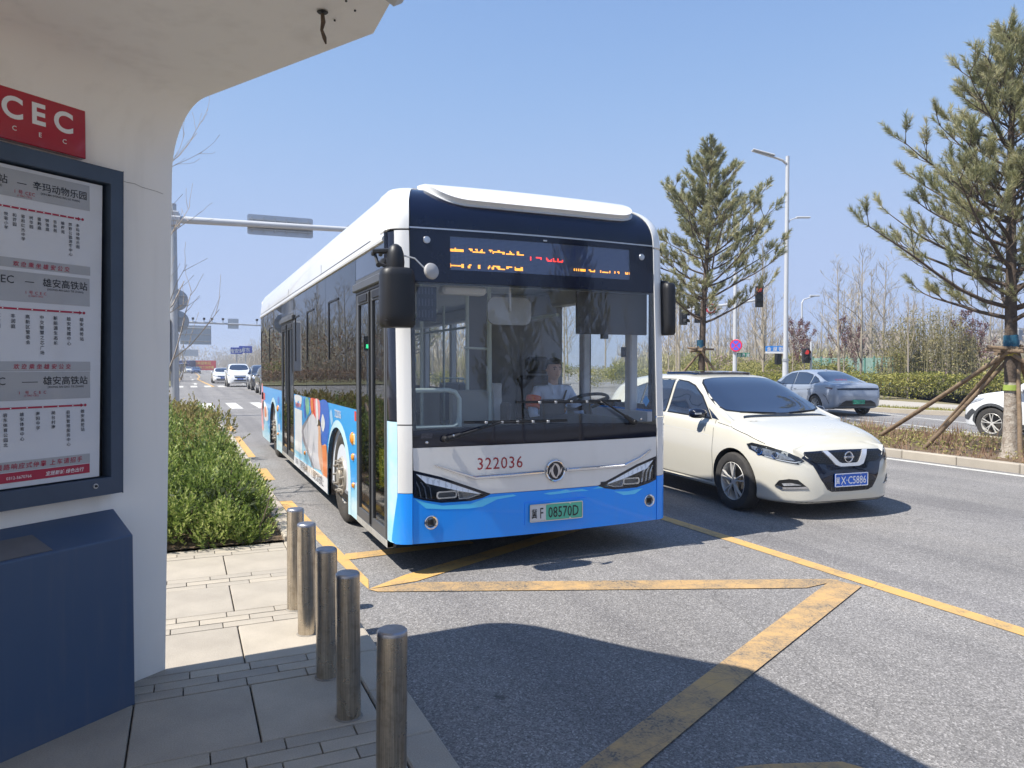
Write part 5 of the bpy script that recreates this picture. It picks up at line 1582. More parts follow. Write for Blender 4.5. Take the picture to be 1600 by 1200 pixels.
# ================================================================ cars (local: x forward, y to the car's left, z up)
def car_body(L, W, top, bot, wid, belt, crown=.05, roofw=.62, sill=.90, nx=90):
    """loft of cross-sections; top, bot, wid, belt, roofw are tables over x"""
    secs = []
    xs = [-L/2 + L*(0.5-0.5*math.cos(math.pi*i/nx)) for i in range(nx+1)]
    for x in xs:
        zt = interp(top, x); zb = interp(bot, x); w_ = interp(wid, x); bz = interp(belt, x); rw = interp(roofw, x)*w_
        bz = min(bz, zt-.015)
        zm = zb+(bz-zb)*.55
        half = []
        P = [(0, zb), (w_*.72, zb), (w_*.93, zb+.02), (w_*.975, zb+(zm-zb)*.35), (w_, zm), (w_*.985, zm+(bz-zm)*.55), (w_*.945, bz),
             ]
        hh = zt-bz
        if hh > .12:
            cz = crown
            P += [(w_*.93-(w_*.93-rw)*.18, bz+hh*.14), (w_*.93-(w_*.93-rw)*.52, bz+hh*.48), (w_*.93-(w_*.93-rw)*.84, bz+hh*.80), (rw*.93, zt-cz*.75), (rw*.72, zt-cz*.22), (rw*.4, zt-cz*.04), (0, zt)]
        else:
            P += [(w_*.90, bz+hh*.35), (w_*.82, bz+hh*.62), (w_*.70, bz+hh*.82), (w_*.55, zt-hh*.09), (w_*.4, zt-hh*.04), (w_*.2, zt-hh*.01), (0, zt)]
        C = smooth_line(P, 4)
        secs.append([(x, p.x, p.y) for p in C])
    m = len(secs[0]); vs = []; fs = []
    for s_ in secs:
        vs += s_
        vs += [(a, -b, c) for a, b, c in s_[1:-1][::-1]]
    k = 2*m-2
    for i in range(nx):
        for j in range(k):
            a = i*k+j; b = i*k+(j+1) % k
            fs.append((a, b, b+k, a+k))
    fs.append(tuple(range(k))); fs.append(tuple(reversed(range(nx*k, nx*k+k))))
    return vs, [tuple(reversed(f)) for f in fs]

def boolean_cut(o, cutter):
    md = o.modifiers.new('cut', 'BOOLEAN'); md.operation = 'DIFFERENCE'; md.solver = 'EXACT'; md.object = cutter
    bpy.context.view_layer.update()
    dg = bpy.context.evaluated_depsgraph_get()
    me = bpy.data.meshes.new_from_object(o.evaluated_get(dg))
    o.modifiers.remove(md)
    old = o.data; o.data = me; bpy.data.meshes.remove(old)
    bpy.data.objects.remove(cutter)

M['car_glass'] = mat('dark_car_glass', (.014, .024, .050), 0.03, coat=1.0, spec=.9, coat_rough=0.0)
M['headlamp'] = mat('headlamp_housing', (.62, .65, .70), 0.22, .35, coat=1.0, var=(26, .65))
M['grille'] = mat('black_grille', (.010, .010, .011), 0.35)
M['plate_blue'] = mat('plate_blue', (.02, .12, .55), .4)
M['tail_red'] = mat('tail_lamp_red', (.30, .015, .015), .15, coat=1)
M['tyre'] = mat('car_tyre', (.028, .027, .026), .8, var=(9, .35, (.06, .055, .05)), bump=(40, .2, .003))
M['rim'] = mat('alloy_rim', (.68, .66, .62), .38, .15, var=(8, .15))
M['clad'] = mat('grey_cladding', (.055, .058, .062), .6)

class Car:
    def __init__(s, name, label, cat, loc, rz, paint, L, W, top, bot, wid, belt, roofw, wheels, rad, crown=.05, group=None, nx=90, spokes=5, detail=2):
        s.L, s.W, s.paint = L, W, paint
        s.root = thing(name, label, cat, loc, rz, group)
        vs, fs = car_body(L, W, top, bot, wid, belt, crown, roofw, nx=nx)
        s.bvh = BVHTree.FromPolygons([Vector(v) for v in vs], fs)
        mb = MB(); mb.add(vs, fs); s.body = mb.build('body', [paint, M['clad']], s.root, recalc=True)
        s.wheels = wheels; s.rad = rad; s.wid = wid; s.bot = bot
        cut = MB()
        for wx in wheels:
            for sg in (-1, 1):
                yo = W/2+.1; yi = W/2-.30
                cut.cyl((wx, sg*yi, rad+.005), (wx, sg*yo, rad+.005), rad+.045, 40, mi=1)
        c = cut.build('cutter', [paint, M['clad']], None, recalc=True)
        c.parent = s.root
        bpy.context.view_layer.update()
        boolean_cut(s.body, c)
        s.body.data.shade_smooth(); s.body.data.set_sharp_from_angle(angle=R(38))
        s.detail = detail
        for wx in wheels:
            for sg in (-1, 1):
                yw = interp(wid, wx)-.105
                s.wheel(wx, sg*yw, sg, spokes)
    def ray(s, o, d):
        h = s.bvh.ray_cast(Vector(o), Vector(d))
        if h[0] is None: return None
        n = h[1]
        if n.dot(Vector(d)) > 0: n = -n
        return h[0], n
    def side(s, sg):
        return lambda u, v: s.ray((u, sg*3, v), (0, -sg, 0))
    def topf(s):
        return lambda u, v: s.ray((u, v, 4), (0, 0, -1))
    def front(s, sg=1, tilt=0.0):
        return lambda u, v: s.ray((sg*5, u, v), (-sg, 0, 0))
    def dirf(s, yaw, pitch=0.0):
        """look at the body along a horizontal direction turned by yaw from straight ahead; u across, v up"""
        d = Vector((-math.cos(yaw)*math.cos(pitch), -math.sin(yaw)*math.cos(pitch), -math.sin(pitch)))
        a = Vector((-math.sin(yaw), math.cos(yaw), 0)); b = a.cross(d); b.normalize()
        if b.z < 0: b = -b
        return lambda u, v: s.ray(a*u + b*v - d*6, d)
    def panel(s, name, poly, fn, m, off=.004, t=.006, step=.05, parent=None, holes=(), sm=0, flip=False):
        if sm: poly = [tuple(p) for p in smooth_line(poly, sm, True)]
        mb = MB(); drape(mb, poly, fn, step, off, t, holes)
        if not mb.v: return None
        return mb.build(name, m, parent or s.root, smooth=35)
    def seam(s, name, pts, fn, wd=.006, m=None, off=.0015, parent=None):
        P = [Vector(p) for p in pts]; pl = []
        L_ = []; R2 = []
        for i, p in enumerate(P):
            d = (P[min(i+1, len(P)-1)]-P[max(i-1, 0)]).normalized(); nn = Vector((-d.y, d.x))*wd/2
            L_.append(tuple(p+nn)); R2.append(tuple(p-nn))
        return s.panel(name, L_+R2[::-1], fn, m or M['grille'], off, 0, .06, parent)
    def wheel(s, x, y, sg, spokes):
        r = s.rad; ax = (0, sg, 0)
        w_ = thing('wheel', None, None, (x, y, r)); w_.parent = s.root
        ns = 40 if s.detail > 1 else 20
        MB().lathe([(r*.66, -.09), (r*.80, -.10), (r*.95, -.095), (r*.995, -.07), (r, -.04), (r, .05), (r*.992, .075), (r*.95, .098), (r*.82, .105), (r*.70, .098), (r*.665, .085), (r*.66, .06)], (0, 0, 0), ax, ns).build('tyre', M['tyre'], w_, smooth=35)
        mb = MB().lathe([(r*.66, .088), (r*.645, .092), (r*.625, .08), (r*.61, .03), (r*.61, -.06)], (0, 0, 0), ax, ns)
        mb.lathe([(.0001, .012), (r*.12, .012), (r*.13, 0)], (0, sg*.065, 0), ax, 16)
        mb.build('rim', M['rim'], w_, smooth=35)
        MB().lathe([(.0001, -.02), (r*.60, -.02)], (0, 0, 0), ax, 24).build('brake_disc', mat('brake_dark', (.06, .055, .05), .6, .4) if 'brk' not in M else M['brk'], w_)
        for k in range(spokes):
            a = 2*math.pi*k/spokes+.3
            c, si = math.cos(a), math.sin(a)
            for da in ((-.11, .11) if spokes <= 5 else (0,)):
                a2 = a+da*1.6
                p0 = Vector((c*r*.10, sg*.070, si*r*.10)); p1 = Vector((math.cos(a2)*r*.64, sg*.078, math.sin(a2)*r*.64))
                mb = MB().tube([p0, p0.lerp(p1, .5)+Vector((0, sg*.010, 0)), p1], [r*.075, r*.055, r*.06], 4, sq=(1, .45)); mb.build('spoke', M['rim'], w_)
    def mirror(s, x, z, m_cap, ylat):
        for sg in (-1, 1):
            h = s.ray((x, sg*3, z), (0, -sg, 0)); y = h[0].y
            mb = MB(); n0 = 14
            prof = [(0.0, .0), (.045, .02), (.062, .07), (.065, .13), (.055, .175), (.02, .20), (.0, .202)]
            mb.lathe(prof, (0, 0, 0), (0, sg, 0), n0)
            mb.v = [(px_*1.1-(.3*abs(py_)), py_, pz_*.95) for px_, py_, pz_ in mb.v]
            o = mb.build('wing_mirror', m_cap, s.root, smooth=60); o.location = (x+.02, y-sg*.005+sg*.02, z+.07)
            MB().box(-.11, -.095, sg*.05, sg*.18, -.045, .045, c=.01).build('mirror_glass', M['chrome'], o)
            MB().tube([(0, 0, 0), (-.03, sg*.07, -.02)], .022, 6).build('mirror_foot', M['grille'], o)
            sa = MB().box(.035, .05, sg*.10, sg*.19, -.008, .012, c=.003).build('indicator', M['headlamp'], o)
    def plate(s, x_hint, z, m, txt, front=True, yaw=0, w_=.44, h=.14, m_txt=None, ink2=None):
        sg = 1 if front else -1
        hh = s.ray((sg*5, 0, z), (-sg, 0, 0)); X = hh[0].x+sg*.02
        p = thing('number_plate', None, None, (X, 0, z), 0); p.parent = s.root
        MB().box(-.004, .004, -w_/2, w_/2, -h/2, h/2, c=.002).build('plate_panel', m, p)
        MB().plate(rrect(-w_/2, w_/2, -h/2, h/2, .012, 3), lambda u, v, w2: (sg*(.0045+w2), u, v), .002, holes=[rrect(-w_/2+.008, w_/2-.008, -h/2+.008, h/2-.008, .008, 3)]).build('plate_rim', m_txt or M['sign_white'], p)
        mb = MB(); ff = lambda y0, z0: (lambda u, v, w2=0: (sg*.0055, sg*(y0+u), z0+v))
        if len(txt) == 2:
            mb.text(txt[0], ff(-w_*.42, -.032), .078, off=.01, squash=.7); mb.text(txt[1], ff(w_*.06, -.042), .115, off=.006, squash=.80, spacing=1.0)
        mb.build('plate_characters', m_txt or M['sign_white'], p)
        for yy in (-.12, .12):
            for zz in (-.055, .055): MB().lathe([(.0001, .003), (.005, .002), (.006, 0)], (sg*.005, yy, zz), (sg, 0, 0), 8).build('plate_screw', M['alu'], p)
        return p

# ---- the cream-white hatchback beside the bus
pw = mat('cream_white_paint', (.62, .59, .50), 0.25, coat=1.0, var=(.8, .03))
HL = 4.40
top = [(-2.20, .75), (-2.17, .98), (-2.05, 1.10), (-1.75, 1.38), (-1.40, 1.475), (-.9, 1.515), (-.3, 1.525), (.1, 1.50), (.36, 1.43), (.70, 1.265), (1.08, 1.075), (1.25, 1.015), (1.55, .955), (1.85, .865), (2.05, .77), (2.14, .67), (2.20, .50)]
bot = [(-2.20, .40), (-2.1, .30), (-1.8, .24), (-1.0, .20), (1.0, .19), (1.8, .165), (2.08, .165), (2.17, .19), (2.20, .26)]
wid = [(-2.20, .60), (-2.13, .75), (-1.95, .84), (-1.5, .875), (-.5, .88), (.8, .88), (1.3, .882), (1.55, .87), (1.8, .82), (1.98, .73), (2.11, .585), (2.17, .47), (2.20, .35)]
belt = [(-2.20, .70), (-2.1, .95), (-1.6, 1.02), (-.5, .985), (.6, .93), (1.2, .90), (1.6, .83), (1.9, .74), (2.1, .60), (2.2, .45)]
roofw = [(-2.2, .80), (-1.5, .70), (-.5, .70), (.2, .70), (.7, .76), (1.1, .84), (1.4, .9), (2.2, .9)]
PHI = R(2.5)
hb_rz = -math.pi/2 + R(-4.5)
hatch = Car('hatchback', 'cream white hatchback with blue plate beside the bus', 'car', (6.61, 7.84, 0), hb_rz, pw, HL, 1.76, top, bot, wid, belt, roofw, (1.36, -1.32), .325, spokes=5)
C = hatch
def side_windows(C, polys, m=None, seal=True, trim=None):
    for sg in (1, -1):
        f = C.side(sg)
        for P in polys:
            P2 = P if sg > 0 else list(reversed(P))
            if seal:
                a_, b_ = outline(P2, -.016); C.panel('window_seal', b_, f, M['grille'], .002, .006)
            C.panel('window', P2, f, m or M['car_glass'], .0045, .006)
# windscreen outlined in plan (x, y)
wsP = [(1.12, 0), (1.11, .28), (1.05, .52), (.95, .66), (.86, .695), (.62, .655), (.34, .56), (.27, .50), (.245, .3), (.235, 0)]
wsF = [tuple(p) for p in wsP] + [(x, -y) for x, y in reversed(wsP[1:-1])]
a_, b_ = outline(wsF, -.022)
C.panel('windscreen_seal', b_, C.topf(), M['grille'], .002, .006)
C.panel('windscreen', wsF, C.topf(), M['car_glass'], .005, .006, .06)
C.panel('wiper_cowl', [(1.20, -.60), (1.22, 0), (1.20, .60), (1.145, .56), (1.15, 0), (1.145, -.56)], C.topf(), M['grille'], .004, .006)
C.panel('sunroof', rrect(-.80, .0, -.44, .44, .08), C.topf(), M['car_glass'], .030, .034, .08)
side_windows(C, [[(.80, 1.00), (-.12, 1.03), (-.12, 1.43), (.10, 1.41), (.27, 1.365), (.50, 1.245)], [(-.20, 1.03), (-.86, 1.045), (-.86, 1.40), (-.5, 1.435), (-.20, 1.435)], [(-.90, 1.05), (-1.35, 1.10), (-1.28, 1.28), (-.90, 1.37)]])
C.panel('quarter_glass', [(.98, .985), (.84, .998), (.70, 1.115)], C.side(-1), M['car_glass'], .0045, .006)
C.panel('quarter_glass', [(.98, .985), (.84, .998), (.70, 1.115)], C.side(1), M['car_glass'], .0045, .006)
for sg in (1, -1):
    f = C.side(sg)
    C.seam('door_gap', [(.93, .985), (.98, .80), (.99, .45), (.95, .27)], f); C.seam('door_gap', [(-.16, 1.02), (-.17, .6), (-.17, .27)], f)
    C.seam('door_gap', [(-.85, 1.03), (-.93, .85), (-.98, .62), (-.86, .40), (-.80, .27)], f); C.seam('door_gap', [(.95, .268), (-.80, .268)], f)
    C.seam('bonnet_gap', [(.98, .955), (1.25, .925), (1.55, .86), (1.80, .785)], f)
    C.seam('body_crease', [(.90, .80), (.4, .835), (-.3, .85), (-1.2, .87)], f, .004, M['grey_paint'], .0008)
    C.panel('side_sill', [(.98, .19), (.98, .245), (-.95, .25), (-.95, .20)], f, pw, .012, .012)
    for x in (-.12, -.98):
        h_ = MB().tube([(x, 0, .865), (x-.03, sg*.022, .87), (x-.16, sg*.022, .875), (x-.19, 0, .878)], .012, 8)
        hh = C.ray((x, sg*3, .87), (0, -sg, 0))[0].y; o = h_.build('door_handle', pw, C.root, smooth=60); o.location = (0, hh, 0)
    # front lamp wrapping round the corner
    fl = C.dirf(sg*R(38))
    # u axis across: for sg>0, u grows towards the car's left
    def U(pts, k=.76, o=-.89, b0=-.52): return [(sg*(o+(a-b0)*k), b) for a, b in (pts if sg > 0 else list(reversed(pts)))]
    UF = lambda pts: U(pts, .69, -.93, -.40)
    lampP = [(-.52, .625), (-.44, .585), (-.20, .615), (.05, .66), (.21, .715), (.245, .765), (.17, .785), (-.05, .76), (-.28, .715), (-.45, .665)]
    o = C.panel('headlight', U(lampP), fl, M['black'], .001, .008, .04)
    if o:
        C.panel('headlamp_glass', U([(-.40, .628), (-.20, .635), (.05, .678), (.17, .72), (.19, .752), (-.02, .735), (-.25, .69)]), fl, M['headlamp'], .004, .004, .04, parent=o)
        for u_, v_, r_ in ((.07, .705, .042), (-.14, .672, .034)):
            hh = fl(sg*(-.89+(u_+.52)*.76), v_)
            if hh: MB().lathe([(r_, 0), (r_*1.05, .006), (r_*.8, .008), (r_*.75, 0), (r_*.45, .004), (.0001, .010)], hh[0]+hh[1]*.002, hh[1], 24, mis=[0, 0, 0, 1, 1]).build('projector', [M['chrome'], M['car_glass']], o, smooth=50)
        C.panel('lamp_strip', U([(-.50, .628), (-.40, .60), (-.20, .622), (.0, .655), (.0, .664), (-.20, .632), (-.40, .612)]), fl, M['sign_white'], .0045, .004, .04, parent=o)
        C.panel('lamp_cover', U(lampP), fl, M['lens'], .010, .003, .04, parent=o)
    fogP = [(-.40, .345), (-.02, .325), (.08, .36), (.02, .415), (-.12, .435), (-.25, .43)]
    o = C.panel('fog_recess', UF(fogP), fl, M['grille'], .003, .008, .04)
    if o:
        C.panel('fog_trim', UF([(-.40, .345), (-.02, .322), (.08, .355), (.05, .365), (-.03, .345), (-.36, .362)]), fl, M['chrome'], .010, .008, .03, parent=o)
        C.panel('fog_strip', UF([(-.30, .375), (-.05, .36), (-.02, .385), (-.15, .395)]), fl, M['headlamp'], .008, .008, .03, parent=o)
# grille: black mask, V shaped chrome, badge, lower mouth
ff = C.front()
maskP = [(-.50, .715), (-.30, .722), (0, .725), (.30, .722), (.50, .715), (.55, .655), (.45, .58), (.38, .44), (.30, .325), (.24, .30), (0, .295), (-.24, .30), (-.30, .325), (-.38, .44), (-.45, .58), (-.55, .655)]
C.panel('grille_mask', maskP, ff, M['blackglass'], .004, .01, .04)
C.panel('upper_mesh', [(-.50, .70), (.50, .70), (.52, .655), (.40, .60), (.30, .595), (-.30, .595), (-.40, .60), (-.52, .655)], ff, M['grille'], .008, .006, .04)
C.panel('lower_mesh', [(-.33, .40), (.33, .40), (.27, .325), (.20, .31), (-.20, .31), (-.27, .325)], ff, M['grille'], .008, .006, .04)
vP = [(-.30, .712), (-.235, .712), (-.13, .60), (-.09, .588), (.09, .588), (.13, .60), (.235, .712), (.30, .712), (.185, .575), (.12, .555), (-.12, .555), (-.185, .575)]
C.panel('chrome_v', vP, ff, mat('satin_chrome', (.78, .78, .80), .2, .6), .022, .016, .03)
mb = MB()
for r_ in range(6):
    for c in range(-13, 14):
        u_ = c*.038+(r_ % 2)*.019; v_ = .612+.017*r_
        if abs(u_) > .50-.02*(5-r_): continue
        hh = ff(u_, v_)
        if hh:
            p = hh[0]+hh[1]*.010
            mb.add([p+Vector((0, -.015, .0)), p+Vector((.004, 0, -.005)), p+Vector((0, .015, 0)), p+Vector((.004, 0, .005))], [(0, 1, 2, 3)])
tag(mb.build('grille_mesh', M['clad'], C.root), kind='stuff')
mb = MB()
for c in range(-5, 6):
    hh = ff(c*.05, .345)
    if hh: mb.box(hh[0].x+.004, hh[0].x+.012, c*.05-.003, c*.05+.003, .31, .355)
mb.build('lower_bars', M['clad'], C.root)
hh = ff(0, .655); bx = hh[0].x+.030
bd = thing('badge', None, None, (bx, 0, .655)); bd.parent = C.root
MB().lathe([(.046, 0), (.050, .006), (.058, .006), (.060, 0)], (0, 0, 0), (1, 0, 0), 32).build('badge_ring', M['chrome'], bd, smooth=40)
MB().box(-.004, .010, -.068, .068, -.011, .011, c=.003).build('badge_bar', M['chrome'], bd)
mb = MB(); mb.text('NISSAN', lambda u, v, w_=0: (.0115, u, v-.0065), .0185, off=.012, spacing=1.15); mb.build('badge_lettering', M['ink'], bd)
C.plate(2.2, .42, M['plate_blue'], ('冀', 'X·C5886'))
C.mirror(.74, .98, M['blackglass'], .2)
C.panel('air_dam', [(-.60, .172), (.60, .172), (.60, .20), (-.60, .20)], ff, M['clad'], .004, .01, .05)
for sg in (-1, 1):
    p0 = C.topf()(1.14, sg*.1); p1 = C.topf()(1.06, sg*.55)
    if p0 and p1: MB().tube([p0[0]+Vector((0, 0, .015)), p1[0]+Vector((0, 0, .012))], .007, 6).build('wiper', M['black'], C.root)

# ---- sedan leaving, seen from behind
pg = mat('grey_blue_paint', (.30, .34, .41), 0.32, .15, coat=1.0, var=(1.0, .05))
top = [(-2.36, .72), (-2.32, .96), (-2.22, 1.055), (-2.0, 1.085), (-1.7, 1.13), (-1.1, 1.34), (-.6, 1.465), (-.1, 1.50), (.4, 1.46), (.8, 1.33), (1.25, 1.06), (1.45, .98), (1.9, .88), (2.2, .77), (2.36, .55)]
bot = [(-2.36, .42), (-2.25, .30), (-1.8, .22), (0, .19), (1.9, .19), (2.36, .30)]
wid = [(-2.36, .70), (-2.28, .82), (-2.05, .90), (-1.6, .935), (-.5, .925), (.9, .925), (1.5, .93), (1.9, .88), (2.2, .72), (2.36, .45)]
belt = [(-2.36, .70), (-2.3, .93), (-2.1, 1.0), (-1.6, 1.0), (-.5, .965), (.6, .92), (1.3, .88), (1.9, .78), (2.36, .5)]
roofw = [(-2.36, .84), (-1.8, .76), (-1.0, .68), (0, .68), (.7, .72), (1.3, .85), (2.36, .9)]
C = Car('sedan', 'grey blue sedan with green plate seen from behind on the far road', 'car', (20.25, 19.3, 0), R(90-13), pg, 4.72, 1.87, top, bot, wid, belt, roofw, (1.42, -1.40), .335, spokes=10)
wsP = [(-1.95, 0), (-1.90, .45), (-1.78, .60), (-1.5, .62), (-.92, .53), (-.80, .40), (-.77, 0)]
C.panel('rear_window', wsP+[(x, -y) for x, y in reversed(wsP[1:-1])], C.topf(), M['car_glass'], .005, .006, .08)
wsP = [(1.30, 0), (1.2, .50), (1.0, .66), (.50, .56), (.42, .40), (.40, 0)]
C.panel('windscreen', wsP+[(x, -y) for x, y in reversed(wsP[1:-1])], C.topf(), M['car_glass'], .005, .006, .08)
side_windows(C, [[(.95, .985), (.0, 1.0), (.0, 1.395), (.35, 1.36), (.62, 1.245)], [(-.07, 1.0), (-.95, 1.02), (-.95, 1.31), (-.5, 1.40), (-.07, 1.40)], [(-1.02, 1.025), (-1.42, 1.10), (-1.25, 1.20), (-1.02, 1.285)]])
for sg in (1, -1):
    f = C.side(sg)
    C.seam('door_gap', [(.03, .99), (.02, .6), (.0, .27)], f); C.seam('door_gap', [(-1.0, 1.0), (-1.1, .8), (-1.0, .6), (-.9, .27)], f)
    C.seam('body_crease', [(.9, .74), (-.3, .80), (-1.3, .88)], f, .008, M['clad'], .0008)
    for x in (-.15, -.95):
        hh = C.ray((x, sg*3, .84), (0, -sg, 0))[0].y; o = MB().box(x-.16, x, sg*.0, sg*.014, .83, .85, c=.004).build('door_handle', M['chrome'], C.root); o.location = (0, hh, 0)
    C.seam('bumper_gap', [(-2.1, .40), (-1.98, .62), (-1.85, .70)], f, .02, M['grille'])
fr_ = C.front(-1)
lamp = [(-.90, .90), (-.60, .915), (.60, .915), (.90, .90), (.86, .855), (.5, .85), (-.5, .85), (-.86, .855)]
C.panel('light_bar', [(a*.84, b) for a, b in lamp], fr_, M['blackglass'], .006, .012, .04)
C.panel('light_bar_cover', [(-.62, .895), (.62, .895), (.6, .875), (-.6, .875)], fr_, M['blackglass'], .010, .006, .04)
for sg in (-1, 1):
    fq = C.dirf(math.pi-sg*R(45)); f = C.side(sg)
    C.panel('tail_light', [(-2.20, .865), (-1.90, .93), (-1.93, .945), (-2.22, .925)] if sg > 0 else [(-2.22, .925), (-1.93, .945), (-1.90, .93), (-2.20, .865)], f, mat('smoked_tail_lamp', (.05, .012, .015), .12, coat=1), .006, .008, .03)
C.panel('bumper_insert', [(-.60, .44), (-.45, .52), (.45, .52), (.60, .44), (.56, .36), (-.56, .36)], fr_, M['grille'], .006, .01, .04)
C.panel('diffuser', [(-.68, .33), (.68, .33), (.60, .43), (-.60, .43)], fr_, M['clad'], .010, .01, .04)
C.plate(-2.3, .47, mat('plate_green_far', (.05, .42, .25), .4), ('冀', 'AD23476'), front=False, m_txt=M['ink'])
C.mirror(.78, .96, M['grille'], .2)
mb = MB(); tr = C.topf()
for k, ch in enumerate('实习新手'):
    h0 = tr(-1.66, .27-.11*k)
    if h0: mb.text(ch, lambda u, v, w_=0, h0=h0: (h0[0].x+v*.9, h0[0].y-u, h0[0].z+.012+v*.40), .12, off=.02)
mb.build('rear_sticker', M['tail_red'], C.root)
mb = MB()
for dz in (0,): mb.box(-.04, .04, -.02, .02, 0, .07, c=.01)
o = mb.build('roof_fin', pg, C.root); hh = tr(-.62, 0); o.location = (-.62, 0, hh[0].z-.01)

# ---- SUV at the right edge
ps = mat('suv_white_paint', (.78, .79, .79), 0.25, coat=1.0, var=(.8, .03))
top = [(-2.15, .85), (-2.12, 1.12), (-1.95, 1.38), (-1.5, 1.56), (-.6, 1.62), (.0, 1.60), (.35, 1.52), (.9, 1.20), (1.10, 1.10), (1.5, 1.03), (1.85, .92), (2.05, .78), (2.15, .60)]
bot = [(-2.15, .50), (-2.0, .32), (-1.0, .23), (1.5, .23), (1.95, .24), (2.15, .38)]
wid = [(-2.15, .70), (-2.05, .82), (-1.7, .89), (0, .90), (1.4, .895), (1.75, .84), (2.0, .70), (2.15, .45)]
belt = [(-2.15, .8), (-2.0, 1.05), (-1, 1.02), (0, 1.0), (1.0, .96), (1.6, .88), (2.0, .72), (2.15, .5)]
roofw = [(-2.15, .82), (-1.5, .74), (0, .73), (.6, .78), (1.1, .88), (2.15, .9)]
def make_suv(name, label, loc, rz, paint, group=None, spokes=5, detail=2, txt=None):
    C = Car(name, label, 'car', loc, rz, paint, 4.30, 1.80, top, bot, wid, belt, roofw, (1.32, -1.30), .345, spokes=spokes, detail=detail, group=group, nx=80 if detail > 1 else 44)
    st = .06 if detail > 1 else .14
    wsP = [(1.0, 0), (.95, .50), (.80, .68), (.42, .60), (.30, .48), (.26, 0)]
    C.panel('windscreen', wsP+[(x, -y) for x, y in reversed(wsP[1:-1])], C.topf(), M['car_glass'], .006, .006, st*1.5)
    side_windows(C, [[(.72, 1.06), (.02, 1.07), (.02, 1.47), (.25, 1.44), (.40, 1.32)], [(-.05, 1.07), (-.92, 1.08), (-.92, 1.46), (-.05, 1.48)], [(-1.0, 1.09), (-1.6, 1.16), (-1.5, 1.36), (-1.0, 1.45)]], seal=detail > 1)
    for sg in (1, -1):
        f = C.side(sg)
        def U(pts): return [(sg*(-.85+(a+.20)*.96), b) for a, b in (pts if sg > 0 else reversed(pts))]
        if detail > 1:
            C.seam('door_gap', [(.95, .98), (.98, .7), (.93, .36)], f); C.seam('door_gap', [(-.01, 1.06), (-.02, .36)], f); C.seam('door_gap', [(-.9, 1.05), (-.98, .75), (-.85, .36)], f)
        C.panel('sill_cladding', [(.95, .24), (.95, .36), (-.93, .36), (-.93, .24)], f, M['clad'], .012, .012, .1)
        fl = C.dirf(sg*R(40))
        C.panel('headlight', U([(-.20, .76), (.05, .75), (.30, .84), (.36, .90), (.20, .89), (-.05, .83)]), fl, M['headlamp'], .006, .008, .05)
        if detail > 1: C.panel('bumper_cladding', U([(-.35, .42), (.05, .40), (.25, .60), (.16, .66), (-.05, .50), (-.35, .50)]), fl, M['clad'], .008, .008, .05)
        # arch cladding
        for wx in (1.32, -1.30):
            P = [(wx+.385*math.cos(R(a)), .35+.385*math.sin(R(a))) for a in range(-5, 186, 12)]
            Q = [(wx+.445*math.cos(R(a)), .35+.445*math.sin(R(a))) for a in range(185, -6, -12)]
            if detail > 1: C.panel('arch_cladding', P+Q, f, M['clad'], .008, .010, .05)
    ff = C.front()
    C.panel('grille', [(-.42, .80), (.42, .80), (.36, .62), (-.36, .62)], ff, M['grille'], .006, .008, st)
    C.panel('lower_grille', [(-.50, .50), (.50, .50), (.42, .36), (-.42, .36)], ff, M['grille'], .006, .008, st)
    C.panel('grille_bar', [(-.40, .735), (.40, .735), (.39, .70), (-.39, .70)], ff, M['chrome'], .014, .008, st)
    if txt: C.plate(2.1, .56, M['plate_blue'], txt)
    C.mirror(.70, 1.02, paint, .2)
    return C
make_suv('suv', 'white compact SUV behind the limewashed pine at the right edge', (17.3, 9.3, 0), R(90+3), ps)

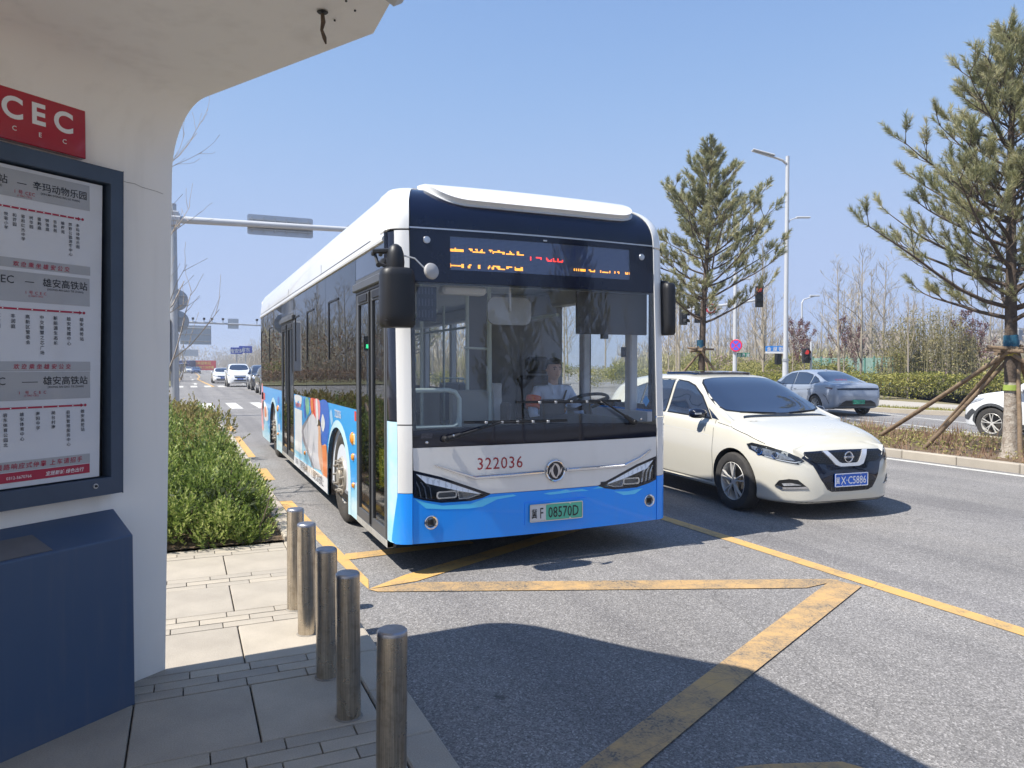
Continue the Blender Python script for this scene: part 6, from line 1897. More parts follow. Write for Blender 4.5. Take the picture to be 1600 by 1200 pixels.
# ---- queue of oncoming cars at the far lights
make_suv('suv', 'white SUV second in the far queue between pale sedan and black SUV', (3.95, 62.9, 0), R(-90), mat('white_paint_b', (.75, .75, .74), .3, coat=1), 'oncoming cars waiting beyond the crossing', detail=1, txt=('冀', 'F2968')).root.scale = (1.08, 1.05, 1.12)
make_suv('suv', 'black SUV in the far queue beside the white SUV', (4.95, 53.5, 0), R(-90), mat('black_car_paint', (.012, .013, .016), .2, coat=1), 'oncoming cars waiting beyond the crossing', detail=1, txt=('冀', 'F6G81')).root.scale = (1.05, 1.0, 1.05)
make_suv('suv', 'dark grey car nose just showing behind the tail of the bus', (4.78, 45.3, 0), R(-90), mat('grey_car_paint', (.11, .11, .115), .3, .4, coat=1), 'oncoming cars waiting beyond the crossing', detail=1, txt=('冀', 'F0K57'))
def make_sedan(name, label, loc, rz, paint, group, txt):
    t2 = [(-2.36, .72), (-2.32, .96), (-2.22, 1.03), (-1.9, 1.06), (-1.6, 1.13), (-1.1, 1.34), (-.6, 1.44), (-.1, 1.46), (.4, 1.42), (.8, 1.28), (1.25, 1.03), (1.45, .98), (1.9, .90), (2.2, .80), (2.36, .55)]
    b2 = [(-2.36, .42), (-2.25, .30), (-1.8, .22), (0, .19), (1.9, .19), (2.36, .30)]
    w2 = [(-2.36, .70), (-2.28, .82), (-2.05, .88), (-1.6, .91), (.9, .91), (1.5, .91), (1.9, .86), (2.2, .76), (2.36, .6)]
    bl = [(-2.36, .70), (-2.3, .93), (-2.1, .98), (-1.6, 1.0), (-.5, .965), (.6, .92), (1.3, .88), (1.9, .80), (2.36, .5)]
    rw = [(-2.36, .84), (-1.8, .78), (-1.0, .70), (0, .70), (.7, .74), (1.3, .85), (2.36, .9)]
    C = Car(name, label, 'car', loc, rz, paint, 4.72, 1.82, t2, b2, w2, bl, rw, (1.42, -1.40), .33, spokes=5, group=group, nx=44, detail=1)
    wsP = [(1.22, 0), (1.15, .50), (.98, .66), (.50, .56), (.40, .40), (.38, 0)]
    C.panel('windscreen', wsP+[(x, -y) for x, y in reversed(wsP[1:-1])], C.topf(), M['car_glass'], .006, .006, .12)
    side_windows(C, [[(.90, .985), (.0, 1.0), (.0, 1.36), (.35, 1.33), (.62, 1.21)], [(-.07, 1.0), (-1.2, 1.03), (-.95, 1.28), (-.07, 1.37)]], seal=False)
    ff = C.front()
    C.panel('grille', [(-.50, .72), (.50, .72), (.44, .60), (-.44, .60)], ff, M['grille'], .006, .008, .08)
    C.panel('lower_grille', [(-.6, .44), (.6, .44), (.5, .34), (-.5, .34)], ff, M['grille'], .006, .008, .08)
    for z_ in (.69, .65): C.panel('grille_bar', [(-.48, z_), (.48, z_), (.48, z_-.015), (-.48, z_-.015)], ff, M['chrome'], .012, .006, .1)
    for sg in (1, -1):
        def U(pts): return [(sg*(-.88+(a+.25)*.96), b) for a, b in (pts if sg > 0 else reversed(pts))]
        C.panel('headlight', U([(-.25, .66), (.05, .66), (.30, .74), (.28, .78), (-.05, .77), (-.25, .73)]), C.dirf(sg*R(35)), M['headlamp'], .006, .008, .06)
    C.plate(2.3, .52, M['plate_blue'], txt)
    C.mirror(.80, .98, paint, .2)
    return C
make_sedan('sedan', 'white sedan heading the far queue, left of the white SUV', (3.3, 76.2, 0), R(-90), mat('white_paint_c', (.72, .72, .72), .3, coat=1), 'oncoming cars waiting beyond the crossing', ('冀', 'F8R20'))
make_sedan('sedan', 'distant white car beside a dark blue one at the end of the road', (.9, 182, 0), R(-90), mat('white_paint_d', (.72, .72, .72), .3, coat=1), 'distant cars', ('冀', 'F55A7'))
make_sedan('sedan', 'distant dark blue car in front of the red banner', (2.3, 172, 0), R(-90), mat('blue_paint_far', (.02, .04, .12), .3, coat=1), 'distant cars', ('冀', 'F7D03'))
# ================================================================ plants
def tri_leaf(mb, p, d, u, L, wd):
    q_ = d.cross(u)
    if q_.length < 1e-6: q_ = Vector((1, 0, 0))
    q_.normalize()
    n = len(mb.v)
    mb.v += [tuple(p-q_*wd/2), tuple(p+q_*wd/2), tuple(p+d*L)]; mb.f.append((n, n+1, n+2)); mb.m.append(0)
def quad_leaf(mb, p, d, u, L, wd):
    q_ = d.cross(u)
    if q_.length < 1e-6: q_ = Vector((1, 0, 0))
    q_.normalize()
    n = len(mb.v)
    mb.v += [tuple(p), tuple(p+d*L*.5+q_*wd/2), tuple(p+d*L), tuple(p+d*L*.5-q_*wd/2)]; mb.f.append((n, n+1, n+2, n+3)); mb.m.append(0)
def rdir(rg, zmin=-1.0):
    while True:
        v = Vector((rg.uniform(-1, 1), rg.uniform(-1, 1), rg.uniform(zmin, 1)))
        if .05 < v.length < 1: return v.normalized()

# ---- pines
M['needle'] = leaf_mat('pine_needles', [(.13, .15, .08), (.28, .29, .14), (.44, .42, .22), (.60, .54, .33)], 1.6, .6, .3)
def pine(seed, h, base_z, rad, lean=(0, 0), nwh=9, dens=1.0, needle=.11, wd=.0065):
    rg = random.Random(seed)
    tr = MB(); cr = MB(); tw = MB()
    P = []; 
    for k in range(9):
        t = k/8; P.append(Vector((lean[0]*t**1.5+rg.uniform(-.02, .02), lean[1]*t**1.5+rg.uniform(-.02, .02), h*.985*t)))
    def at(z):
        t = max(0, min(.9999, z/(h*.985)))*8; i = int(t); return P[i].lerp(P[i+1], t-i)
    rt = lambda z: .105*(1-z/h)**.8+.012 + .05*max(0, 1-z/.35)**2
    upper = [p for p in P if True]
    zs = [0, .08, .2, .4, .8, 1.25]
    tr.tube([at(z) for z in zs], [rt(z) for z in zs], 14, mi=1)
    zs = [1.25, 1.8, 2.5, 3.3, 4.2, 5.2, h*.8, h*.97]
    tr.tube([at(z) for z in zs], [rt(z) for z in zs], 10, mi=0)
    def brush(p, d, L):
        n = int(34*dens*L/.2)
        d = d.normalized()
        for k in range(n):
            t = rg.random()**.8
            o = p+d*L*t
            s_ = rdir(rg); s_ = (s_-d*s_.dot(d)); 
            if s_.length < .1: continue
            s_.normalize()
            f = (d*(.75+.5*t)+s_*.85).normalized()
            tri_leaf(cr, o, f, rdir(rg), needle*rg.uniform(.7, 1.1), wd)
    for wv in range(nwh):
        t = wv/(nwh-1)
        z = base_z+(h*.93-base_z)*t**.92
        nb = rg.choice((4, 5, 6)) if t < .8 else 4
        L0 = rad*(1-t)**1.1*(.75+.5*rg.random())*min(1, .66+t*2.2) + .38
        ph = rg.random()*6.28
        for b in range(nb):
            a = ph+2*math.pi*b/nb+rg.uniform(-.35, .35)
            Lb = L0*rg.uniform(.5, 1.25)
            o = at(z+rg.uniform(-.12, .12))
            rise = .35+.75*t+rg.uniform(-.1, .15)
            pts = [o]; d = Vector((math.cos(a), math.sin(a), rise*.55)).normalized()
            ns = 6
            for k in range(1, ns+1):
                d = (d+Vector((0, 0, .07+.04*t))+rdir(rg)*.10).normalized()
                pts.append(pts[-1]+d*Lb/ns)
            r0 = max(.010, .030*(1-t)+.010)
            tw.tube(pts, [r0*(1-.8*k/ns) for k in range(ns+1)], 5)
            brush(pts[-1]-d*.05, d, .22)
            for k in range(2 if Lb > .9 else 1, ns+1):
                for side_ in (-1, 1):
                    if rg.random() < .12: continue
                    q0 = pts[k-1].lerp(pts[k], rg.random())
                    dd = (pts[k]-pts[k-1]).normalized()
                    lat = Vector((-dd.y, dd.x, 0)).normalized()*side_
                    Ls = Lb*.34*(1.15-k/ns*.75)*rg.uniform(.7, 1.2)+.10
                    e = (dd*.75+lat*rg.uniform(.5, 1.0)+Vector((0, 0, rg.uniform(.15, .55)))).normalized()
                    m1 = q0+e*Ls*.5; e2 = (e+Vector((0, 0, .35))).normalized(); m2 = m1+e2*Ls*.5
                    tw.tube([q0, m1, m2], [.009, .006, .004], 4)
                    brush(m2-e2*.12, e2, .26)
                    if Ls > .22 and rg.random() < .6: brush(m1, e2, Ls*.4)
                    if Ls > .28:
                        for s2 in (-1, 1):
                            e3 = (e+lat.cross(e)*.0+dd*.3*s2+Vector((0, 0, .5))+rdir(rg)*.4).normalized()
                            m3 = m1+e3*rg.uniform(.12, .24)
                            tw.tube([m1, m3], [.006, .004], 3)
                            brush(m3-e3*.12, e3, .20)
                    if Ls > .5:
                        e4 = (e+rdir(rg)*.6+Vector((0, 0, .3))).normalized(); m4 = q0.lerp(m1, .5)+e4*.25
                        tw.tube([q0.lerp(m1, .5), m4], [.006, .004], 3); brush(m4-e4*.12, e4, .2)
    for k in range(5):
        a = 6.28*k/5; e = Vector((math.cos(a)*.5, math.sin(a)*.5, .8)).normalized(); o = at(h*.93)
        tw.tube([o, o+e*.3], [.008, .004], 4); brush(o+e*.1, e, .26)
    brush(at(h*.9), Vector((0, 0, 1)), h*.12)
    return tr, tw, cr
def build_pine(name, label, loc, args, stakes=None, group='pines staked along the central reservation', wash=True):
    tr, tw, cr = pine(*args[:4], **args[4])
    t = thing(name, label, 'tree', loc, 0, group)
    tr.build('trunk', [M['bark'], M['limewash'] if wash else M['bark']], t, smooth=60)
    tw.build('branches', M['bark'], t)
    tag(cr.build('crown', M['needle'], t), kind='stuff')
    return t
p1 = build_pine('pine_tree', 'tall pine with limewashed trunk and blue wrap at the right edge', (12.43, 7.72, .10), (11, 7.2, 2.35, 2.6, dict(lean=(-.05, .05), nwh=14, dens=1.75, needle=.115, wd=.009)))
p2 = build_pine('pine_tree', 'pine with wide crown between the bus and the tall street lamp', (14.1, 17.8, .10), (5, 8.2, 2.9, 2.95, dict(lean=(.3, -.1), nwh=12, dens=1.15, needle=.14, wd=.016)))
def wraps(t, z0, z1, g0, r=.105):
    MB().tube([(-.02, 0, z0), (-.02, 0, (z0+z1)/2), (-.03, 0, z1)], [r, r*1.06, r], 14).build('blue_wrap', mat('blue_tree_wrap', (.02, .13, .22), .7, var=(14, .5), bump=(60, .8, .01)), t, smooth=50)
    MB().tube([(-.01, 0, g0), (-.01, 0, g0+.09)], [r*1.08, r*1.06], 14).build('green_band', mat('green_band', (.35, .45, .08), .6, var=(9, .3)), t, smooth=50)
    MB().tube([(-.02, 0, z0-.05), (-.02, 0, z0)], [r*1.12, r*1.1], 12).build('rope_tie', mat('yellow_rope', (.45, .36, .06), .8, var=(40, .5)), t, smooth=50)
wraps(p1, 1.74, 2.03, 1.12); wraps(p2, 1.95, 2.3, 1.3, .10)
def stakes(base, feet, tie_z, grp, where):
    names = ['long tree stake reaching furthest from the %s pine', 'pale tree stake close in front of the kerb by the %s pine', 'darker tree stake between the others at the %s pine', 'short stake behind the %s pine trunk', 'thin stake standing upright against the %s pine trunk', 'stake on the far side of the %s pine']
    for k, (fx, fy, r_) in enumerate(feet):
        s_ = thing('tree_stake', names[k] % where, 'stake', (fx, fy, .10), 0, grp)
        d = Vector((base[0]-fx, base[1]-fy, tie_z-.1)); side_ = Vector((-d.y, d.x, 0)).normalized()*.11*(1 if k % 2 else -1)
        top_ = d+side_*.9+d.normalized()*.18
        P = [Vector((0, 0, -.05)).lerp(top_, t) + rdir(rnd)*.008 for t in (0, .2, .4, .6, .8, 1)]
        MB().tube(P, [r_*1.15, r_*1.1, r_*1.05, r_, r_*.95, r_*.9], 10).build('pole', M['pole_wood'], s_, smooth=50)
    tie = thing('stake_tie', 'short wooden cross ties lashed round the %s pine trunk' % where, 'stake', (base[0], base[1], tie_z))
    for k in range(3):
        a = k*math.pi/3+.3; d = Vector((math.cos(a), math.sin(a), .0)); o = Vector((-d.y, d.x, 0))*.12
        MB().tube([o-d*.38+Vector((0, 0, .03*k)), o+d*.38+Vector((0, 0, .05+.03*k))], .032, 8).build('cross_bar', M['pole_wood'], tie)
stakes((12.42, 7.72), [(13.07, 10.94, .040), (12.28, 9.22, .036), (13.5, 10.0, .038), (15.0, 8.6, .036), (12.22, 7.42, .034), (13.7, 5.8, .036)], 1.82, 'stakes propping the limewashed pine', 'limewashed')
stakes((14.1, 17.8), [(12.9, 19.0, .036), (15.3, 17.1, .036), (13.9, 16.7, .036), (14.9, 19.0, .036)], 2.05, 'stakes propping the wide pine', 'wide-crowned')
for k, (x, y, s_) in enumerate(((12.9, -1.5, 1.0), (12.6, -9.5, 1.08), (12.5, -18.5, .95), (12.6, -27, 1.05), (13.4, 30.5, .95), (13.0, 44, 1.0), (12.9, 60, .95), (12.9, 76, 1.05))):
    c = copy_tree(p1 if k % 2 else p2, (x, y, .10), 1.3*k+.7, 'pine further along the central reservation'); c.scale = (s_,)*3

# ---- low junipers in the bed
def plume(mb, rg, o, d, L_, n, leafL, wd):
    for j in range(n):
        t = (j+rg.random())/n
        s_ = rdir(rg); s_ = s_-d*s_.dot(d)
        if s_.length < .1: continue
        s_.normalize()
        f = (d*(.9+.6*t)+s_*(1.0-.55*t)).normalized()
        quad_leaf(mb, o+d*L_*t, f, rdir(rg), leafL*(1.15-.5*t)*rg.uniform(.7, 1.2), wd)
def mound(mb, rg, cx, cy, r, h, n, L_, leafL, wd, per=13):
    for k in range(n):
        a = rg.random()*6.28; e = rg.random()**.55
        rr = r*e
        z = h*(1-.62*e**2.2)*rg.uniform(.72, 1.08)
        out = Vector((math.cos(a), math.sin(a), 0))
        d = (Vector((0, 0, 1.0))+out*(.15+.95*e**1.5)+rdir(rg)*.28).normalized()
        ll = L_*rg.uniform(.6, 1.35)
        tip = Vector((cx, cy, SW))+out*rr+Vector((0, 0, z))
        plume(mb, rg, tip-d*ll, d, ll, per, leafL, wd)
M['juniper'] = leaf_mat('juniper_foliage', [(.06, .09, .022), (.15, .22, .045), (.32, .40, .09), (.52, .55, .20)], 2.6, .55, .4)
M['juniper_dry'] = leaf_mat('browning_juniper', [(.13, .14, .04), (.27, .23, .07), (.38, .29, .12), (.40, .38, .13)], 2.2, .7, .4)
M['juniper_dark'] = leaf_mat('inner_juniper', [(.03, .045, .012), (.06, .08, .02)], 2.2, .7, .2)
rg = random.Random(3)
jb = thing('juniper_bed', 'bright green low juniper shrubs filling the bed beside the paving', 'shrub', (-.5, 12, SW))
mb = MB(); dry = MB()
# front edge: low spreading ones, then rising mounds behind
for cx, cy, r, h, n in ((.52, 7.10, .26, .30, 60), (.28, 7.05, .30, .46, 90), (-.02, 7.12, .30, .52, 90), (-.32, 7.15, .32, .60, 100), (.50, 7.45, .34, .55, 110), (.15, 7.5, .38, .70, 130), (-.25, 7.6, .40, .78, 130), (-.7, 7.5, .4, .8, 90),
                        (.50, 7.9, .32, .62, 110), (.62, 8.3, .24, .50, 70)):
    mound(mb, rg, cx, cy-.13, r, h, int(n*1.15), .24, .046, .015, 20)
for k in range(44):
    y = 7.9+5.0*((k+.5)/44)+rg.uniform(-.1, .1); x = rg.uniform(-1.1, .56)
    mound(mb, rg, x, y, rg.uniform(.34, .5), rg.uniform(.62, .92)*(1 if x < .3 else .82), 80, .26, .055, .019, 16)
for k in range(40):
    y = 12.5+7.2*((k+.5)/40); x = rg.uniform(-1.4, .5)
    mound(dry if rg.random() < .45 else mb, rg, x, y, rg.uniform(.4, .6), rg.uniform(.6, .95), 50, .30, .085, .03, 12)
for k in range(12): mound(dry, rg, rg.uniform(-.6, .55), rg.uniform(9.6, 12), .35, rg.uniform(.7, .95), 34, .3, .05, .018, 14)
for k in range(26):
    y = rg.uniform(19.8, 28); mound(dry, rg, rg.uniform(-3, .75-(y-19)*.17), y, .6, rg.uniform(.55, .8), 36, .3, .11, .04, 10)
tag(mb.build('foliage', M['juniper'], jb, org=(-.5, 12, SW)), kind='stuff')
tag(dry.build('dry_foliage', M['juniper_dry'], jb, org=(-.5, 12, SW)), kind='stuff')
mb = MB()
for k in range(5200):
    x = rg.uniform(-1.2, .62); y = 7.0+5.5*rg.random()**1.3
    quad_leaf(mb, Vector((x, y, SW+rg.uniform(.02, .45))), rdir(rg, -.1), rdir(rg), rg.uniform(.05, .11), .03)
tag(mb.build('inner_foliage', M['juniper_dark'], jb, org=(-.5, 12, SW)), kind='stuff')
mb = MB()
for k in range(320):
    x = rg.uniform(-1, .62); y = rg.uniform(6.95, 10)
    p = Vector((x, y, SW)); q_ = p+Vector((rg.uniform(-.15, .2), rg.uniform(-.25, .1), rg.uniform(.2, .5)))
    mb.tube([p, p.lerp(q_, .5)+rdir(rg)*.04, q_], [.008, .006, .004], 3)
tag(mb.build('stems', M['bark'], jb, org=(-.5, 12, SW)), kind='stuff')
# a leaning support pole in the bed, and the far kerb shrubs
pl = thing('fallen_pole', 'pale pole leaning over the junipers by the mast', 'pole', (-.2, 12.6, .9))
MB().tube([(-.45, 3.2, -.1), (.28, -.4, -.28)], .035, 8).build('shaft', M['pole_wood'], pl)

# ---- leafless trees and other far planting
def bare_tree(seed, h, spread, trunk, order=3, clear=.25, up=.5, nb=13, tw=.012):
    rg = random.Random(seed); mb = MB()
    top_ = Vector((rg.uniform(-.3, .3), rg.uniform(-.3, .3), h))
    TP = [Vector((0, 0, 0)).lerp(top_, t)+rdir(rg)*.05*t*h*.1 for t in (0, .25, .5, .75, 1)]
    mb.tube(TP, [trunk, trunk*.8, trunk*.6, trunk*.35, tw], 6)
    def at(t):
        t = min(.999, t)*4; i = int(t); return TP[i].lerp(TP[i+1], t-i)
    def rec(p, d, L_, r, lev):
        n = 3; pts = [p]
        for k in range(n):
            d = (d+rdir(rg)*.22+Vector((0, 0, .10*up))).normalized(); pts.append(pts[-1]+d*L_/n)
        mb.tube(pts, [r, r*.75, r*.55, max(tw*.6, r*.35)], 3, caps=False)
        if lev <= 0: return
        for k in range(3 if lev > 1 else 4):
            t = rg.uniform(.25, 1); i = min(n-1, int(t*n)); q_ = pts[i].lerp(pts[i+1], t*n-i)
            e = (d*.7+rdir(rg)*.8+Vector((0, 0, up*.6))).normalized()
            rec(q_, e, L_*rg.uniform(.4, .65), max(tw*.7, r*.5), lev-1)
    for k in range(nb):
        t = clear+(1-clear)*(k/nb)**.9
        a = k*2.4+rg.random(); el = up+rg.uniform(0, .5)
        d = Vector((math.cos(a), math.sin(a), el)).normalized()
        rec(at(t), d, spread*(1.1-t*.75)*rg.uniform(.8, 1.1), trunk*(1-t*.75)*.5, order-1)
    return mb
far = Vector((0, 0, 0))
def one(name, mb, m, label, cat, loc, group=None, rz=0, parts=None):
    o = mb.build(name, m); o.location = loc; o.rotation_euler = (0, 0, rz)
    return tag(o, label, cat, group)
BT = [bare_tree(s_, h, sp, tr_, 3, cl, up, nb, .016) for s_, h, sp, tr_, cl, up, nb in ((1, 9.5, 2.6, .11, .28, .9, 15), (2, 8.0, 2.9, .10, .22, .6, 14), (3, 10.5, 2.0, .12, .3, 1.3, 16), (4, 6.5, 2.2, .07, .25, .5, 12))]
protos = []
gB = 'leafless trees beyond the road'
def place_tree(k, x, y, s_=1.0, label='leafless grey brown tree in the belt beyond the road', m=None, z=.1, grp=gB):
    while len(protos) <= 3:
        protos.append(None)
    if protos[k] is None:
        o = BT[k].build('bare_tree', m or M['twig']); protos[k] = o
    else:
        o = protos[k].copy(); col.objects.link(o)
    o.location = (x, y, z); o.rotation_euler = (0, 0, rnd.random()*6.28); o.scale = (s_, s_, s_*rnd.uniform(.9, 1.15))
    return tag(o, label, 'tree', grp)
def view_pt(px, D_):
    """ground point at depth D_ along the bearing of a picture column (for spreading the far planting)"""
    lat = (px-800)/1150*D_; return (.407*D_+.914*lat, .914*D_-.407*lat)
rg = random.Random(21)
# belt to the right, seen over the white car
for k in range(74):
    px = rg.uniform(1040, 1680); D_ = rg.uniform(58, 110)
    x, y = view_pt(px, D_)
    place_tree(rg.choice((0, 1, 2, 2)), x, y, rg.uniform(.75, 1.05), 'leafless tree in the belt seen over the white hatchback', grp='leafless trees behind the white hatchback')
for px, D_, k, s_ in ((1192, 47, 1, .82), (1312, 44, 0, .86), (1345, 46, 1, .95), (1376, 47, 0, .9), (1060, 60, 2, .9), (1180, 70, 2, .9)):
    x, y = view_pt(px, D_)
    place_tree(k, x, y, s_, {1192: 'leafless round-crowned tree left of the tall lamp post', 1312: 'leafless tree rising behind the red-leaved shrub', 1345: 'taller leafless tree beside the bamboo', 1376: 'leafless tree touching the left of the bamboo', 1060: 'leafless tree just right of the bus', 1180: 'leafless tree far behind the round sign'}[px])
# belt on the far side of the road ahead, and behind the bus
for k in range(90):
    x = rg.uniform(27, 46); y = rg.uniform(55, 330)
    place_tree(rg.choice((0, 1, 2, 3)), x, y, rg.uniform(.75, 1.0), 'leafless tree right of the road ahead, beyond the blue boards', grp='leafless trees right of the road ahead')
for k in range(14):
    x = rg.uniform(13.2, 14.6); y = 90+k*7
    place_tree(3, x, y, rg.uniform(.8, 1.0), 'small leafless tree on the reservation far ahead', grp='small leafless trees on the reservation')
# behind on the left (seen mirrored in the bus windows) and far left
for k in range(60):
    x = rg.uniform(-34, -3); y = rg.uniform(72, 130)
    place_tree(rg.choice((0, 1, 2)), x, y, rg.uniform(.8, 1.05), 'leafless tree behind the side street, mirrored in the bus windows', grp='leafless trees behind the side street')
for k in range(20):
    place_tree(rg.choice((0, 1, 3)), rg.uniform(-12, -2.2), rg.uniform(130, 380), rg.uniform(.7, 1.0), 'leafless tree left of the road ahead', grp='leafless trees left of the road ahead')
for k in range(14):      # beyond the reservation behind the camera, mirrored in the windscreen
    place_tree(rg.choice((0, 1, 2)), rg.uniform(30, 50), rg.uniform(-70, 0), 1.0, 'leafless tree beyond the far road, mirrored in the windscreen', grp='leafless trees mirrored in the windscreen')
# a bare tree standing close behind the shelter: its twigs cross the mast
tb = bare_tree(44, 4.9, 1.7, .045, 3, .2, .9, 16, .0045)
t_ = one('bare_tree', tb, M['twig_pale'], 'slender leafless tree with pale twigs beside the shelter edge', 'tree', (-.42, 9.7, .05))

# clumps of small leaves
def clump(mb, rg, c, rad, n, L_, wd, flat=1.0, fn=None):
    for k in range(n):
        v = rdir(rg); r_ = rg.random()**.4
        p = Vector((c[0]+v.x*rad[0]*r_, c[1]+v.y*rad[1]*r_, c[2]+v.z*rad[2]*r_))
        quad_leaf(mb, p, (rdir(rg)+v*.6).normalized(), rdir(rg), L_*rg.uniform(.6, 1.3), wd)
def lobed(mb, rg, c, rad, nl, n, L_, wd):
    for k in range(nl):
        v = rdir(rg); f = rg.uniform(.35, .8)
        cc = (c[0]+v.x*rad[0]*f, c[1]+v.y*rad[1]*f, c[2]+v.z*rad[2]*f)
        s_ = rg.uniform(.3, .5)
        clump(mb, rg, cc, tuple(x*s_ for x in rad), n//nl, L_, wd)
M['yellowgreen'] = leaf_mat('spring_yellow_green_leaves', [(.14, .15, .04), (.27, .26, .07), (.40, .36, .12), (.46, .42, .18)], .6, .7, .3)
M['hedge_leaf'] = leaf_mat('hedge_leaves', [(.10, .12, .02), (.20, .21, .035), (.32, .30, .06), (.40, .36, .12)], .9, .7, .3)
M['red_leaf'] = leaf_mat('plum_red_leaves', [(.06, .02, .025), (.13, .045, .05), (.20, .08, .08), (.26, .14, .13)], .9, .7, .3)
M['blossom'] = leaf_mat('pale_pink_blossom', [(.30, .20, .18), (.45, .32, .30), (.58, .46, .42)], .9, .7, .3)
M['straw'] = leaf_mat('dry_brown_stems', [(.12, .06, .04), (.24, .14, .09), (.34, .22, .14), (.38, .28, .17)], 2.5, .85, .15)
M['bamboo_leaf'] = leaf_mat('bamboo_leaves', [(.10, .10, .03), (.22, .19, .06), (.33, .28, .11), (.38, .33, .17)], .8, .7, .3)
# hedge at the corner opposite
HP = [(24.6, 36), (25.6, 30), (27.4, 25.4), (29.2, 23.2), (31.0, 21.3), (33.4, 19.2), (37, 16.8), (42, 14.5)]
hd = thing('hedge', 'trimmed olive green hedge behind the far pavement', 'hedge', (30, 22, .12))
mb = MB()
HPs = [tuple(p) for p in smooth_line(HP, 8)]
for (a, b), (c, d) in zip(HPs, HPs[1:]):
    for j in range(1):
        for k in range(300):
            t = rg.random(); w_ = rg.uniform(-.1, 1.5)
            dx, dy = c-a, d-b; l_ = math.hypot(dx, dy); nx_, ny_ = dy/l_, -dx/l_
            nx_, ny_ = -nx_, -ny_
            if nx_*a+ny_*b < 0: nx_, ny_ = -nx_, -ny_
            zz = 1.12*rg.random()**.6*(1+.05*math.sin(a*3)+.06*rg.random())
            quad_leaf(mb, Vector((a+dx*t+nx_*w_, b+dy*t+ny_*w_, .12+zz)), rdir(rg, -.2), rdir(rg), rg.uniform(.07, .16), .07)
tag(mb.build('foliage', M['hedge_leaf'], hd, org=(30, 22, .12)), kind='stuff')
# brown clipped hedge on the left corner (mirrored in the bus windows)
hd = thing('hedge', 'brown dry hedge along the side street left of the road', 'hedge', (-10, 68, .1))
mb = MB()
for k in range(7000):
    quad_leaf(mb, Vector((rg.uniform(-30, -2.2), rg.uniform(67.5, 69), .1+1.1*rg.random()**.7)), rdir(rg, 0), rdir(rg), rg.uniform(.12, .3), .08)
for k in range(5000):
    quad_leaf(mb, Vector((rg.uniform(-40, -3), rg.uniform(71, 76), .1+4.6*rg.random()**1.1)), rdir(rg, 0), rdir(rg), rg.uniform(.15, .4), .16)
tag(mb.build('foliage', M['straw'], hd, org=(-10, 68, .1)), kind='stuff')
# bamboo
bm_ = thing('bamboo_clump', 'dense yellowish bamboo clump behind the hedge', 'bamboo', (*view_pt(1452, 40), .12))
mb = MB(); lf = MB()
for k in range(110):
    x = rg.uniform(-2.5, 2.5); y = rg.uniform(-1, 1); hgt = rg.uniform(2.8, 4.9)*(1-.18*abs(x)/2.5); lx = rg.uniform(-.5, .5)
    c_, s_ = .78, -.62; X = x*c_-y*s_; Y2 = x*s_+y*c_
    P = [Vector((X, Y2, 0)), Vector((X+lx*.2, Y2, hgt*.5)), Vector((X+lx, Y2+.1, hgt))]
    mb.tube(P, [.025, .02, .008], 4)
    for j in range(75):
        t = rg.uniform(.28, 1)**.8; p = P[0].lerp(P[1], t*2) if t < .5 else P[1].lerp(P[2], t*2-1)
        quad_leaf(lf, p+rdir(rg)*rg.uniform(.05, .38), (rdir(rg)+Vector((0, 0, -.4))).normalized(), rdir(rg), rg.uniform(.10, .22), .045)
tag(mb.build('culms', mat('bamboo_culm', (.28, .25, .13), .6, var=(3, .4)), bm_), kind='stuff'); tag(lf.build('foliage', M['bamboo_leaf'], bm_), kind='stuff')
# red-leaved plums
BR = bare_tree(9, 4.2, 1.5, .06, 3, .25, 1.0, 12, .010)
for k, (px, D_, s_, lab) in enumerate(((1238, 46, .95, 'red-leaved plum behind the pedestrian signal'), (1256, 50, 1.0, 'red-leaved plum right of the pedestrian signal'), (1318, 47, 1.0, 'red-leaved plum left of the bamboo among bare trees'), (1338, 49, .9, 'small red-leaved plum by the green fence'), (1508, 40, 1.0, 'red-leaved plum right of the bamboo'), (1530, 44, .9, 'red-leaved plum behind the tall pine trunk'))):
    x, y = view_pt(px, D_)
    t_ = thing('plum_tree', lab, 'tree', (x, y, .12), k*1.1, 'red-leaved plum trees'); t_.scale = (s_,)*3
    if k == 0:
        b1 = BR.build('branches', M['twig'], t_); l1 = MB()
        tips = [Vector(v) for v in BR.v if v[2] > 1.3]
        for j in range(1500):
            p = rg.choice(tips)+rdir(rg)*rg.uniform(0, .22); quad_leaf(l1, p, rdir(rg), rdir(rg), rg.uniform(.06, .13), .06)
        l1 = tag(l1.build('foliage', M['red_leaf'], t_), kind='stuff')
    else:
        for o_ in (b1, l1):
            c = o_.copy(); col.objects.link(c); c.parent = t_
# spring shrubs in mixed tones beyond the far pavement
kinds = (('M', 'yellowgreen', 'yellow green spring shrub beyond the far pavement', 'shrubs beyond the far pavement'), ('M', 'hedge_leaf', 'olive green shrub beyond the far pavement', 'olive shrubs beyond the far pavement'), ('M', 'blossom', 'pale pink blossoming shrub beyond the far pavement', 'blossoming shrubs beyond the far pavement'))
SHR = {}
for kn in (0, 1, 2):
    for v_ in (0, 1):
        mb = MB(); lobed(mb, rg, (0, 0, 1.1), (1.6, 1.6, 1.2), 14, 1500 if kn < 2 else 800, .14, .09)
        SHR[kn, v_] = [mb, None]
def place_shrub(kn, x, y, s_, z=.1):
    v_ = rnd.choice((0, 1)); e = SHR[kn, v_]
    if e[1] is None: e[1] = e[0].build('shrub', M[kinds[kn][1]]); o = e[1]
    else: o = e[1].copy(); col.objects.link(o)
    o.location = (x, y, z); o.rotation_euler = (0, 0, rnd.random()*6.28); o.scale = (s_, s_, s_*rnd.uniform(.8, 1.1))
    return tag(o, kinds[kn][2], 'shrub', kinds[kn][3])
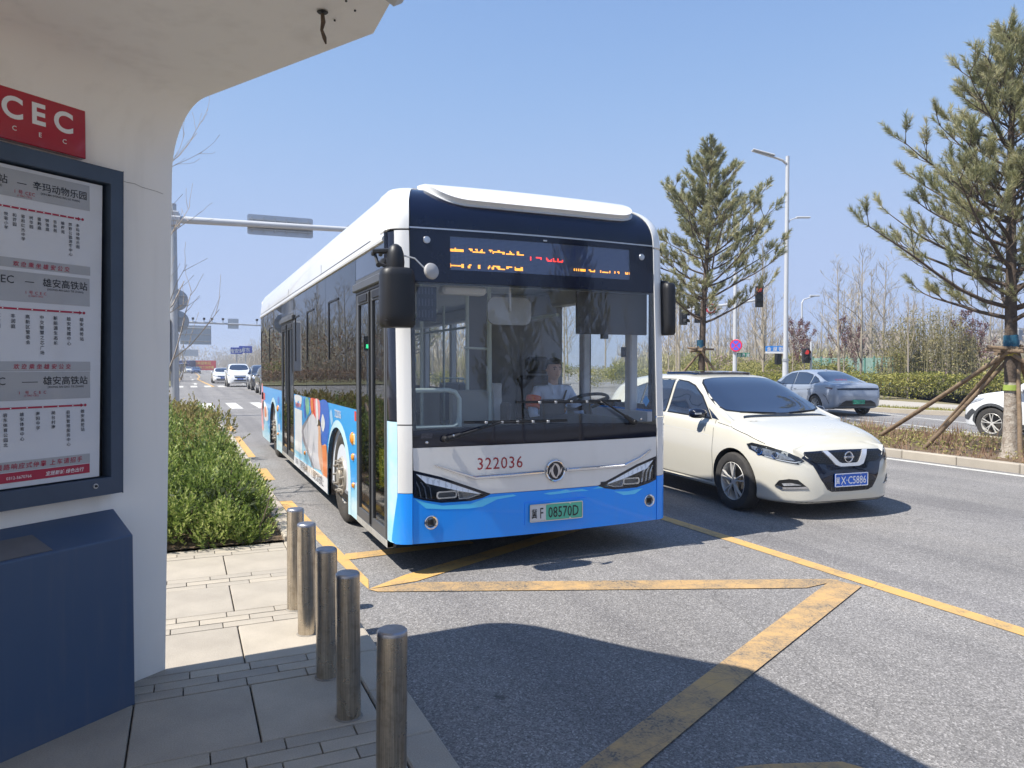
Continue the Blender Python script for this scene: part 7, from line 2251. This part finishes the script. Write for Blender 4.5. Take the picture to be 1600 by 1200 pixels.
for k in range(64):
    px = rg.uniform(1020, 1380); D_ = rg.uniform(44, 85); x, y = view_pt(px, D_)
    place_shrub(rg.choice((0, 0, 1, 1, 2)), x, y, rg.uniform(.75, 1.15)*(D_/60)**.6)
for k in range(34):
    px = rg.uniform(1380, 1700); D_ = rg.uniform(50, 80); x, y = view_pt(px, D_)
    place_shrub(rg.choice((0, 1, 2)), x, y, rg.uniform(.8, 1.3))
for k in range(52):
    place_shrub(rg.choice((0, 1, 0)), rg.uniform(24, 34)+0, rg.uniform(42, 200), rg.uniform(.7, 1.1))
for k in range(26):
    place_shrub(rg.choice((0, 1)), rg.uniform(-9, -2.6), rg.uniform(80, 260), rg.uniform(.8, 1.3))
for k in range(12):
    place_shrub(1, 13.6, 34+k*6+0, .7)
# young white-stemmed tree before the hedge
x, y = view_pt(1419, 33.5)
yt = bare_tree(61, 4.4, 1.3, .05, 3, .38, 1.2, 10, .009)
one('young_tree', yt, M['twig_pale'], 'young pale-stemmed tree in front of the hedge', 'tree', (x, y, .12))
# dry plants and litter on the reservation
def tuft(mb, rg, p, h, n, sp, wd):
    for k in range(n):
        d = (Vector((rg.uniform(-sp, sp), rg.uniform(-sp, sp), 1))).normalized()
        tri_leaf(mb, p+Vector((rg.uniform(-.1, .1), rg.uniform(-.1, .1), 0)), d, rdir(rg), h*rg.uniform(.5, 1.1), wd)
mb = MB(); md2 = MB()
for k in range(1250):
    x = rg.uniform(11.75, 15.35); y = 2.5+24*rg.random()**1.1
    zz = .10
    tuft(mb, rg, Vector((x, y, zz)), rg.uniform(.10, .42), 8, .45, .010+.0006*y)
for k in range(1700):
    x = rg.uniform(11.75, 15.3); y = 2.5+24*rg.random()
    for j in range(9):
        quad_leaf(md2, Vector((x+rg.uniform(-.15, .15), y+rg.uniform(-.15, .15), .10+rg.uniform(.01, .16))), rdir(rg, 0), rdir(rg), .06, .022)
for k in range(650):
    x = rg.uniform(11.75, 15.3); y = rg.uniform(27, 60)
    tuft(mb, rg, Vector((x, y, .10)), rg.uniform(.2, .6), 6, .35, .03)
tag(mb.build('dry_stems', M['straw']), 'dry reddish brown stems on the central reservation', kind='stuff')
tag(md2.build('ground_cover', M['yellowgreen']), 'sparse yellow green ground cover on the central reservation', kind='stuff')
mb = MB()
for k in range(1400):
    x = rg.uniform(11.72, 15.4); y = rg.uniform(3, 16); p = Vector((x, y, .118))
    d = rdir(rg, 0); d.z *= .25; quad_leaf(mb, p, d.normalized(), Vector((0, 0, 1)), rg.uniform(.03, .08), .03)
tag(mb.build('leaf_litter', M['straw']), 'fallen brown leaves along the kerb of the central reservation', kind='stuff')
mb = MB()
for k in range(3500):
    i = rg.randrange(6, len(SFKr)-12); a = Vector(SFKr[i]); b = Vector(SFKr[i+1]); 
    if (a-b).length > 6: continue
    t = (b-a).normalized(); q_ = a.lerp(b, rg.random())+Vector((t.y, -t.x))*rg.uniform(.38, 1.18)
    tri_leaf(mb, Vector((q_.x, q_.y, .135)), Vector((rg.uniform(-.4, .4), rg.uniform(-.4, .4), 1)).normalized(), rdir(rg), rg.uniform(.05, .12), .02)
tag(mb.build('grass', M['hedge_leaf']), 'short grass on the strip behind the far kerb', kind='stuff')

# far-off wood: the brown haze of twigs that closes every view
def wood(name, label, pts, hgt, n, m, wd, depth=14):
    mb = MB(); cum = []
    for k in range(n):
        i = rg.randrange(len(pts)-1); a = Vector(pts[i]); b = Vector(pts[i+1]); t = (b-a).normalized()
        p = a.lerp(b, rg.random())+Vector((-t.y, t.x))*rg.uniform(0, depth)
        H_ = hgt*(.75+.25*math.sin(p.x*.31)*math.sin(p.y*.23+1))
        z = H_*rg.random()**1.5
        L_ = rg.uniform(.8, 2.2)*(1.3-z/H_*.7)
        d = Vector((rg.uniform(-.45, .45), rg.uniform(-.45, .45), 1)).normalized()
        tri_leaf(mb, Vector((p.x, p.y, z)), d, rdir(rg), L_, wd*rg.uniform(.6, 1.5))
    return tag(mb.build(name, m), label, kind='stuff')
M['wood'] = leaf_mat('far_twigs', [(.26, .21, .16), (.38, .32, .24), (.50, .43, .33), (.56, .50, .35)], .08, .9, .2)
M['wood2'] = leaf_mat('far_budding_twigs', [(.28, .26, .12), (.42, .38, .17), (.54, .48, .26)], .1, .9, .2)
wood('far_wood', 'far-off brown belt of leafless trees to the right', [view_pt(px, 112) for px in (980, 1150, 1330, 1500, 1700)], 7.5, 15000, M['wood'], .12)
wood('far_thicket', 'far-off budding thicket below the leafless trees to the right', [view_pt(px, 92) for px in (980, 1150, 1330, 1500, 1700)], 3.6, 13000, M['wood2'], .12)
wood('far_wood', 'brown belt of leafless trees along the right of the road ahead', [(27, 60), (27, 110), (27, 200), (25, 420)], 8.5, 19000, M['wood'], .10, 12)
wood('far_thicket', 'budding undergrowth along the right of the road ahead', [(26, 60), (26, 110), (26, 200), (24, 420)], 3.2, 9000, M['wood2'], .12, 4)
wood('far_wood', 'leafless wood left of the road ahead', [(-3.0, 96), (-3.5, 180), (-3, 420)], 9, 12000, M['wood2'], .12, 14)
wood('far_wood', 'wood closing the end of the road', [(-60, 520), (0, 480), (60, 470), (140, 420)], 15, 9000, M['wood'], .5, 20)
wood('far_wood', 'leafless wood behind the side street', [(-44, 92), (-3, 80)], 8, 9000, M['wood'], .10, 12)
# ================================================================ masts, lamps, signals, signs, distant things
# --- traffic mast on the left, arm reaching over the road
tm = thing('traffic_mast', 'grey traffic mast behind the shelter, its arm over the road', 'traffic mast', (-.27, 25.5, .1), 0)
MB().tube([(0, 0, 0), (0, 0, 3.2), (0, 0, 6.6)], [.13, .12, .10], 12).build('post', M['galv'], tm, smooth=50)
MB().box(-.2, .2, -.2, .2, 0, .03).build('base_plate', M['galv'], tm)
MB().cyl((-.16, 0, 6.12), (.20, 0, 6.12), .20, 12).box(-.16, .16, -.17, .17, 5.90, 6.36, c=.02).build('arm_bracket', M['grey_paint'], tm)
MB().tube([(.18, 0, 6.12), (4.0, 0, 6.18), (9.2, 0, 6.28)], [.115, .095, .07], 12).build('arm', M['grey_paint'], tm, smooth=50)
MB().box(-.42, -.12, -.12, .12, 1.35, 3.0, c=.02).build('control_box', M['grey_paint'], tm)
sgn = thing('lane_sign', 'back of a long rectangular sign hanging on the mast arm', 'sign', (-.27+3.25, 25.5, 6.24))
rot = lambda o, a: setattr(o, 'rotation_euler', (0, 0, a))
MB().plate(rrect(-1.05, 1.05, -.30, .36, .07, 4), lambda u, v, w_: (u, .12+w_, v), .03).build('sign_panel', mat('sign_back_grey', (.50, .54, .60), .4, .3, var=(3, .1)), sgn, bevel=.004)
for z_ in (-.12, .20): MB().box(-1.0, 1.0, .07, .12, z_-.02, z_+.02).build('channel', M['galv'], sgn)
for k in range(6): MB().box(-.9+.36*k-.02, -.9+.36*k+.02, .05, .10, -.2, .27).build('clamp', M['galv'], sgn)
def round_back(name, label, x, y, z, r, grp=None):
    s_ = thing(name, label, 'sign', (x, y, z), 0, grp)
    MB().lathe([(.0001, .02), (r, .02), (r, .0), (r*.95, -.006), (.0001, -.006)], (0, .1, 0), (0, 1, 0), 32).build('sign_panel', mat('round_sign_back', (.46, .48, .50), .45, .3, var=(3, .1)), s_, smooth=40)
    for zz in (-r*.4, r*.4): MB().box(-r*.85, r*.85, .05, .095, zz-.02, zz+.02).build('channel', M['galv'], s_)
    return s_
round_back('round_sign', 'round sign back on the arm near the roof of the bus', -.27+5.6, 25.5, 6.14, .35)
round_back('round_sign', 'upper of two round sign backs on the mast post', -.20, 25.45, 3.70, .34)
round_back('round_sign', 'lower of two round sign backs on the mast post', -.18, 25.45, 3.03, .34)
MB()
# --- second mast with cameras and a big guide sign further on
m2 = thing('camera_mast', 'thin camera gantry across the road beyond the crossing', 'traffic mast', (-2.2, 86, .1))
MB().tube([(0, 0, 0), (0, 0, 6.4)], [.16, .12], 10).build('post', M['galv'], m2)
MB().tube([(0, 0, 6.25), (7.5, 0, 6.1), (13.5, 0, 5.9)], [.13, .10, .07], 8).build('arm', M['galv'], m2)
for x in (3.1, 4.2, 5.0, 6.1, 9.6):
    MB().cyl((x, 0, 6.1), (x, 0, 6.5), .03, 6).box(x-.12, x+.12, -.3, .25, 6.5, 6.72, c=.03).build('camera', M['darkmetal'], m2)
MB().plate(rrect(6.6, 7.7, 5.6, 6.7, .05, 3), lambda u, v, w_: (u, .15+w_, v), .04).build('sign_panel', mat('small_sign_back', (.48, .52, .56), .4, .3), m2)
gs = thing('guide_sign', 'large ribbed back of a road guide sign beyond the camera gantry', 'sign', (1.6, 118, .1))
MB().tube([(-4.4, 0, 0), (-4.4, 0, 7.6)], [.22, .16], 10).build('post', M['galv'], gs)
gb = MB().box(-2.1, 2.1, 0, .05, 4.7, 7.5, c=.01).build('sign_panel', mat('guide_sign_back', (.45, .50, .55), .4, .4, var=(2, .1)), gs)
for k in range(11): MB().box(-2.0+.4*k-.02, -2.0+.4*k+.02, -.05, 0, 4.7, 7.5).build('rib', M['galv'], gs)
for z_ in (5.2, 6.2, 7.1): MB().cyl((-4.4, -.1, z_), (2.1, -.1, z_), .07, 8).build('beam', M['galv'], gs)
g2 = thing('small_guide_sign', 'smaller grey sign back lower down beyond the guide sign', 'sign', (.8, 150, .1))
MB().box(-1.6, 1.6, 0, .05, 3.4, 4.6).build('sign_panel', mat('far_sign_back', (.55, .58, .62), .5), g2); MB().cyl((-1.8, 0, 0), (-1.8, 0, 5), .12, 8).build('post', M['galv'], g2)
# blue direction boards facing us on the right of the road ahead
for (px, py, D_, w_, h_, tx_, lab) in ((370, 549, 112, 1.7, 1.0, '雄安站', 'left of two far blue direction boards'), (384, 547, 118, 2.0, 1.1, '容东', 'right of two far blue direction boards')):
    x, y = view_pt(px, D_); z = 1.62+(572-py)/1150*D_
    s_ = thing('direction_board', lab, 'sign', (x, y, .1))
    MB().box(-w_/2, w_/2, 0, .06, z-h_/2, z+h_/2, c=.02).build('sign_panel', mat('board_blue', (.03, .07, .45), .4), s_)
    mb = MB(); mb.text(tx_, lambda u, v, w2=0: (u, -.01, z-.3+v), .7, off=.02); mb.build('sign_lettering', M['sign_white'], s_)
    MB().cyl((0, .1, 0), (0, .1, z+h_/2), .09, 8).build('post', M['galv'], s_)
# red banner, dark blue lorry, at the end of the view
x, y = view_pt(315, 185)
bn = thing('banner', 'long red banner with yellow characters at the end of the road', 'banner', (x, y, 0), R(-12))
MB().box(-3.6, 3.4, 0, .08, .6, 3.0).build('cloth', mat('banner_red', (.55, .03, .03), .7), bn)
mb = MB()
for r_, z_ in ((0, 2.05), (1, 1.05)): mb.text('建设美丽新区' if r_ == 0 else '安全文明施工保质量', lambda u, v, w2=0, z_=z_: (u-.2, -.02, z_+v), .85 if r_ == 0 else .7, off=.01)
mb.build('banner_lettering', mat('banner_yellow', (.7, .5, .1), .6), bn)
for x_ in (-3.6, -1.2, 1.2, 3.4): MB().cyl((x_, .1, 0), (x_, .1, 3.1), .06, 6).build('banner_post', M['galv'], bn)
x, y = view_pt(288, 180)
lr = thing('lorry', 'dark blue covered lorry standing left of the red banner', 'lorry', (x, y, 0), R(-15))
MB().box(-1.5, 1.5, 0, 6, .8, 3.0, c=.15).build('cargo_body', mat('tarp_navy', (.02, .03, .13), .7, var=(1, .3)), lr)
MB().box(-1.2, 1.2, -1.9, -.05, .5, 2.4, c=.25).build('cab', mat('cab_navy', (.03, .05, .16), .4), lr)
MB().box(-1.05, 1.05, -1.93, -1.88, 1.4, 2.2, c=.02).build('windscreen', M['car_glass'], lr)
for sg in (-1, 1):
    for y_ in (-1.2, 1.2, 4.6): MB().lathe([(.0001, .12), (.3, .12), (.48, .1), (.48, -.1), (.0001, -.1)], (sg*1.1, y_, .48), (1, 0, 0), 20).build('wheel', M['tyre'], lr)
# --- tall street lamp with two heads
x, y = view_pt(1227, 30.2)
lp = thing('street_lamp', 'tall grey street lamp with a large head left and a small one right', 'street lamp', (x, y, .12), R(-24))
MB().tube([(0, 0, 0), (0, 0, 1.75)], [.125, .115], 12).build('base_sleeve', M['grey_paint'], lp, smooth=50)
MB().cyl((0, 0, 1.70), (0, 0, 1.80), .135, 12).build('collar', M['galv'], lp)
MB().tube([(0, 0, 1.75), (.01, 0, 10.05)], [.095, .075], 10).build('post', M['grey_paint'], lp, smooth=50)
MB().tube([(-.05, 0, 9.75), (-.18, 0, 9.88), (-.40, 0, 9.96), (-1.45, 0, 10.26)], [.06, .06, .055, .03], 8, sq=(1.6, .7)).build('arm', M['grey_paint'], lp)
MB().box(-1.55, -.62, -.15, .15, -.03, .03, c=.02, M=Matrix.Translation((0, 0, 10.15)) @ Matrix.Rotation(R(15), 4, 'Y') @ Matrix.Translation((.13, 0, -.22))).build('lamp_head', M['grey_paint'], lp)
MB().tube([(.08, 0, 7.35), (.14, 0, 7.46), (.30, 0, 7.52), (.85, 0, 7.60)], [.03, .03, .025, .02], 8, sq=(1.6, .8)).build('small_arm', M['grey_paint'], lp)
MB().box(.38, .95, -.08, .08, 7.54, 7.60, c=.015).build('small_head', M['grey_paint'], lp)
for px, py, D_, lab in ((1252, 470, 68, 'slim street lamp behind the tall one, head to the right'), ):
    x, y = view_pt(px, D_); z = 1.62+(572-py)/1150*D_
    l2 = thing('street_lamp', lab, 'street lamp', (x, y, .1), R(-24))
    MB().tube([(0, 0, 0), (0, 0, z-.3), (.15, 0, z), (1.4, 0, z+.4)], [.11, .08, .06, .05], 8).build('post', M['grey_paint'], l2)
    MB().box(.7, 1.6, -.12, .12, z+.28, z+.42, c=.03).build('lamp_head', M['grey_paint'], l2)
for k, (x, y) in enumerate(((30, 92), (31, 128), (-2.6, 140))):
    l2 = thing('street_lamp', 'distant street lamp on the road ahead', 'street lamp', (x, y, .1), R(180), 'distant street lamps')
    MB().tube([(0, 0, 0), (0, 0, 7.7), (.15, 0, 8), (1.6, 0, 8.3)], [.11, .08, .06, .05], 6).build('post', M['grey_paint'], l2)
# --- signal mast behind the wide pine
x, y = view_pt(1148, 36)
sm = thing('signal_mast', 'grey signal mast carrying lights among the pine branches', 'traffic mast', (x, y, .12), R(-24))
MB().tube([(0, 0, 0), (0, 0, 6.1)], [.11, .095], 10).build('post', M['grey_paint'], sm, smooth=50)
MB().tube([(-2.6, 0, 4.2), (0, 0, 4.55), (1.05, 0, 4.72)], [.05, .07, .05], 8).build('arm', M['grey_paint'], sm)
MB().tube([(0, 0, 5.4), (.12, 0, 5.6), (.65, 0, 5.8)], [.04, .04, .035], 6).box(.25, .75, -.07, .07, 5.72, 5.8, c=.01).build('lamp_arm', M['grey_paint'], sm)
def tlight(x, y, z, lab, rz, lit=0, n=3, s_=1.0, grp='traffic light heads at the crossing'):
    t = thing('traffic_light', lab, 'traffic light', (x, y, z), rz, grp); t.scale = (s_,)*3
    h_ = .34*n
    MB().box(-.19, .19, -.12, .12, -h_/2, h_/2, c=.02).build('housing', M['black'], t)
    for k in range(n):
        z_ = h_/2-.17-.34*k
        MB().lathe([(.0001, .0), (.12, .0), (.135, -.01)], (0, -.125, z_), (0, -1, 0), 20).build('lens', mat('lens_lit_%d' % k, (.5, .02, .02), .4, emit=((1, .05, .03), .35)) if k == lit else mat('lens_dark', (.03, .035, .03), .3), t)
        mb = MB(); vs = []
        for j in range(11):
            a = R(-10+200*j/10); vs.append((.15*math.cos(a), -.12, z_+.15*math.sin(a))); vs.append((.15*math.cos(a), -.34, z_+.15*math.sin(a)-.02))
        mb.add(vs, [(2*j, 2*j+1, 2*j+3, 2*j+2) for j in range(10)]); mb.build('visor', M['black'], t)
    return t
xa, ya = view_pt(1184, 36); tlight(xa, ya-.05, 5.0, 'three-lamp traffic light showing red right of the wide pine', R(-24-18))
xa, ya = view_pt(1091, 38); tlight(xa, ya, 4.35, 'traffic light head behind the wide pine trunk', R(-24+30), lit=9)
xa, ya = view_pt(1067, 38); tlight(xa, ya, 4.25, 'traffic light head just right of the bus mirror', R(-24+30), lit=9)
ns = thing('no_stopping_sign', 'round blue sign with a red ring and red cross on the mast', 'sign', (sm.location.x-.12, sm.location.y-.22, 2.62), R(-24-38))
MB().lathe([(.0001, .02), (.29, .02), (.30, .015), (.30, -.01)], (0, 0, 0), (0, -1, 0), 32).build('sign_panel', mat('ring_red', (.65, .02, .06), .4), ns)
MB().lathe([(.0001, .024), (.235, .024)], (0, 0, 0), (0, -1, 0), 32).build('blue_field', mat('sign_blue', (.08, .10, .60), .4), ns)
for a in (R(45), R(-45)): MB().box(-.24, .24, -.028, -.025, -.022, .022, M=Matrix.Rotation(a, 4, 'Y')).build('cross_bar', mat('cross_red', (.65, .02, .06), .4), ns)
def street_sign(px, py, D_, w_, h_, m_, tx_, lab, rz=0, low=None):
    x, y = view_pt(px, D_); z = 1.62+(572-py)/1150*D_
    s_ = thing('street_sign', lab, 'sign', (x, y, .12), R(-24)+rz); z -= .12
    MB().box(-w_/2, w_/2, -.03, .03, z-h_/2, z+h_/2, c=.01).build('sign_panel', m_, s_)
    if low: MB().box(-w_/2, w_/2, -.032, .032, z-h_/2-.10, z-h_/2-.002, c=.01).build('white_strip', M['sign_white'], s_)
    mb = MB(); mb.text(tx_, lambda u, v, w2=0: (u, -.036, z-h_*.36+v), h_*.85, off=.01, spacing=1.5); mb.build('sign_lettering', M['sign_white'], s_)
    MB().cyl((w_/2+.02 if low else -w_/2-.03, .05, 0), (w_/2+.02 if low else -w_/2-.03, .05, z+h_/2), .045, 8).build('post', M['grey_paint'], s_)
    return s_
street_sign(1210, 545, 36, .88, .27, mat('street_sign_blue', (.01, .20, .62), .4), '金湖街', 'blue street name sign left of the tall lamp post', low=1)
street_sign(1161, 554.5, 36, .62, .20, mat('street_sign_green', (.01, .20, .11), .4), '白洋淀', 'small green street name sign right of the round sign')
x, y = view_pt(1215.5, 37); o = MB().box(-.16, .16, -.1, .1, -.3, .3, c=.02).build('signal_box', M['black']); o.location = (x, y, 2.0); tag(o, 'black signal box under the blue street sign', 'signal box')
# pedestrian signal
x, y = view_pt(1267, 37)
ps_ = thing('pedestrian_signal', 'pedestrian signal on a pale pole in front of red-leaved plums', 'traffic light', (x, y, .12), R(-24))
MB().cyl((0, 0, 0), (0, 0, 2.7), .06, 10).build('post', M['grey_paint'], ps_)
MB().box(-.42, -.10, -.12, .12, 1.65, 2.38, c=.02).build('housing', M['black'], ps_)
for z_, e_ in ((2.20, 1), (1.84, 0)):
    MB().lathe([(.0001, .0), (.11, .0), (.12, -.01)], (-.26, -.125, z_), (0, -1, 0), 16).build('lens', mat('ped_red', (.5, .03, .03), .4, emit=((1, .06, .05), .3)) if e_ else M['darkmetal'], ps_)
    mb = MB(); vs = []
    for j in range(9):
        a = R(-10+200*j/8); vs.append((-.26+.14*math.cos(a), -.12, z_+.14*math.sin(a))); vs.append((-.26+.14*math.cos(a), -.30, z_+.14*math.sin(a)-.02))
    mb.add(vs, [(2*j, 2*j+1, 2*j+3, 2*j+2) for j in range(8)]); mb.build('visor', M['black'], ps_)
# pedestrian signal on the left corner (green, mirrored in the bus)
p2_ = thing('pedestrian_signal', 'green pedestrian signal on the left corner mirrored in the bus windows', 'traffic light', (-5.6, 37.2, .1), 0)
MB().cyl((0, 0, 0), (0, 0, 3.0), .05, 8).build('post', M['grey_paint'], p2_); MB().box(-.17, .17, -.1, .1, 2.3, 3.05, c=.02).build('housing', M['black'], p2_)
MB().box(-.10, .10, -.11, -.1, 2.42, 2.62).build('lens', mat('lens_green', (.03, .5, .2), .4, emit=((.05, 1, .4), 2.0)), p2_)
# red and white round sign far behind the pine
x, y = view_pt(1110, 60); o = thing('round_sign', 'distant red and white round sign behind the wide pine', 'sign', (x, y, 6.3), R(-24))
MB().lathe([(.0001, .02), (.42, .02), (.42, 0)], (0, 0, 0), (0, -1, 0), 24).build('sign_panel', mat('far_ring_red', (.6, .03, .05), .4), o)
MB().lathe([(.0001, .025), (.28, .025)], (0, 0, 0), (0, -1, 0), 24).build('white_field', M['sign_white'], o)
MB().cyl((0, .08, -6.2), (0, .08, .4), .06, 8).build('post', M['galv'], o)
# green mesh fence and apartment blocks far to the right
fc = thing('fence', 'pale green site fence behind the hedge and bare trees', 'fence', (0, 0, .1))
fa_, fb_ = Vector((*view_pt(1270, 54), 0)), Vector((*view_pt(1395, 50), 0)); n_ = 9
for k in range(n_+1):
    p = fa_.lerp(fb_, k/n_); MB().cyl((p.x, p.y, 0), (p.x, p.y, 2.2), .05, 6).build('post', mat('fence_post_green', (.10, .28, .22), .5) if k == 0 else bpy.data.materials['fence_post_green'], fc)
    if k < n_:
        q_ = fa_.lerp(fb_, (k+1)/n_); mb = MB(); d = (q_-p).normalized(); nn = Vector((-d.y, d.x, 0))*.02
        vs = [p+d*.06-nn, q_-d*.06-nn, q_-d*.06+nn, p+d*.06+nn]
        mb.add([(v.x, v.y, z_) for z_ in (.25, 2.1) for v in vs], [(0, 1, 5, 4), (1, 2, 6, 5), (2, 3, 7, 6), (3, 0, 4, 7), (4, 5, 6, 7), (3, 2, 1, 0)]); mb.build('panel', mat('fence_mesh_green', (.28, .42, .36), .6, var=(8, .4)) if k == 0 else bpy.data.materials['fence_mesh_green'], fc)
def block(px0, px1, ptop, D_, lab, c, nfl):
    x0, y0 = view_pt(px0, D_); x1, y1 = view_pt(px1, D_); z = 1.62+(572-ptop)/1150*D_
    b = thing('apartment_building', lab, 'building', ((x0+x1)/2, (y0+y1)/2, 0), math.atan2(y1-y0, x1-x0)); W_ = math.hypot(x1-x0, y1-y0)
    MB().box(-W_/2, W_/2, 0, 12, 0, z).build('wall', mat('render_wall', c, .8, var=(.2, .15)), b)
    MB().box(-W_/2-.3, W_/2+.3, -.3, 12.3, z+.01, z+.5).build('roof', mat('roof_grey', (.3, .28, .27), .8), b)
    for f in range(nfl):
        zz = (f+.35)*z/nfl
        for k in range(int(W_/3)):
            xx = -W_/2+1.0+3*k; MB().box(xx, xx+1.5, -.06, .02, zz, zz+z/nfl*.5).build('window', M['car_glass'], b)
        MB().box(-W_/2, W_/2, -.9, -.02, zz-.35, zz-.12).build('balcony_slab', M['sign_white'], b)
block(1356, 1402, 520, 190, 'pale pink low apartment block behind the bare trees', (.50, .38, .33), 4)
block(1500, 1560, 528, 200, 'distant apartment block behind the tall pine', (.52, .45, .42), 4)
block(1590, 1660, 515, 210, 'distant apartment block at the right edge', (.48, .42, .40), 5)
# lamp post at the far right behind the SUV
x, y = view_pt(1590, 40); o = thing('utility_post', 'grey post behind the white SUV at the right edge', 'post', (x, y, .1))
MB().cyl((0, 0, 0), (0, 0, 3.6), .09, 10).build('shaft', M['galv'], o); MB().box(-.15, .15, -.12, .12, 2.9, 3.5, c=.02).build('box', M['galv'], o)
# ================================================================ thin air haze over the far distance
hz = MB().box(-650, 700, -250, 1460, -1.1, 21)
hm = bpy.data.materials.new('thin_haze'); hm.use_nodes = True
hn = hm.node_tree; hn.nodes.remove(hn.nodes['Principled BSDF'])
pv = hn.nodes.new('ShaderNodeVolumePrincipled'); pv.inputs['Color'].default_value = (.86, .91, 1.0, 1)
pv.inputs['Density'].default_value = .0011; pv.inputs['Anisotropy'].default_value = .2
hn.links.new(pv.outputs[0], hn.nodes['Material Output'].inputs['Volume'])
tag(hz.build('haze', hm), kind='stuff')
